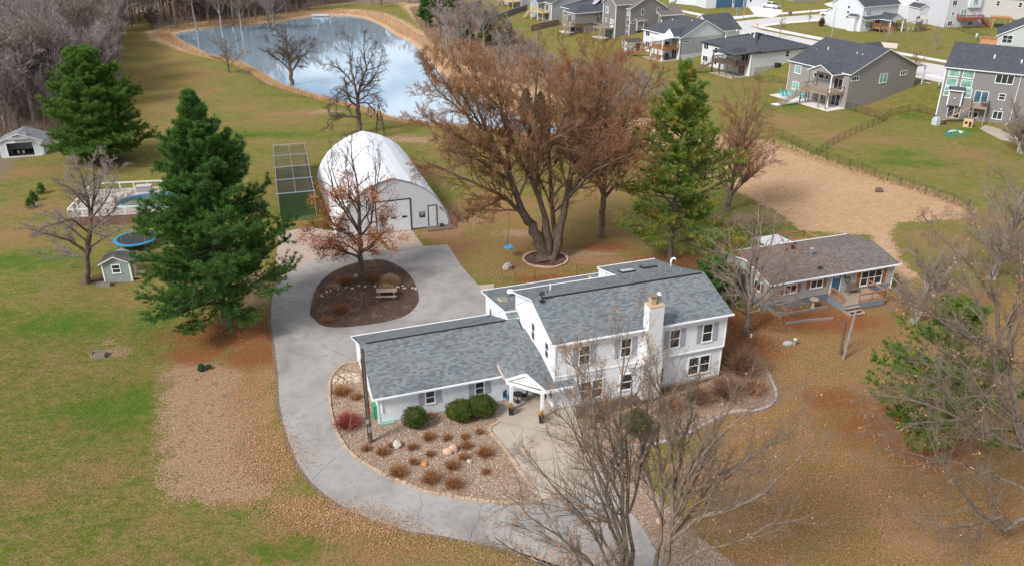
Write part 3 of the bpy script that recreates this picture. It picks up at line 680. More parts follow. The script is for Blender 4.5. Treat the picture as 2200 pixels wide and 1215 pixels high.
for x, y, h, mt in [(2.6,7.2,.55,TRIM),(9.6,6.6,.45,GALV),(12.9,6.9,.6,GALV),(13.9,6.1,.4,GALV),(2.0,6.4,.12,DKMETAL)]: pipe(H, x, y, zr(x,y)-.1, zr(x,y)+h, .06, mt)
pipe(H, 12.0, 6.3, zr(12,6.3), zr(12,6.3)+.9, .02, GALV, 'antenna'); pipe(H, 7.2, 6.5, zr(7.2,6.5), zr(7.2,6.5)+.95, .02, GALV, 'antenna')
m = MB(); m.tube([(14.6,9.0,6.1),(14.6,9.0,6.75),(14.65,9,6.95),(14.85,9,7.0),(15.0,9,6.9),(15.0,9,6.7)], .1, 8); m.build('exhaust_gooseneck', TRIM, H)
m = MB(); m.cyl(.75,4.3,7.2,8.35,.045,n=6); m.box(.55,4.1,7.42,.95,4.6,7.46); m.tube([(.6,4.3,7.9),(.6,4.3,8.25)], .05, 6); m.tube([(.9,4.3,7.9),(.9,4.3,8.25)], .05, 6); m.beam((.55,4.3,8.1),(.95,4.3,8.1),.04); m.build('service_mast', DKMETAL, H)
# chimney
m = MB()
m.add([(7.35,-.55,0),(8.9,-.55,0),(8.9,.4,0),(7.35,.4,0),(7.35,-.55,3.2),(8.9,-.55,3.2),(8.9,.4,3.2),(7.35,.4,3.2)], [(4,5,6,7),(0,1,5,4),(1,2,6,5),(3,0,4,7)])
m.add([(7.35,-.55,3.2),(8.9,-.55,3.2),(8.9,.4,3.2),(7.35,.4,3.2),(7.5,-.5,4.6),(8.75,-.5,4.6),(8.75,.4,4.6),(7.5,.4,4.6)], [(4,5,6,7),(0,1,5,4),(1,2,6,5),(3,0,4,7)])
m.box(7.5,-.5,4.6,8.7,.42,8.05); ch = m.build('chimney', siding('painted_brick', (.78,.79,.79), .085, dark=.88), H)
m = MB(); m.box(7.46,-.54,8.05,8.74,.46,8.1); m.build('crown', CHIM_C, ch)
m = MB(); m.box(7.68,-.25,8.1,8.1,.2,8.75); m.build('flue', CHIM_C, ch)
m = MB(); m.box(7.58,-.35,8.78,8.3,.3,8.84); m.build('cap', plain('rusty_cap', (.2,.16,.12), .7), ch)
m = MB(); m.cyl(8.42,0,8.1,8.8,.12,n=10); m.build('metal_flue', GALV, ch); m = MB(); m.cyl(8.42,0,8.8,8.98,.2,.1,12); m.build('flue_cap', TRIM, ch)
FF = (0, .35, FRONT)     # a runs +x
for a in (2.3, 5.75, 9.95, 12.85): win(H, FF, a, 3.75, .78, 1.5, shut=SHUT)
FF2 = (0, .35, FRONT)
win(H, FF2, 2.55, .55, .8, 1.5); win(H, FF2, 3.5, .55, .8, 1.5); win(H, FF2, 5.9, .7, .9, 1.35)
FF3 = (0, .55, FRONT); win(H, FF3, 12.0, .75, .85, 1.5); win(H, FF3, 13.0, .75, .85, 1.5); win(H, FF2, 9.1-.0, .7, .5, 1.3)
FL = (.3, 0, LEFT)       # a runs -y
win(H, FL, -5.15, 3.85, .62, 1.45); win(H, FL, -2.2, 3.85, .62, 1.3)
# rear single storey wing
w = MB(); w.prism_u([(8.3,0),(8.3,4.1),(8.7,4.42),(15.2,3.15),(15.2,0)], -.45, 10.5); w.build('wing_wall', SIDE_W, H)
r2 = MB(); r2.slab([(-.75,8.7,4.62),(10.8,8.7,4.62),(10.8,15.5,3.32),(-.75,15.5,3.32)], .16)
gs = (4.19-2.4)/(8.04-2.73)
r2.slab([(-.75,8.7,4.46),(-.75,8.04,4.24),(.28,8.04,4.24),(.28,8.7,4.46)], .12); r2.build('wing_roof', [ROOF_M, TRIM], H)
gutter(H, (-.75,15.57,3.27), (10.8,15.57,3.27))
def zw(x, y): return 4.62-(y-8.7)*.191
skylight(H, .3-.9+.35, 11.4, zw, .62, 1.0, plain('green_skylight_glass', (.12,.2,.2), .15), WOOD_L); skylight(H, 9.4, 13.7, zw, .5, 1.0, GLASS, WOOD_L)
pipe(H, 1.1, 12.8, zw(1.1,12.8), zw(1.1,12.8)+.35, .05, DKMETAL, 'vent_pipe'); m = MB(); m.cyl(1.1,12.8,zw(1.1,12.8)+.35,zw(1.1,12.8)+.5,.34,.3,14); m.build('roof_vent_cap', TRIM, H)
win(H, (-.45, 0, LEFT), -13.9, .9, .55, 1.5, rows=1)
# garage wing
w = MB(); w.prism_u([(3.05,0),(3.05,2.42),(8.04,4.08),(12.55,2.25),(12.55,0)], -12.6, -.3); w.build('garage_wall', siding('white_garage_siding', (.83,.86,.88), .14, dark=.84), H)
r3 = MB(); r3.slab([(-12.95,2.73,2.4),(-.0,2.73,2.4),(-.0,8.04,4.19),(-12.95,8.04,4.19)], .15)
r3.slab([(-12.95,8.04,4.19),(-.76,8.04,4.19),(-.76,12.93,2.22),(-12.95,12.93,2.22)], .15); gr_ = r3.build('garage_roof', [ROOF_M, TRIM], H)
m = MB(); m.beam((-12.4,7.95,4.22),(-1.0,7.95,4.22),.12,.05); m.build('ridge_vent', DKMETAL, gr_)
gutter(H, (-12.97,2.66,2.37), (-3.0,2.66,2.37)); gutter(H, (-12.97,13.0,2.17), (-.8,13.0,2.17))
for q in ((-12.66,3.0,0,-12.54,3.14,2.3),(-12.66,12.45,0,-12.54,12.6,2.2)): m = MB(); m.box(*q); m.build('corner_board', TRIM, H)
FG = (0, 3.05, FRONT)
for a in (-8.95, -5.05): win(H, FG, a, 1.0, .62, 1.0, shut=SHUT, shw=.44)
# diagonal entry porch
A = (-2.95, 2.15, 2.42); B = (-.63, -.28, 2.42); Cc = (-3.01, 4.05, 2.84); PK = (-1.72, 1.02, 3.35); RR = (.29, 3.24, 3.48); VT = (.29, 6.9, 3.82)
p = MB(); p.slab([A, PK, RR, VT, Cc], .12); p.slab([PK, B, (.33, .33, 2.62), RR], .12); p.slab([B, (1.6, -.25, 2.4), (1.85, .36, 2.6), (.33, .36, 2.63)], .12)
p.build('porch_roof', [ROOF_M, TRIM], H)
m = MB()
for a_, b_ in ((A, PK), (PK, B)): m.beam(Vector(a_)+Vector((0,0,-.08)), Vector(b_)+Vector((0,0,-.08)), .1, .2)
m.beam(Vector(A)+Vector((.08,.0,-.28)), Vector(B)+Vector((-.05,.08,-.28)), .14, .2)
m.beam((-.66,-.3,2.28),(1.6,-.27,2.28),.1,.2); m.build('fascia', TRIM, H)
m = MB(); m.poly([(-2.55,1.86,2.35),(-.9,.1,2.35),(-1.66,1.04,3.05)]); m.build('gable_panel', plain('cream_gable', (.7,.66,.6), .6), H)
m = MB(); m.beam((-3.02,2.15,2.42),(-3.06,4.0,2.75),.12,.1); m.build('gutter', plain('copper_stained_gutter', (.6,.42,.34), .5), H)
for x, y in ((-2.72,1.45),(-.86,-.28)): m = MB(); m.box(x-.11,y-.11,0,x+.11,y+.11,2.25); m.box(x-.14,y-.14,0,x+.14,y+.14,.18); m.build('porch_post', TRIM, H)
door(H, (.3, 0, LEFT), -2.6, .05, .92, 2.05, plain('dark_door', (.06,.05,.05), .4)); win(H, (.3,0,LEFT), -1.2, .9, .6, 1.1)
downspout(H, [(-12.3,2.72,2.25),(-12.3,3.0,2.05),(-12.3,3.0,.9)])
m = MB(); m.box(-12.86,3.6,0,-12.62,4.2,1.15); m.box(-12.88,3.55,1.15,-12.6,4.25,1.22); m.build('hose_box', GREENP, H)

# ================================================================== the ranch house
YR = R(18.7)
RH = empty('ranch_house', 'low grey ranch house with brown shingle roof, blue door and rust coloured shutters', 'house', (23.95, 68.25, 0), YR)
WG = siding('sage_grey_siding', (.42, .42, .395), .16, dark=.8)
SKIRT = plain('blue_grey_skirting', (.20, .225, .26), .8, .1, 4)
m = MB(); m.prism_u([(.35,.75),(.35,2.8),(4.2,3.58),(7.6,2.85),(7.6,.75)], .2, 14.6); m.build('wall', WG, RH)
m = MB(); m.box(.24,.39,0,14.56,7.56,.75); m.build('foundation', SKIRT, RH)
m = MB(); m.slab([(0,0,2.92),(14.88,0,2.92),(14.88,4.2,3.72),(0,4.2,3.72)], .14); m.slab([(0,4.2,3.72),(14.88,4.2,3.72),(14.88,7.9,2.98),(0,7.9,2.98)], .14)
m.build('roof', [ROOF_B, TRIM], RH)
gutter(RH, (0,-.06,2.88), (14.9,-.06,2.88)); gutter(RH, (0,7.96,2.93), (14.9,7.96,2.93))
def zh(x, y): return 2.92+y*.19 if y < 4.2 else 3.72-(y-4.2)*.2
pipe(RH, 6.8, 3.3, zh(6.8,3.3), zh(6.8,3.3)+.75, .09, GALV, 'stove_pipe', .12); pipe(RH, 6.2, 5.4, zh(6.2,5.4), zh(6.2,5.4)+.35, .16, DKMETAL, 'turbine_vent', .05)
pipe(RH, 5.2, 5.0, zh(5.2,5), zh(5.2,5)+.28, .05, DKMETAL); pipe(RH, 6.3, 1.2, zh(6.3,1.2), zh(6.3,1.2)+.12, .16, DKMETAL, 'vent_pipe', .06); pipe(RH, 7.8, 7.1, zh(7.8,7.1), zh(7.8,7.1)+.15, .14, DKMETAL)
SHO = plain('rust_brown_shutter', (.32, .125, .05), .6, .1, 5)
FR = (0, .35, FRONT)
win(RH, FR, 1.95, 1.6, 1.25, .75, cols=2, rows=1, shut=SHO, shw=.36); win(RH, FR, 4.85, 1.7, 1.25, .75, cols=2, rows=1, shut=SHO, shw=.36)
win(RH, FR, 10.7, 1.05, 2.4, 1.45, cols=3, rows=2, shut=SHO, shw=.4)
dr = door(RH, FR, 7.25, .75, .98, 1.98, plain('blue_door', (.045, .13, .24), .45)); m = MB(); fbox(m, FR, 7.45, 8.05, 2.3, 2.52, .02, .035); m.build('pane', GLASS_B, dr)
win(RH, (.2, 0, LEFT), -2.6, 1.5, .9, .8, cols=2, rows=1, shut=SHO, shw=.36)
m = MB(); m.cyl(8.62,.24,2.25,2.5,.07,.05,8); m.box(8.58,.26,2.3,8.66,.36,2.4); m.build('wall_lamp', BLACK, RH)
m = MB(); m.tube([(9.05+.26*cos(t), .29, 1.95+.26*sin(t)) for t in np.linspace(0, 2*pi, 15)], .06, 6, caps=False); wr = m.build('wreath', plain('wreath_green', (.07,.12,.05), .9), None, loc=None)
wr.matrix_world = Matrix.Translation((23.95,68.25,0)) @ Matrix.Rotation(YR, 4, 'Z'); tag(wr, 'green wreath hung beside the blue door of the grey ranch house', 'wreath')
downspout(RH, [(14.5,0,2.8),(14.5,.3,2.6),(14.5,.3,.2)], GUTTER)
# front deck
fd = MB()
for k in range(24): fd.box(7.0, -2.2+k*.1075, .66, 11.6, -2.2+k*.1075+.098, .7)
fdk = fd.build('deck', WOOD_N, RH)
m = MB(); m.box(7.0,-2.2,.0,7.08,.3,.62); m.box(7.1,-2.2,.1,11.6,-2.14,.62); m.build('deck_skirt', SKIRT, RH)
railing(RH, [(7.05,-.1),(7.05,-2.15+.5)], .7, .9, WOOD_R, .25); railing(RH, [(8.6,-2.1),(11.55,-2.1),(11.55,.2)], .7, .9, WOOD_R, 0)
m = MB()
for k in range(3): m.box(6.9-.25*k, -3.3-.0, .5-.2*k, 8.5+.1*k, -2.2-0.0-.33*k*0, .54-.2*k) if 0 else m.box(7.0, -2.5-.32*k, .46-.19*k, 8.6, -2.2-.32*k, .5-.19*k)
m.box(7.0,-3.2,0,7.06,-2.2,.3); m.box(8.54,-3.2,0,8.6,-2.2,.3); m.build('steps', WOOD_N, RH)
# rear deck and awning
m = MB()
for k in range(37): m.box(9.2, 8.0+k*.14, .6, 13.8, 8.13+k*.14, .64)
m.build('rear_deck', WOOD_R, RH); railing(RH, [(9.25,13.15),(13.75,13.15),(13.75,8.1)], .64, .9, WOOD_R, 0); railing(RH, [(15.7,11.9),(15.7,10.6)], .5, .95, WOOD_R, .1)
m = MB(); m.slab([(5.5,8.05,2.75),(8.6,8.05,2.75),(8.6,11.2,2.5),(5.5,11.2,2.5)], .05)
m.build('awning', plain('pale_corrugated_panel', (.55,.56,.57), .45, .2, 5), RH)
for x in (5.6, 8.5): m = MB(); m.box(x-.05,11.0,0,x+.05,11.1,2.42); m.build('awning_post', WOOD_R, RH)

# ================================================================== the white arched barn
YB = R(18)
BA = empty('arched_barn', 'white arched metal barn with pointed ridge, overhead door and dark trimmed side door', 'barn', (-11.77, 89.12, 0), YB)
half = [(6.6,0),(6.56,.84),(6.33,1.77),(5.75,2.9),(4.9,4.05),(3.7,5.05),(2.4,5.8),(1.1,6.25),(0,6.57)]
prof = half+[(-x, z) for x, z in half[-2::-1]]
def barnmat():
    m = NT('white_membrane'); uv = m.co('Object'); sp = m.n('ShaderNodeSeparateXYZ'); m.l(uv, sp.inputs[0])
    f = m.math('FRACT', m.math('DIVIDE', sp.outputs[1], 1.22)); ln = m.ramp(f, [(0., .93), (.03, 1.), (1., 1.)])
    c = m.ramp(m.noise(.35, 5, .6, m.co('Object', (1, .3, 1))), [(.3, (.70, .72, .74)), (.7, (.80, .81, .83))])
    st = m.ramp(m.noise(1.4, 5, .7, m.co('Object', (1, .12, .6))), [(.45, 0.), (.75, .35)])
    c = m.mix(st, c, (.56, .58, .60)); m.col(m.mix(1., c, ln, 'MULTIPLY')).set(.5); m.bump(m.noise(.8, 3), .25, .06); return m.m
def seg(prof, n=4):
    o = []
    for p, q in zip(prof[:-1], prof[1:]): o += [(p[0]+(q[0]-p[0])*k/n, p[1]+(q[1]-p[1])*k/n) for k in range(n)]
    return o+[prof[-1]]
m = MB(); pr = [(x-2.05, z) for x, z in prof]; n = len(pr); ps = [(x, z) for x, z in pr]; Ls = 21
for i in range(n-1):
    for k in range(12):
        y0 = -.12+k*Ls/12; y1 = -.12+(k+1)*Ls/12
        m.poly([(ps[i][0],y0,ps[i][1]),(ps[i][0],y1,ps[i][1]),(ps[i+1][0],y1,ps[i+1][1]),(ps[i+1][0],y0,ps[i+1][1])])
sh = m.build('shell', barnmat(), BA, smooth=True)
m = MB(); inn = [(x*.985-2.05, z*.985) for x, z in prof]
m.prism_v(inn, 0, .12); m2 = MB(); m2.prism_v(inn, Ls-.4, Ls-.28); m2.build('rear_wall', plain('rear_panel', (.60,.63,.67), .5, .04, 2), BA)
m.build('end_wall', plain('grey_white_panel', (.60,.63,.67), .5, .04, 2), BA)
m = MB()
for i in range(n-1): m.beam((ps[i][0],-.13,ps[i][1]),(ps[i+1][0],-.13,ps[i+1][1]),.05,.07)
m.build('edge_trim', plain('grey_edge', (.42,.44,.47), .5), BA)
m = MB(); m.box(-8.6,-.03,0,4.5,-.004,.14); m.build('base_board', BLACK, BA)
FB = (0, 0, FRONT)
m = MB(); fbox(m, FB, -3.95, -.05, .0, 3.8, .0, .05)
for z in (.95, 1.9, 2.85): fbox(m, FB, -3.95, -.05, z-.012, z+.012, .05, .056)
od = m.build('overhead_door', plain('door_white', (.66,.69,.72), .45, .03), BA)
m = MB(); fbox(m, FB, -4.07, -3.95, 0, 3.92, .0, .07); fbox(m, FB, -.05, .07, 0, 3.92, .0, .07); fbox(m, FB, -3.95, -.05, 3.8, 3.92, .0, .07); m.build('door_frame', BLACK, od)
for a in (-3.6, -2.3, -1.02): m = MB(); fbox(m, FB, a, a+.58, 1.62, 1.86, .05, .07); m.build('door_window', GLASS, od)
dd = door(BA, FB, 2.12, .15, .92, 2.55, plain('side_door_white', (.66,.68,.70), .45, .03), BLACK)
m = MB(); fbox(m, FB, 1.02, 1.66, 1.42, 2.08, .0, .04); sg = m.build('window', BLACK, BA)
m = MB(); fbox(m, FB, 1.1, 1.58, 1.75, 2.02, .04, .05)
m.build('pane', plain('window_shade', (.3,.32,.33), .4), sg)
m = MB(); fbox(m, FB, 1.3, 1.38, 1.56, 1.64, .04, .05); m.build('latch', TRIM, sg)
m = MB(); m.cyl(3.5,-.14,2.3,2.45,.13,.05,8); m.tube([(3.5,-.02,2.45),(3.5,-.14,2.5)], .025, 6); m.build('wall_lamp', DKMETAL, BA)
bs = MB()
for k in range(20): bs.box(1.75+k*.148,-1.35,.1,1.75+k*.148+.138,-.04,.14)
bs.box(1.75,-1.33,0,4.7,-1.28,.1); bs.box(4.65,-1.3,0,4.7,-.05,.1); bs.box(1.75,-1.3,0,1.8,-.05,.1)
st_ = bs.build('wooden_stoop', WOOD_S, None); st_.matrix_world = Matrix.Translation((-11.77,89.12,0)) @ Matrix.Rotation(YB, 4, 'Z'); tag(st_, 'low wooden step platform below the side door of the white barn', 'platform')
bk = MB(); bk.cyl(3.55,-.35,.14,.42,.2,.25,12); bk = bk.build('black_bucket', RUBBER, None); bk.matrix_world = st_.matrix_world.copy(); tag(bk, 'small black tub standing by the barn side door', 'tub')
# ------------------------------------------------------------------ bare trees
def nrm(a): return a/np.maximum(np.linalg.norm(a, axis=-1, keepdims=True), 1e-9)
def tubes(P, Rr, n):
    """P (N,K,3), Rr (N,K) -> V,F of N tapered tubes with n sides"""
    N, K, _ = P.shape
    D = np.empty_like(P); D[:, 1:-1] = P[:, 2:]-P[:, :-2]; D[:, 0] = P[:, 1]-P[:, 0]; D[:, -1] = P[:, -1]-P[:, -2]; D = nrm(D)
    ref = np.where(np.abs(D[:, :1, 2:3]) > .85, np.array([1., 0, 0]), np.array([0, 0, 1.])); ref = np.broadcast_to(ref, D.shape)
    A = nrm(np.cross(D, ref)); B = np.cross(A, D)
    t = np.arange(n)*2*pi/n
    V = P[:, :, None]+(A[:, :, None]*np.cos(t)[None, None, :, None]+B[:, :, None]*np.sin(t)[None, None, :, None])*Rr[:, :, None, None]
    base = (np.arange(N)*K*n)[:, None, None]+(np.arange(K-1)*n)[None, :, None]; j = np.arange(n)[None, None, :]; j2 = (j+1) % n
    F = np.stack([base+j, base+j2, base+n+j2, base+n+j], -1).reshape(-1, 4)
    return V.reshape(-1, 3), F
def joinVF(L):
    V = []; F = []; o = 0
    for v, f in L: V.append(v); F.append(f+o); o += len(v)
    return np.concatenate(V), np.concatenate(F)
def grow(S0, D0, L, K, wob, up, rg, droop=0.0):
    """S0 start (N,3), D0 dir (N,3), L length (N)"""
    N = len(S0); P = np.empty((N, K, 3)); P[:, 0] = S0; d = nrm(D0); st = (L/(K-1))[:, None]
    for k in range(1, K):
        d = nrm(d+rg.normal(0, wob, (N, 3))+np.array([0, 0, up-droop*k/K])); P[:, k] = P[:, k-1]+d*st
    return P
def kids(P, Rr, m, t0, t1, ratio, ang, K, wob, up, rg, rr=.62, rmin=.008, droop=0., tap=.35, Labs=None, thin=1.):
    N, k0, _ = P.shape; seg = np.linalg.norm(P[:, 1:]-P[:, :-1], axis=2).sum(1)
    t = (np.arange(m)+rg.random((N, m)))/m*(t1-t0)+t0; t = np.clip(t, 0, .999)
    f = t*(k0-1); i = f.astype(int); fr = (f-i)[..., None]; n = np.arange(N)[:, None]
    S0 = P[n, i]*(1-fr)+P[n, i+1]*fr; D = nrm(P[n, i+1]-P[n, i]); r = Rr[n, i]*(1-fr[..., 0])+Rr[n, i+1]*fr[..., 0]
    ref = nrm(rg.normal(0, 1, (N, m, 3))); A = nrm(ref-(ref*D).sum(-1, keepdims=True)*D)
    a = np.clip(rg.normal(ang, ang*.22, (N, m)), .15, 1.7)[..., None]; d = D*np.cos(a)+A*np.sin(a)
    L = (Labs if Labs is not None else seg[:, None]*ratio)*(1-.45*(t-t0)/max(t1-t0, .01))*rg.uniform(.65, 1.25, (N, m))
    Q = grow(S0.reshape(-1, 3), d.reshape(-1, 3), L.ravel(), K, wob, up, rg, droop)
    r0 = np.maximum(np.minimum(r*rr, L*.05), rmin).ravel()
    if thin < 1:
        kp = rg.random(len(Q)) < thin; Q = Q[kp]; r0 = r0[kp]
    R1 = r0[:, None]*np.linspace(1, tap, K)[None]; return Q, np.maximum(R1, rmin*.7)
def resample(P, K):
    P = np.array(P, float); d = np.r_[0, np.cumsum(np.linalg.norm(P[1:]-P[:-1], axis=1))]; t = np.linspace(0, d[-1], K)
    return np.stack([np.interp(t, d, P[:, i]) for i in range(3)], 1)
def quads(Cn, size, rg, asp=1.0, up=None):
    """random little leaf quads at points Cn"""
    N = len(Cn); a = nrm(rg.normal(0, 1, (N, 3))); b = nrm(np.cross(a, rg.normal(0, 1, (N, 3))))
    s = (size*rg.uniform(.6, 1.3, N))[:, None]
    V = np.stack([Cn-a*s*.5, Cn+b*s*.5*asp, Cn+a*s*.5, Cn-b*s*.5*asp], 1).reshape(-1, 3)
    return V, np.arange(N*4).reshape(-1, 4)
def bare(name, label, cat, base, trunk, limbs, levels, seed, bmat, tmat, group=None, leaves=None, sides=(10, 7), lk=9, roots=0):
    """trunk: [(x,y,z,r)...] world; limbs: list of [(x,y,z,r)...]; levels: kid specs"""
    rg = np.random.default_rng(seed); root = empty(name, label, cat, base, group=group); B = np.array(base)
    parts = []
    def lb(pts, K):
        a = np.array(pts, float); q = resample(a[:, :3]-B, K); dd = np.linspace(0, len(a)-1, K); return q, np.interp(dd, np.arange(len(a)), a[:, 3])
    for t in trunk:
        q, r = lb(t, 10); r = r.copy(); r[0] *= 1.45; r[1] *= 1.1; q[1:-1] += rg.normal(0, r.max()*.12, (len(q)-2, 3))
        parts.append(tubes(q[None], r[None], sides[0]))
    LP = []; LR = []
    for l in limbs:
        q, r = lb(l, lk); ln = np.linalg.norm(q[-1]-q[0]); q[1:] += rg.normal(0, ln*.014, (lk-1, 3)).cumsum(0)*.6; LP.append(q); LR.append(np.maximum(r, .02))
    LP = np.array(LP); LR = np.array(LR); parts.append(tubes(LP, LR, sides[1]))
    V, F = joinVF(parts); npmesh('trunk', V, F, bmat, root, True)
    cur = [(LP, LR)]; crown = []; tips = []
    P, Q = LP, LR
    for li, sp in enumerate(levels):
        P, Q = kids(P, Q, rg=rg, **{k: v for k, v in sp.items() if k != 'n'}); crown.append(tubes(P, Q, sp.get('n', 4) if 'n' in sp else (5 if li == 0 else 4 if li == 1 else 3)))
    V, F = joinVF(crown); npmesh('crown', V, F, tmat, root, False)
    if leaves:
        n, size, lm, nm, jit, asp = leaves[:6]; sel = rg.integers(0, len(P), n); kk = rg.integers(0, P.shape[1], n)
        if len(leaves) > 6:   # clustered
            cc = rg.integers(0, len(P), leaves[6]); c0 = P[cc, -1]; ii = rg.integers(0, len(c0), n); pts = c0[ii]+rg.normal(0, jit*2.2, (n, 3))
        else: pts = P[sel, kk]+rg.normal(0, jit, (n, 3))
        if len(leaves) > 7: pts = pts[leaves[7](pts)]
        V, F = quads(pts, np.full(len(pts), size), rg, asp); sh = np.repeat(rg.random(len(pts)), 4)
        npmesh(nm, V, F, lm, root, attrs=dict(shade=sh))
    return root
def LW(base, pts, dy=None, dr=0):
    """limb traced at its own distance: pts = (px,py,offset in depth,radius)"""
    out = []
    for px, py, o, r in pts:
        d = ray(px, py); t = (base[1]+o)/d[1]; out.append((d[0]*t, d[1]*t, CAM_H+d[2]*t, r))
    return out
def spec(m, t0=.15, t1=.98, ratio=.4, ang=.75, K=5, wob=.16, up=.06, **k): return dict(m=m, t0=t0, t1=t1, ratio=ratio, ang=ang, K=K, wob=wob, up=up, **k)
def autotree(name, label, cat, base, h, spread, seed, levels, bmat, tmat, tr=.28, nl=7, fork=.3, lean=(0, 0), group=None, leaves=None, upl=.5, droop=0., stems=1):
    rg = np.random.default_rng(seed+99); bx, by, bz = base; trunk = []; limbs = []
    for s in range(stems):
        a0 = rg.uniform(0, 2*pi); off = (0 if stems == 1 else .25); lx = lean[0]+(rg.normal(0, .12) if stems > 1 else 0); ly = lean[1]+(rg.normal(0, .12) if stems > 1 else 0)
        sx = bx+off*cos(a0); sy = by+off*sin(a0); top = .82*h
        def tp(z): return (sx+lx*z+rg.normal(0, .012)*z, sy+ly*z+rg.normal(0, .012)*z)
        zs = [0, fork*h*.5, fork*h]; t = []
        for z in zs: x, y = tp(z) if z else (sx, sy); t.append((x, y, bz+z, tr*(1-.35*z/h)))
        trunk.append(t); p0 = t[-1]
        lead = [p0]+[(tp(z)[0], tp(z)[1], bz+z, tr*(.85-.8*z/h)) for z in np.linspace(fork*h*1.3, h*.98, 4)]
        limbs.append(lead)
        for k in range(nl):
            z = fork*h+(top-fork*h)*(k/nl)*rg.uniform(.85, 1.1); f = min(3.99, max(0, (z/h-fork)/(.98-fork)*4)); i = int(f); fr = f-i
            o = [lead[i][c]*(1-fr)+lead[min(4, i+1)][c]*fr for c in range(4)]
            az = k*2.4+rg.normal(0, .35); ln = spread*(1-.45*k/nl)*rg.uniform(.8, 1.15); upz = upl*ln*rg.uniform(.7, 1.3)
            q = [tuple(o[:3])+(max(.04, o[3]*.6),)]
            for s_, dz in ((.33, .42), (.7, .8), (1, 1.)): q.append((o[0]+cos(az)*ln*s_, o[1]+sin(az)*ln*s_, o[2]+upz*dz*(1-droop*s_), max(.02, o[3]*.6*(1-.85*s_))))
            limbs.append(q)
    return bare(name, label, cat, base, trunk, limbs, levels, seed, bmat, tmat, group, leaves, (8, 6), 7)

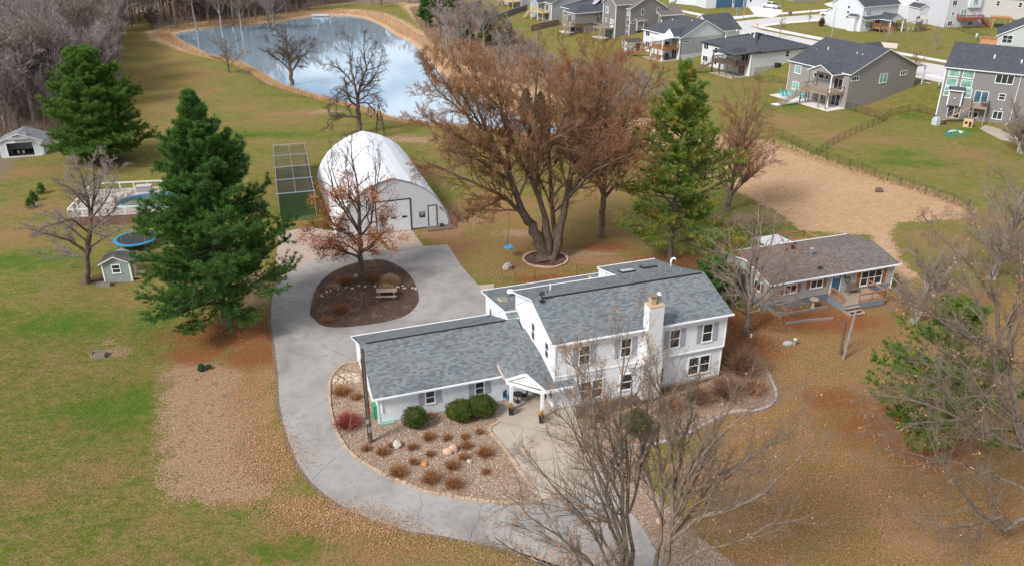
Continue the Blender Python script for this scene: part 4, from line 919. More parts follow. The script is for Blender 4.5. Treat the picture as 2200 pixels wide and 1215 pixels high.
# ------------------------------------------------------------------ conifers
def conifer(name, label, cat, base, h, rad, seed, mat, nbr=90, sub=12, tuft=7, bl=.3, bw=.045, blades=6, z0=.1, prof=None, tr=.3, gap=.12, bmat=None, group=None, lean=(0, 0), flat=.35, density=1.):
    rg = np.random.default_rng(seed); root = empty(name, label, cat, base, group=group)
    zt = np.linspace(0, h, 12); tp = np.stack([lean[0]*zt+rg.normal(0, .03, 12), lean[1]*zt+rg.normal(0, .03, 12), zt], 1); tp[0, :2] = 0
    V1, F1 = tubes(tp[None], np.maximum(tr*(1-zt/h), .02)[None]*1.0, 9)
    t = np.sort(rg.random(nbr)**.9)*(1-z0)+z0; t[-3:] = .985
    prof = prof or (lambda s: (1-s)**.75*min(1, .55+s*3))
    az = np.arange(nbr)*2.399+rg.normal(0, .3, nbr); L = rad*np.array([prof(s) for s in t])*rg.uniform(.62, 1.18, nbr)*np.where(t > .97, .3, 1)+.2
    holes = rg.random(nbr) < gap; L[holes] *= .55
    S0 = np.stack([np.interp(t*h, zt, tp[:, 0]), np.interp(t*h, zt, tp[:, 1]), t*h], 1)
    el = -.14+1.15*t**1.9+rg.normal(0, .12, nbr)
    D = np.stack([np.cos(az)*np.cos(el), np.sin(az)*np.cos(el), np.sin(el)], 1)
    P = grow(S0, D, L, 7, .06, .06, rg); Rr = np.maximum(.012+L[:, None]*.013, .012)*np.linspace(1, .25, 7)[None]
    V2, F2 = tubes(P, Rr, 5)
    # side branches in near-horizontal sprays
    N = nbr; m = sub; tt = np.clip((np.arange(m)+rg.random((N, m)))/m*.82+.18, 0, .995); f = tt*6; i = f.astype(int); fr = (f-i)[..., None]; n = np.arange(N)[:, None]
    s0 = P[n, i]*(1-fr)+P[n, i+1]*fr; d = nrm(P[n, i+1]-P[n, i]); side = nrm(np.cross(d, np.array([0, 0, 1.]))); sg = np.where(np.arange(m) % 2 == 0, 1, -1)[None, :, None]
    d2 = nrm(d*.75+side*sg*rg.uniform(.5, 1., (N, m, 1))+np.array([0, 0, 1.])*rg.normal(.12, .22, (N, m, 1)))
    l2 = L[:, None]*(.42*(1-tt)+.13)*rg.uniform(.7, 1.3, (N, m))+.15
    P2 = grow(s0.reshape(-1, 3), d2.reshape(-1, 3), l2.ravel(), 4, .08, .06, rg)
    V3, F3 = tubes(P2, np.full((len(P2), 4), .01)*np.linspace(1.3, .6, 4), 3)
    V, F = joinVF([(V1, F1), (V2, F2)]); npmesh('trunk', V, F, bmat or BARK_P, root, True)
    # upright leaders at branch ends
    nl_ = int(nbr*1.1); bi = rg.integers(0, nbr, nl_); kk = rg.integers(4, 7, nl_); s1 = P[bi, kk]; ll = rg.uniform(.35, 1.0, nl_)*(.6+h*.02)
    PL_ = grow(s1, nrm(np.stack([rg.normal(0, .25, nl_), rg.normal(0, .25, nl_), np.ones(nl_)], 1)), ll, 4, .06, .1, rg)
    # tufts
    kf = tuft; M = len(P2); s = rg.random((M, kf))**.7*2.999; i = s.astype(int); fr = (s-i)[..., None]; n = np.arange(M)[:, None]
    c = (P2[n, i]*(1-fr)+P2[n, i+1]*fr).reshape(-1, 3); dd = nrm(P2[n, i+1]-P2[n, i]).reshape(-1, 3)
    # tips of the main branches
    s = rg.random((nbr, kf*3))**.6*5.99; i = s.astype(int); fr = (s-i)[..., None]; n = np.arange(nbr)[:, None]
    c = np.concatenate([c, (P[n, i]*(1-fr)+P[n, i+1]*fr).reshape(-1, 3)]); dd = np.concatenate([dd, nrm(P[n, i+1]-P[n, i]).reshape(-1, 3)])
    s = rg.random((nl_, 9))*2.999; i = s.astype(int); fr = (s-i)[..., None]; n = np.arange(nl_)[:, None]
    c = np.concatenate([c, (PL_[n, i]*(1-fr)+PL_[n, i+1]*fr).reshape(-1, 3)]); dd = np.concatenate([dd, nrm(PL_[n, i+1]-PL_[n, i]).reshape(-1, 3)])
    s = h*(.9+.1*rg.random(60)); c = np.concatenate([c, np.stack([lean[0]*s, lean[1]*s, s], 1)]); dd = np.concatenate([dd, np.tile([0, 0, 1.], (60, 1))])
    keep = rg.random(len(c)) < density; c = c[keep]; dd = dd[keep]; c = c+rg.normal(0, .05, c.shape)
    Nt = len(c); B_ = blades; r = rg.normal(0, 1, (Nt, B_, 3)); r[..., 2] *= .8
    v = nrm(dd[:, None]*.75+nrm(r)*.9+np.array([0, 0, .3])); ln = (bl*rg.uniform(.7, 1.25, (Nt, B_)))[..., None]
    w = nrm(np.cross(v, rg.normal(0, 1, (Nt, B_, 3))))*bw*.5; cc = c[:, None]
    Vn = np.stack([cc-w, cc+w, cc+v*ln+w*.35, cc+v*ln-w*.35], 2).reshape(-1, 3); Fn = np.arange(len(Vn)).reshape(-1, 4)
    rr_ = np.linalg.norm(c[:, :2]-np.stack([lean[0]*c[:, 2], lean[1]*c[:, 2]], 1), axis=1)
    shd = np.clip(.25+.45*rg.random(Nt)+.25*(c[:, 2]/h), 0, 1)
    lo, _ = joinVF([(V3, F3)])
    npmesh('branches', V3, F3, bmat or BARK_P, root)
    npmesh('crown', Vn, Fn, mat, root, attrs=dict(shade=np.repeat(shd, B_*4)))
    return root

def G3(px, py): return g(px, py)
NEEDLE_YG = leafmat('bright_green_needles', (.04, .11, .012), (.15, .27, .03), (.25, .31, .04), .38)
# ---- pines near the drive
b = G3(488, 702)
conifer('pine_tree', 'tallest dense green pine beside the curved driveway', 'pine tree', b, 21.3, 7.2, 3, NEEDLE_B, nbr=200, sub=20, tuft=12, bl=.30, bw=.05, blades=7, z0=.085, tr=.34, gap=.22,
        prof=lambda s: min(1, .56+1.5*s)*(1-s)**.95*1.36, lean=(.004, 0))
b = G3(228, 348)
conifer('pine_tree', 'broad green pine beside the small open garage shed', 'pine tree', b, 14.8, 8.2, 5, NEEDLE, nbr=180, sub=18, tuft=11, bl=.36, bw=.075, blades=6, gap=.2, z0=.07, tr=.34,
        prof=lambda s: (1-s)**.5*min(1, .7+s*2), lean=(-.01, 0))
b = G3(1440, 562)
conifer('pine_tree', 'olive green pine with see-through branches behind the farmhouse', 'pine tree', b, 20.4, 8.6, 8, NEEDLE_Y, nbr=92, sub=17, tuft=8, bl=.34, bw=.06, blades=6, z0=.09, tr=.3, gap=.34,
        prof=lambda s: (1-s)**.72*min(1, .8+s), lean=(-.004, 0))
b = G3(1990, 935)
conifer('pine_tree', 'bright green pine half hidden by bare branches at the right', 'pine tree', b, 10.6, 6.2, 11, NEEDLE_YG, nbr=62, sub=14, tuft=8, bl=.26, bw=.045, blades=7, z0=.10, tr=.25, gap=.25,
        prof=lambda s: (1-s)**.6*min(1, .7+s*2.2), lean=(-.05, .0))
# ---- maple with the stone ring
b = G3(1170, 558)
tk = [LW(b, [(1168,560,0,.72),(1163,530,0,.66),(1150,500,-.2,.5),(1122,455,-.6,.42)]), LW(b, [(1172,560,0,.6),(1176,520,.2,.55),(1172,470,.4,.36)]), LW(b, [(1182,560,.1,.62),(1196,520,.3,.5),(1210,470,.6,.4),(1216,430,.9,.34)])]
lm = [LW(b, p) for p in [
 [(1122,455,-.6,.36),(1098,395,-1,.3),(1070,330,-1.6,.24),(1040,280,-2,.18),(1010,215,-2.4,.1),(985,150,-2.6,.04)],
 [(1130,465,-.6,.28),(1085,420,-1.8,.2),(1040,395,-3,.15),(985,375,-4,.1),(930,350,-4.6,.04)],
 [(1098,395,-1,.24),(1090,330,-.4,.2),(1085,250,0,.15),(1075,180,.3,.1),(1060,110,.6,.04)],
 [(1172,470,.4,.3),(1150,400,.6,.26),(1135,330,.8,.2),(1140,240,1,.14),(1150,170,1.2,.09),(1150,100,1.4,.04)],
 [(1150,400,.4,.22),(1120,350,2,.17),(1100,290,3.4,.12),(1085,220,4.2,.05)],
 [(1216,430,.9,.3),(1225,360,1,.25),(1235,290,1,.2),(1232,210,1.1,.14),(1240,130,1.2,.05)],
 [(1216,430,.9,.26),(1250,380,.3,.22),(1275,310,-.5,.16),(1300,230,-1,.11),(1330,150,-1.2,.04)],
 [(1196,520,.3,.26),(1190,440,2.,.24),(1190,350,3.2,.18),(1185,260,4,.12),(1190,170,4.6,.05)],
 [(1250,380,.3,.2),(1290,345,-2,.15),(1330,290,-3.6,.1),(1365,240,-4.4,.04)],
 [(1070,330,-1.6,.18),(1020,310,-3,.13),(965,285,-4,.09),(905,250,-4.4,.03)],
 [(1085,420,-1.8,.15),(1050,440,-4,.12),(1010,450,-5.5,.08),(975,470,-6,.03)],
 [(1175,330,-1,.2),(1200,280,-2.4,.15),(1215,220,-3.4,.1),(1225,150,-3.8,.04)],
 [(1040,280,-2,.14),(985,240,-2,.1),(930,190,-2,.07),(900,140,-2,.03)],
 [(1235,290,1,.17),(1275,220,2.4,.12),(1310,160,3.4,.08),(1340,110,4,.03)],
 [(1070,330,-1.6,.16),(1010,270,.4,.12),(960,200,1.4,.08),(925,135,2,.03)], [(1085,250,0,.14),(1040,190,2,.1),(1010,140,3,.06),(1000,100,3.4,.02)],
 [(1190,350,3.2,.15),(1240,270,5,.11),(1270,190,6,.07),(1290,110,6.4,.03)], [(1225,360,1,.18),(1300,300,3,.13),(1370,230,4.4,.08),(1400,170,5,.03)],
 [(1098,395,-1,.18),(1050,350,-4,.13),(1000,330,-6,.09),(940,320,-7,.03)], [(1216,430,.9,.2),(1270,370,-3,.15),(1320,340,-5,.1),(1370,320,-6,.03)],
 [(1150,400,.6,.18),(1160,330,-3.5,.14),(1150,250,-5.5,.1),(1120,180,-6.5,.04)], [(1040,280,-2,.13),(1000,220,-5,.09),(975,180,-6.5,.03)]]]
bare('maple_tree', 'huge many-stemmed maple with rusty buds rising from a stone ring', 'maple tree', b, tk, lm,
     [spec(15, .08, .98, .42, .68, 6, .14, .05, rr=.45, rmin=.024), spec(9, .15, .98, .46, .7, 5, .16, .06, rr=.6, rmin=.018), spec(7, .12, 1, .5, .72, 4, .18, .06, rr=.6, rmin=.012), spec(4, .2, 1, .6, .7, 3, .2, .04, rr=.6, rmin=.010)],
     21, BARK_D, TWIG_U, leaves=(190000, .05, BUDS, 'buds', .05, .8), sides=(12, 9))
b = G3(1292, 508)
autotree('maple_tree', 'slimmer straight maple between the huge maple and the pine', 'maple tree', b, 18.8, 6.6, 31, [spec(12, .12, .98, .46, .6, 5, .13, .08, rmin=.02), spec(9, .12, 1, .5, .65, 4, .16, .06, rmin=.014), spec(7, .15, 1, .55, .7, 3, .18, .04, rmin=.011)],
         BARK, TWIG_U, tr=.36, nl=13, fork=.24, upl=.95, leaves=(60000, .062, BUDS, 'buds', .05, .8))
b = G3(1562, 452)
autotree('bare_tree', 'thin rusty bare tree standing just behind the olive pine', 'tree', b, 15.5, 5.4, 33, [spec(10, .15, .98, .42, .6, 5, .13, .1, rmin=.02), spec(8, .15, 1, .45, .65, 4, .16, .06, rmin=.014), spec(5, .2, 1, .5, .7, 3, .18, .04, rmin=.01)],
         BARK, TWIG_U, tr=.25, nl=10, fork=.12, upl=1.1, leaves=(9000, .08, BUDS, 'buds', .12, .8), stems=2)
# ---- oak in the island
b = G3(777, 592)
tk = [LW(b, [(777,592,0,.30),(775,560,0,.26),(773,520,0,.24),(772,490,0,.22)])]
lm = [LW(b, p) for p in [
 [(772,490,0,.2),(770,440,0,.16),(764,380,.1,.1),(758,330,.2,.05),(757,292,.2,.02)],
 [(775,555,0,.13),(745,540,-1,.11),(715,530,-2,.07),(680,535,-2.6,.03)],
 [(773,530,0,.12),(740,500,.6,.1),(705,470,1,.07),(680,430,1.2,.03)],
 [(772,500,0,.13),(745,450,-.6,.1),(720,400,-1,.07),(705,330,-1.2,.025)],
 [(773,510,0,.12),(800,480,.4,.1),(812,420,.6,.07),(822,350,.8,.03)],
 [(775,545,0,.10),(790,535,-1.2,.08),(810,515,-2,.05),(850,510,-2.4,.02)],
 [(773,520,0,.11),(755,500,-1.8,.09),(720,490,-3,.06),(672,490,-3.6,.02)],
 [(772,490,0,.11),(790,440,-1.2,.08),(800,380,-1.6,.05),(798,320,-1.8,.02)],
 [(772,495,0,.11),(735,430,1.4,.08),(715,370,2,.05),(712,310,2.2,.02)],
 [(771,460,0,.10),(750,420,1,.07),(738,360,1.5,.04),(740,300,1.8,.02)],
 [(774,540,0,.09),(800,520,1.6,.07),(825,490,2.4,.04),(835,450,2.8,.02)],
 [(775,548,0,.10),(740,525,1.8,.08),(700,510,2.6,.05),(655,500,3,.02)]]]
bare('oak_tree', 'oak in the driveway island still holding orange brown leaves', 'oak tree', b, tk, lm,
     [spec(10, .15, .98, .36, .7, 5, .14, .06, rmin=.018), spec(7, .15, 1, .45, .7, 4, .16, .08, rmin=.012), spec(4, .2, 1, .5, .7, 3, .18, .06, rmin=.009)],
     41, BARK_D, TWIG_D, leaves=(19000, .17, OAKLEAF, 'leaves', .12, .5, 2400, lambda p: p[:, 2] < 10.5+0*p[:, 0]))
# ---- pale bare tree by the playhouse
b = G3(186, 607)
tk = [LW(b, [(186,607,0,.34),(187,560,0,.28),(190,520,0,.26),(194,480,0,.2)])]
lm = [LW(b, p) for p in [
 [(194,480,0,.17),(192,430,0,.13),(180,390,.2,.09),(168,345,.4,.03)],
 [(194,478,0,.15),(200,430,.2,.12),(203,380,.4,.08),(200,330,.5,.03)],
 [(188,545,0,.16),(150,515,-.6,.13),(110,505,-1,.09),(60,490,-1.2,.04)],
 [(190,520,0,.13),(150,490,.5,.1),(110,472,1,.07),(70,465,1.2,.03)],
 [(192,500,0,.12),(155,470,-1.2,.09),(110,485,-2,.06),(70,505,-2.4,.02)],
 [(189,535,0,.12),(215,515,-.8,.1),(245,500,-1.4,.06),(275,485,-1.8,.02)],
 [(191,505,0,.12),(220,475,1,.1),(248,450,1.8,.06),(275,420,2.2,.02)],
 [(194,470,0,.11),(220,430,-.6,.08),(240,390,-1,.05),(262,355,-1.2,.02)],
 [(188,560,0,.09),(160,550,1,.07),(120,540,1.8,.05),(85,548,2.2,.02)],
 [(193,450,0,.10),(165,420,-1,.07),(135,400,-1.6,.05),(105,395,-2,.02)],
 [(198,440,0,.09),(212,400,1.4,.07),(220,360,2,.04),(228,330,2.3,.02)],
 [(190,440,0,.09),(165,400,1.2,.07),(150,370,1.9,.04),(140,345,2.2,.02)]]]
bare('bare_tree', 'wide pale-twigged bare tree beside the small playhouse', 'tree', b, tk, lm,
     [spec(10, .2, .98, .36, .75, 5, .22, .07, rmin=.02), spec(11, .12, 1, .5, .75, 4, .24, .1, rmin=.011), spec(8, .15, 1, .55, .8, 3, .25, .1, rmin=.009)], 51, BARK_D, TWIG_G)
# ---- grey tree before the ranch house
b = G3(1602, 716)
tk = [LW(b, [(1602,716,0,.30),(1606,680,0,.25),(1612,650,0,.23)])]
lm = [LW(b, p) for p in [
 [(1612,650,0,.16),(1622,600,0,.12),(1632,540,.2,.08),(1640,480,.3,.05),(1648,425,.3,.02)],
 [(1612,650,0,.15),(1608,600,.3,.12),(1612,540,.5,.08),(1612,470,.6,.03)],
 [(1606,670,0,.13),(1580,620,-.5,.1),(1560,570,-.8,.07),(1545,520,-1,.03)],
 [(1610,655,0,.11),(1590,600,1,.09),(1575,540,1.6,.05),(1570,480,2,.02)],
 [(1608,668,0,.12),(1650,640,-.6,.09),(1690,600,-1,.06),(1720,570,-1.2,.02)],
 [(1610,660,0,.11),(1655,620,.8,.08),(1690,560,1.4,.05),(1705,510,1.7,.02)],
 [(1606,675,0,.12),(1570,655,-1.2,.08),(1535,640,-1.8,.05),(1505,640,-2,.02)],
 [(1606,672,0,.11),(1640,665,-1.6,.08),(1680,655,-2.4,.05),(1715,640,-2.8,.02)],
 [(1612,648,0,.11),(1635,590,-1,.08),(1660,520,-1.5,.05),(1680,450,-1.8,.02)],
 [(1610,655,0,.10),(1575,610,1.6,.08),(1545,590,2.4,.05),(1520,560,2.8,.02)]]]
bare('bare_tree', 'bare grey tree in front of the left end of the ranch house', 'tree', b, tk, lm,
     [spec(9, .2, .98, .36, .75, 5, .18, .04, rmin=.018), spec(7, .15, 1, .45, .75, 4, .2, .0, rmin=.012), spec(5, .2, 1, .5, .8, 3, .22, -.02, rmin=.009)], 61, BARK, TWIG_R,
     leaves=(1400, .08, OAKLEAF, 'leaves', .1, .7))
# ---- the two foreground trees
b = G3(1338, 1330)
tk = [LW(b, [(1335,1330,0,0.234),(1340,1250,0,0.203),(1345,1180,0,0.156)]), LW(b, [(1348,1330,.3,0.187),(1352,1260,.4,0.156),(1360,1180,.5,0.125)]), LW(b, [(1325,1330,-.2,0.172),(1320,1270,-.2,0.156),(1335,1200,-.2,0.133)])]
lm = [LW(b, p) for p in [
 [(1345,1180,0,0.14),(1340,1080,0,0.109),(1328,980,.2,0.0858),(1322,880,.3,0.0546),(1338,780,.4,0.0351),(1345,680,.4,0.0117)],
 [(1360,1180,.5,0.109),(1355,1080,.7,0.0936),(1352,980,.9,0.0702),(1358,880,1,0.039),(1375,780,1.1,0.0156)],
 [(1335,1200,-.2,0.117),(1325,1090,-.5,0.0936),(1300,1000,-.7,0.0702),(1290,900,-.8,0.0468),(1285,790,-.9,0.0234),(1262,720,-1,0.00936)],
 [(1335,1190,-.2,0.101),(1300,1080,-.8,0.0858),(1270,1000,-1,0.0624),(1245,930,-1.2,0.039),(1215,860,-1.3,0.0156)],
 [(1325,1240,-.2,0.101),(1270,1130,-1,0.078),(1200,1060,-1.6,0.0546),(1160,1010,-1.9,0.039),(1110,960,-2.1,0.0156)],
 [(1322,1270,-.2,0.101),(1260,1190,-1.4,0.078),(1190,1130,-2,0.0546),(1130,1090,-2.4,0.0312),(1080,1050,-2.6,0.0156)],
 [(1330,1215,0,0.0936),(1290,1150,1,0.078),(1230,1100,1.6,0.0546),(1160,1080,2,0.0312),(1105,1080,2.2,0.0156)],
 [(1320,1290,-.2,0.0936),(1240,1240,-1.4,0.0702),(1150,1210,-2.2,0.0468),(1085,1160,-2.6,0.0234)],
 [(1345,1180,0,0.0936),(1310,1060,1,0.078),(1260,960,1.6,0.0546),(1230,880,1.9,0.0312),(1205,820,2,0.0156)],
 [(1340,1090,0,0.078),(1290,980,.8,0.0624),(1240,930,1.2,0.039),(1185,880,1.4,0.0156)],
 [(1352,1100,.6,0.078),(1370,1000,1.4,0.0624),(1378,900,1.8,0.039),(1385,800,2,0.0156)],
 [(1328,1000,.2,0.0702),(1300,900,-.2,0.0546),(1270,820,-.6,0.0312),(1235,760,-.8,0.0117)],
 [(1300,1230,-.6,0.078),(1220,1180,.4,0.0546),(1150,1150,1,0.039),(1095,1130,1.3,0.0156)],
 [(1300,1000,-.7,0.0624),(1255,880,-.4,0.0468),(1240,800,-.3,0.0234),(1225,740,-.3,0.00936)]]]
fgs = [spec(13, .15, .98, .34, .6, 6, .14, .09, rr=.48, rmin=.012), spec(9, .12, 1, .44, .65, 5, .17, .10, rmin=.007), spec(7, .12, 1, .52, .7, 4, .2, .08, rmin=.0052)]
bare('bare_tree', 'nearest bare tree with crowded upright stems before the porch', 'tree', b, tk, lm, fgs, 71, BARK, TWIG,
     leaves=(1500, .13, TANLEAF, 'leaves', .05, .55, 420), sides=(10, 8), lk=11)
b = G3(1412, 1330)
tk = [LW(b, [(1418,1330,0,0.234),(1425,1250,0,0.203),(1435,1180,0,0.172)]), LW(b, [(1400,1330,.3,0.172),(1402,1260,.4,0.148),(1412,1190,.4,0.125)])]
lm = [LW(b, p) for p in [
 [(1435,1180,0,0.14),(1448,1100,0,0.117),(1452,1020,.1,0.0936),(1445,930,.2,0.0702),(1432,850,.3,0.039),(1428,760,.3,0.0156)],
 [(1412,1190,.4,0.109),(1425,1100,.6,0.0936),(1422,1000,.8,0.0702),(1415,900,1,0.0468),(1420,800,1.1,0.0156)],
 [(1448,1100,0,0.101),(1470,1020,-.2,0.0858),(1500,960,-.4,0.0624),(1560,890,-.6,0.039),(1590,820,-.7,0.0117)],
 [(1440,1160,0,0.117),(1500,1120,-.6,0.101),(1580,1090,-1,0.078),(1650,1055,-1.4,0.0546),(1700,1010,-1.6,0.0312),(1745,950,-1.8,0.0117)],
 [(1438,1170,0,0.101),(1490,1080,1,0.0858),(1530,1030,1.5,0.0624),(1600,990,1.9,0.039),(1690,930,2.2,0.0156)],
 [(1442,1140,0,0.101),(1480,1050,.2,0.0858),(1530,960,.5,0.0624),(1600,880,.8,0.039),(1680,830,1,0.0117)],
 [(1450,1060,0,0.0858),(1465,960,.6,0.0702),(1490,870,1,0.0468),(1510,780,1.2,0.0156)],
 [(1428,1230,0,0.101),(1500,1190,-1,0.078),(1580,1170,-1.6,0.0546),(1650,1130,-2,0.0312),(1720,1120,-2.2,0.0117)],
 [(1420,1120,.4,0.078),(1400,1020,1,0.0624),(1380,950,1.4,0.0468),(1360,880,1.6,0.0156)],
 [(1425,1260,0,0.0936),(1500,1250,-1.4,0.0702),(1580,1230,-2.2,0.0468),(1660,1215,-2.6,0.0234)],
 [(1446,1000,.1,0.0702),(1430,920,-.8,0.0546),(1400,860,-1.2,0.0312),(1390,780,-1.4,0.0117)],
 [(1500,1120,-.6,0.078),(1560,1030,-.6,0.0546),(1640,960,-.6,0.039),(1740,900,-.6,0.0117)],
 [(1447,1110,0,0.0858),(1500,1000,-1.4,0.0624),(1560,930,-2,0.039),(1640,870,-2.3,0.0117)]]]
bare('bare_tree', 'nearest bare tree whose long limbs reach right over the tan lawn', 'tree', b, tk, lm, fgs, 72, BARK, TWIG,
     leaves=(700, .13, TANLEAF, 'leaves', .05, .55, 220), sides=(10, 8), lk=11)
# ---- big tree at the right edge
b = G3(2235, 1150)
tk = [LW(b, [(2235,1150,0,0.36),(2225,1050,0,0.302),(2205,960,0,0.259),(2185,900,0,0.23)])]
lm = [LW(b, p) for p in [
 [(2185,900,0,0.187),(2165,820,.2,0.158),(2150,740,.4,0.13),(2140,660,.6,0.0936),(2130,580,.8,0.0576),(2140,480,.9,0.0216)],
 [(2180,890,0,0.144),(2145,800,-.6,0.122),(2120,730,-1,0.0936),(2090,640,-1.4,0.0576),(2060,560,-1.6,0.0216)],
 [(2205,960,0,0.144),(2130,940,-1,0.108),(2060,900,-1.8,0.072),(1980,830,-2.6,0.0504),(1900,810,-3,0.0216)],
 [(2205,970,0,0.122),(2110,920,1,0.0936),(2020,880,2,0.0648),(1930,850,2.6,0.0432),(1850,840,3,0.0216)],
 [(2160,820,.2,0.108),(2100,740,1.4,0.0792),(2040,700,2.2,0.0504),(1960,680,2.8,0.0288),(1900,640,3,0.0144)],
 [(2230,1090,0,0.173),(2160,1130,-1.4,0.144),(2090,1080,-2.2,0.108),(2050,1040,-2.8,0.072),(1990,960,-3.2,0.036),(1960,900,-3.4,0.0144)],
 [(2150,1110,-1.4,0.101),(2060,1130,-2.6,0.072),(1980,1120,-3.4,0.0432),(1900,1100,-3.8,0.0144)],
 [(2150,740,.4,0.0936),(2180,660,1,0.072),(2190,580,1.4,0.0504),(2185,500,1.6,0.0144)],
 [(2130,640,.6,0.0792),(2080,560,1,0.0576),(2030,500,1.4,0.036),(1990,450,1.6,0.0144)],
 [(2120,730,-1,0.0864),(2050,690,-2.2,0.0648),(1990,640,-3,0.0432),(1930,620,-3.4,0.0144)],
 [(2060,900,-1.8,0.0648),(1990,900,-3,0.0504),(1920,930,-4,0.0288),(1860,910,-4.4,0.0144)],
 [(2205,960,0,0.108),(2150,880,-2.4,0.0864),(2080,830,-4,0.0576),(2000,800,-5,0.036),(1920,760,-5.6,0.0144)],
 [(2225,1060,0,0.108),(2140,1020,1,0.0792),(2060,990,2,0.0504),(1960,1010,2.6,0.0288),(1880,990,3,0.0144)],
 [(2050,1040,-2.8,0.0576),(2010,990,-2.4,0.0432),(1950,970,-2.2,0.0288),(1890,960,-2,0.0144)],
 [(2165,820,.2,0.108),(2200,740,-1,0.0792),(2220,660,-1.6,0.0504),(2240,580,-2,0.0144)]]]
bare('bare_tree', 'large grey bare tree leaning in from the right edge over the green pine', 'tree', b, tk, lm,
     [spec(14, .12, .98, .30, .72, 6, .17, .05, rr=.42, rmin=.012), spec(10, .12, 1, .46, .72, 5, .2, .04, rmin=.0075), spec(8, .12, 1, .52, .8, 4, .24, .03, rmin=.0055)], 81, BARK, TWIG,
     leaves=(1500, .12, TANLEAF, 'leaves', .05, .6, 400), sides=(12, 8), lk=11)
for i, (px, py, h, sp, sd_, lab) in enumerate([(2130,600,13.5,6.2,91,'brushy bare tree left of centre among the thicket above the tan field corner'), (2215,640,14,6.2,92,'bare tree at the right edge above the thicket'), (1960,690,8.5,3.6,93,'small bare tree rising behind the bright green pine'), (2190,330,7.5,3.6,94,'pale bare tree at the corner of the tall grey house')]):
    autotree('bare_tree', lab, 'tree', G3(px, py), h, sp, sd_, [spec(9, .15, .98, .42, .65, 5, .17, .06, rmin=.018), spec(7, .15, 1, .46, .7, 4, .2, .04, rmin=.012), spec(5, .2, 1, .5, .8, 3, .22, .03, rmin=.009)], BARK_G, TWIG_R, tr=.2, nl=11, fork=.12, upl=.85, stems=2)
# ---- trees on the pond bank
b = G3(628, 186)
autotree('bare_tree', 'round-crowned dark bare tree on the near pond bank', 'tree', b, 12.2, 6.2, 101, [spec(10, .15, .98, .42, .7, 5, .16, .0, rmin=.025), spec(9, .12, 1, .5, .75, 4, .18, -.05, rmin=.016), spec(6, .2, 1, .55, .8, 3, .2, -.1, rmin=.013)], BARK_D, TWIG_D, tr=.42, nl=8, fork=.24, upl=.85)
b = G3(774, 287)
tk = [LW(b, [(774,287,0,.42),(771,250,0,.36),(769,225,0,.32)])]
lm = [LW(b, p) for p in [
 [(769,225,0,.26),(772,190,0,.2),(785,150,.2,.14),(782,110,.3,.08),(780,66,.3,.03)],
 [(769,225,0,.24),(762,185,-.4,.18),(752,140,-.8,.12),(750,105,-1,.06),(745,70,-1,.02)],
 [(768,228,0,.2),(750,215,-.6,.17),(742,190,-.8,.14),(738,168,-.9,.1)],
 [(771,252,0,.2),(745,250,-1,.16),(725,258,-1.6,.11),(712,262,-1.8,.06),(700,280,-2,.02)],
 [(762,185,0,.14),(735,150,.8,.1),(708,140,1.3,.06),(690,145,1.5,.02)],
 [(772,200,0,.16),(792,180,.8,.12),(812,150,1.3,.07),(822,120,1.5,.02)],
 [(770,218,0,.15),(795,200,-1,.12),(815,215,-1.8,.07),(822,240,-2,.02)],
 [(769,222,0,.14),(790,220,1,.1),(805,240,1.8,.06),(812,262,2,.02)],
 [(769,215,0,.14),(745,205,1,.11),(720,215,1.8,.07),(700,240,2,.02)],
 [(785,150,.2,.1),(800,115,1,.07),(810,90,1.3,.02)],
 [(762,170,0,.12),(735,190,-1.6,.09),(712,210,-2.6,.05),(700,230,-3,.02)]]]
bare('bare_tree', 'gnarled drooping bare tree between the barn ridge and the pond', 'tree', b, tk, lm,
     [spec(11, .15, .98, .34, .75, 5, .2, -.0, rmin=.022), spec(9, .12, 1, .5, .8, 4, .22, -.06, rmin=.015), spec(7, .15, 1, .55, .8, 3, .24, -.12, rmin=.012)], 111, BARK_D, TWIG_D)
b = G3(492, 157)
autotree('bare_tree', 'small round bare tree on the lawn left of the pond', 'tree', b, 7.4, 4.6, 121, [spec(9, .2, .98, .42, .6, 5, .14, .04, rmin=.025), spec(7, .15, 1, .45, .65, 4, .16, .02, rmin=.018), spec(4, .2, 1, .5, .7, 3, .18, .0, rmin=.015)], BARK, TWIG_R, tr=.24, nl=10, fork=.16, upl=.75)
# ================================================================== the neighbourhood
def roofblock(mb, x0, x1, y0, y1, ze, zr, axis='y', hip=(0, 0), ov=.4, t=.18):
    X0, X1, Y0, Y1 = x0-ov, x1+ov, y0-ov, y1+ov
    if axis == 'y':
        xm = (X0+X1)/2; hw = (X1-X0)/2; a = Y0+(hw if hip[0] else 0); b = Y1-(hw if hip[1] else 0)
        p, q = (xm, a, zr), (xm, b, zr); c = [(X0,Y0,ze),(X1,Y0,ze),(X1,Y1,ze),(X0,Y1,ze)]
        mb.slab([c[0], p, q, c[3]], t); mb.slab([c[1], c[2], q, p], t)
        if hip[0]: mb.slab([c[0], c[1], p], t)
        if hip[1]: mb.slab([c[2], c[3], q], t)
    else:
        ym = (Y0+Y1)/2; hw = (Y1-Y0)/2; a = X0+(hw if hip[0] else 0); b = X1-(hw if hip[1] else 0)
        p, q = (a, ym, zr), (b, ym, zr); c = [(X0,Y0,ze),(X1,Y0,ze),(X1,Y1,ze),(X0,Y1,ze)]
        mb.slab([c[0], c[1], q, p], t); mb.slab([c[3], p, q, c[2]], t)
        if hip[0]: mb.slab([c[0], p, c[3]], t)
        if hip[1]: mb.slab([c[1], c[2], q], t)
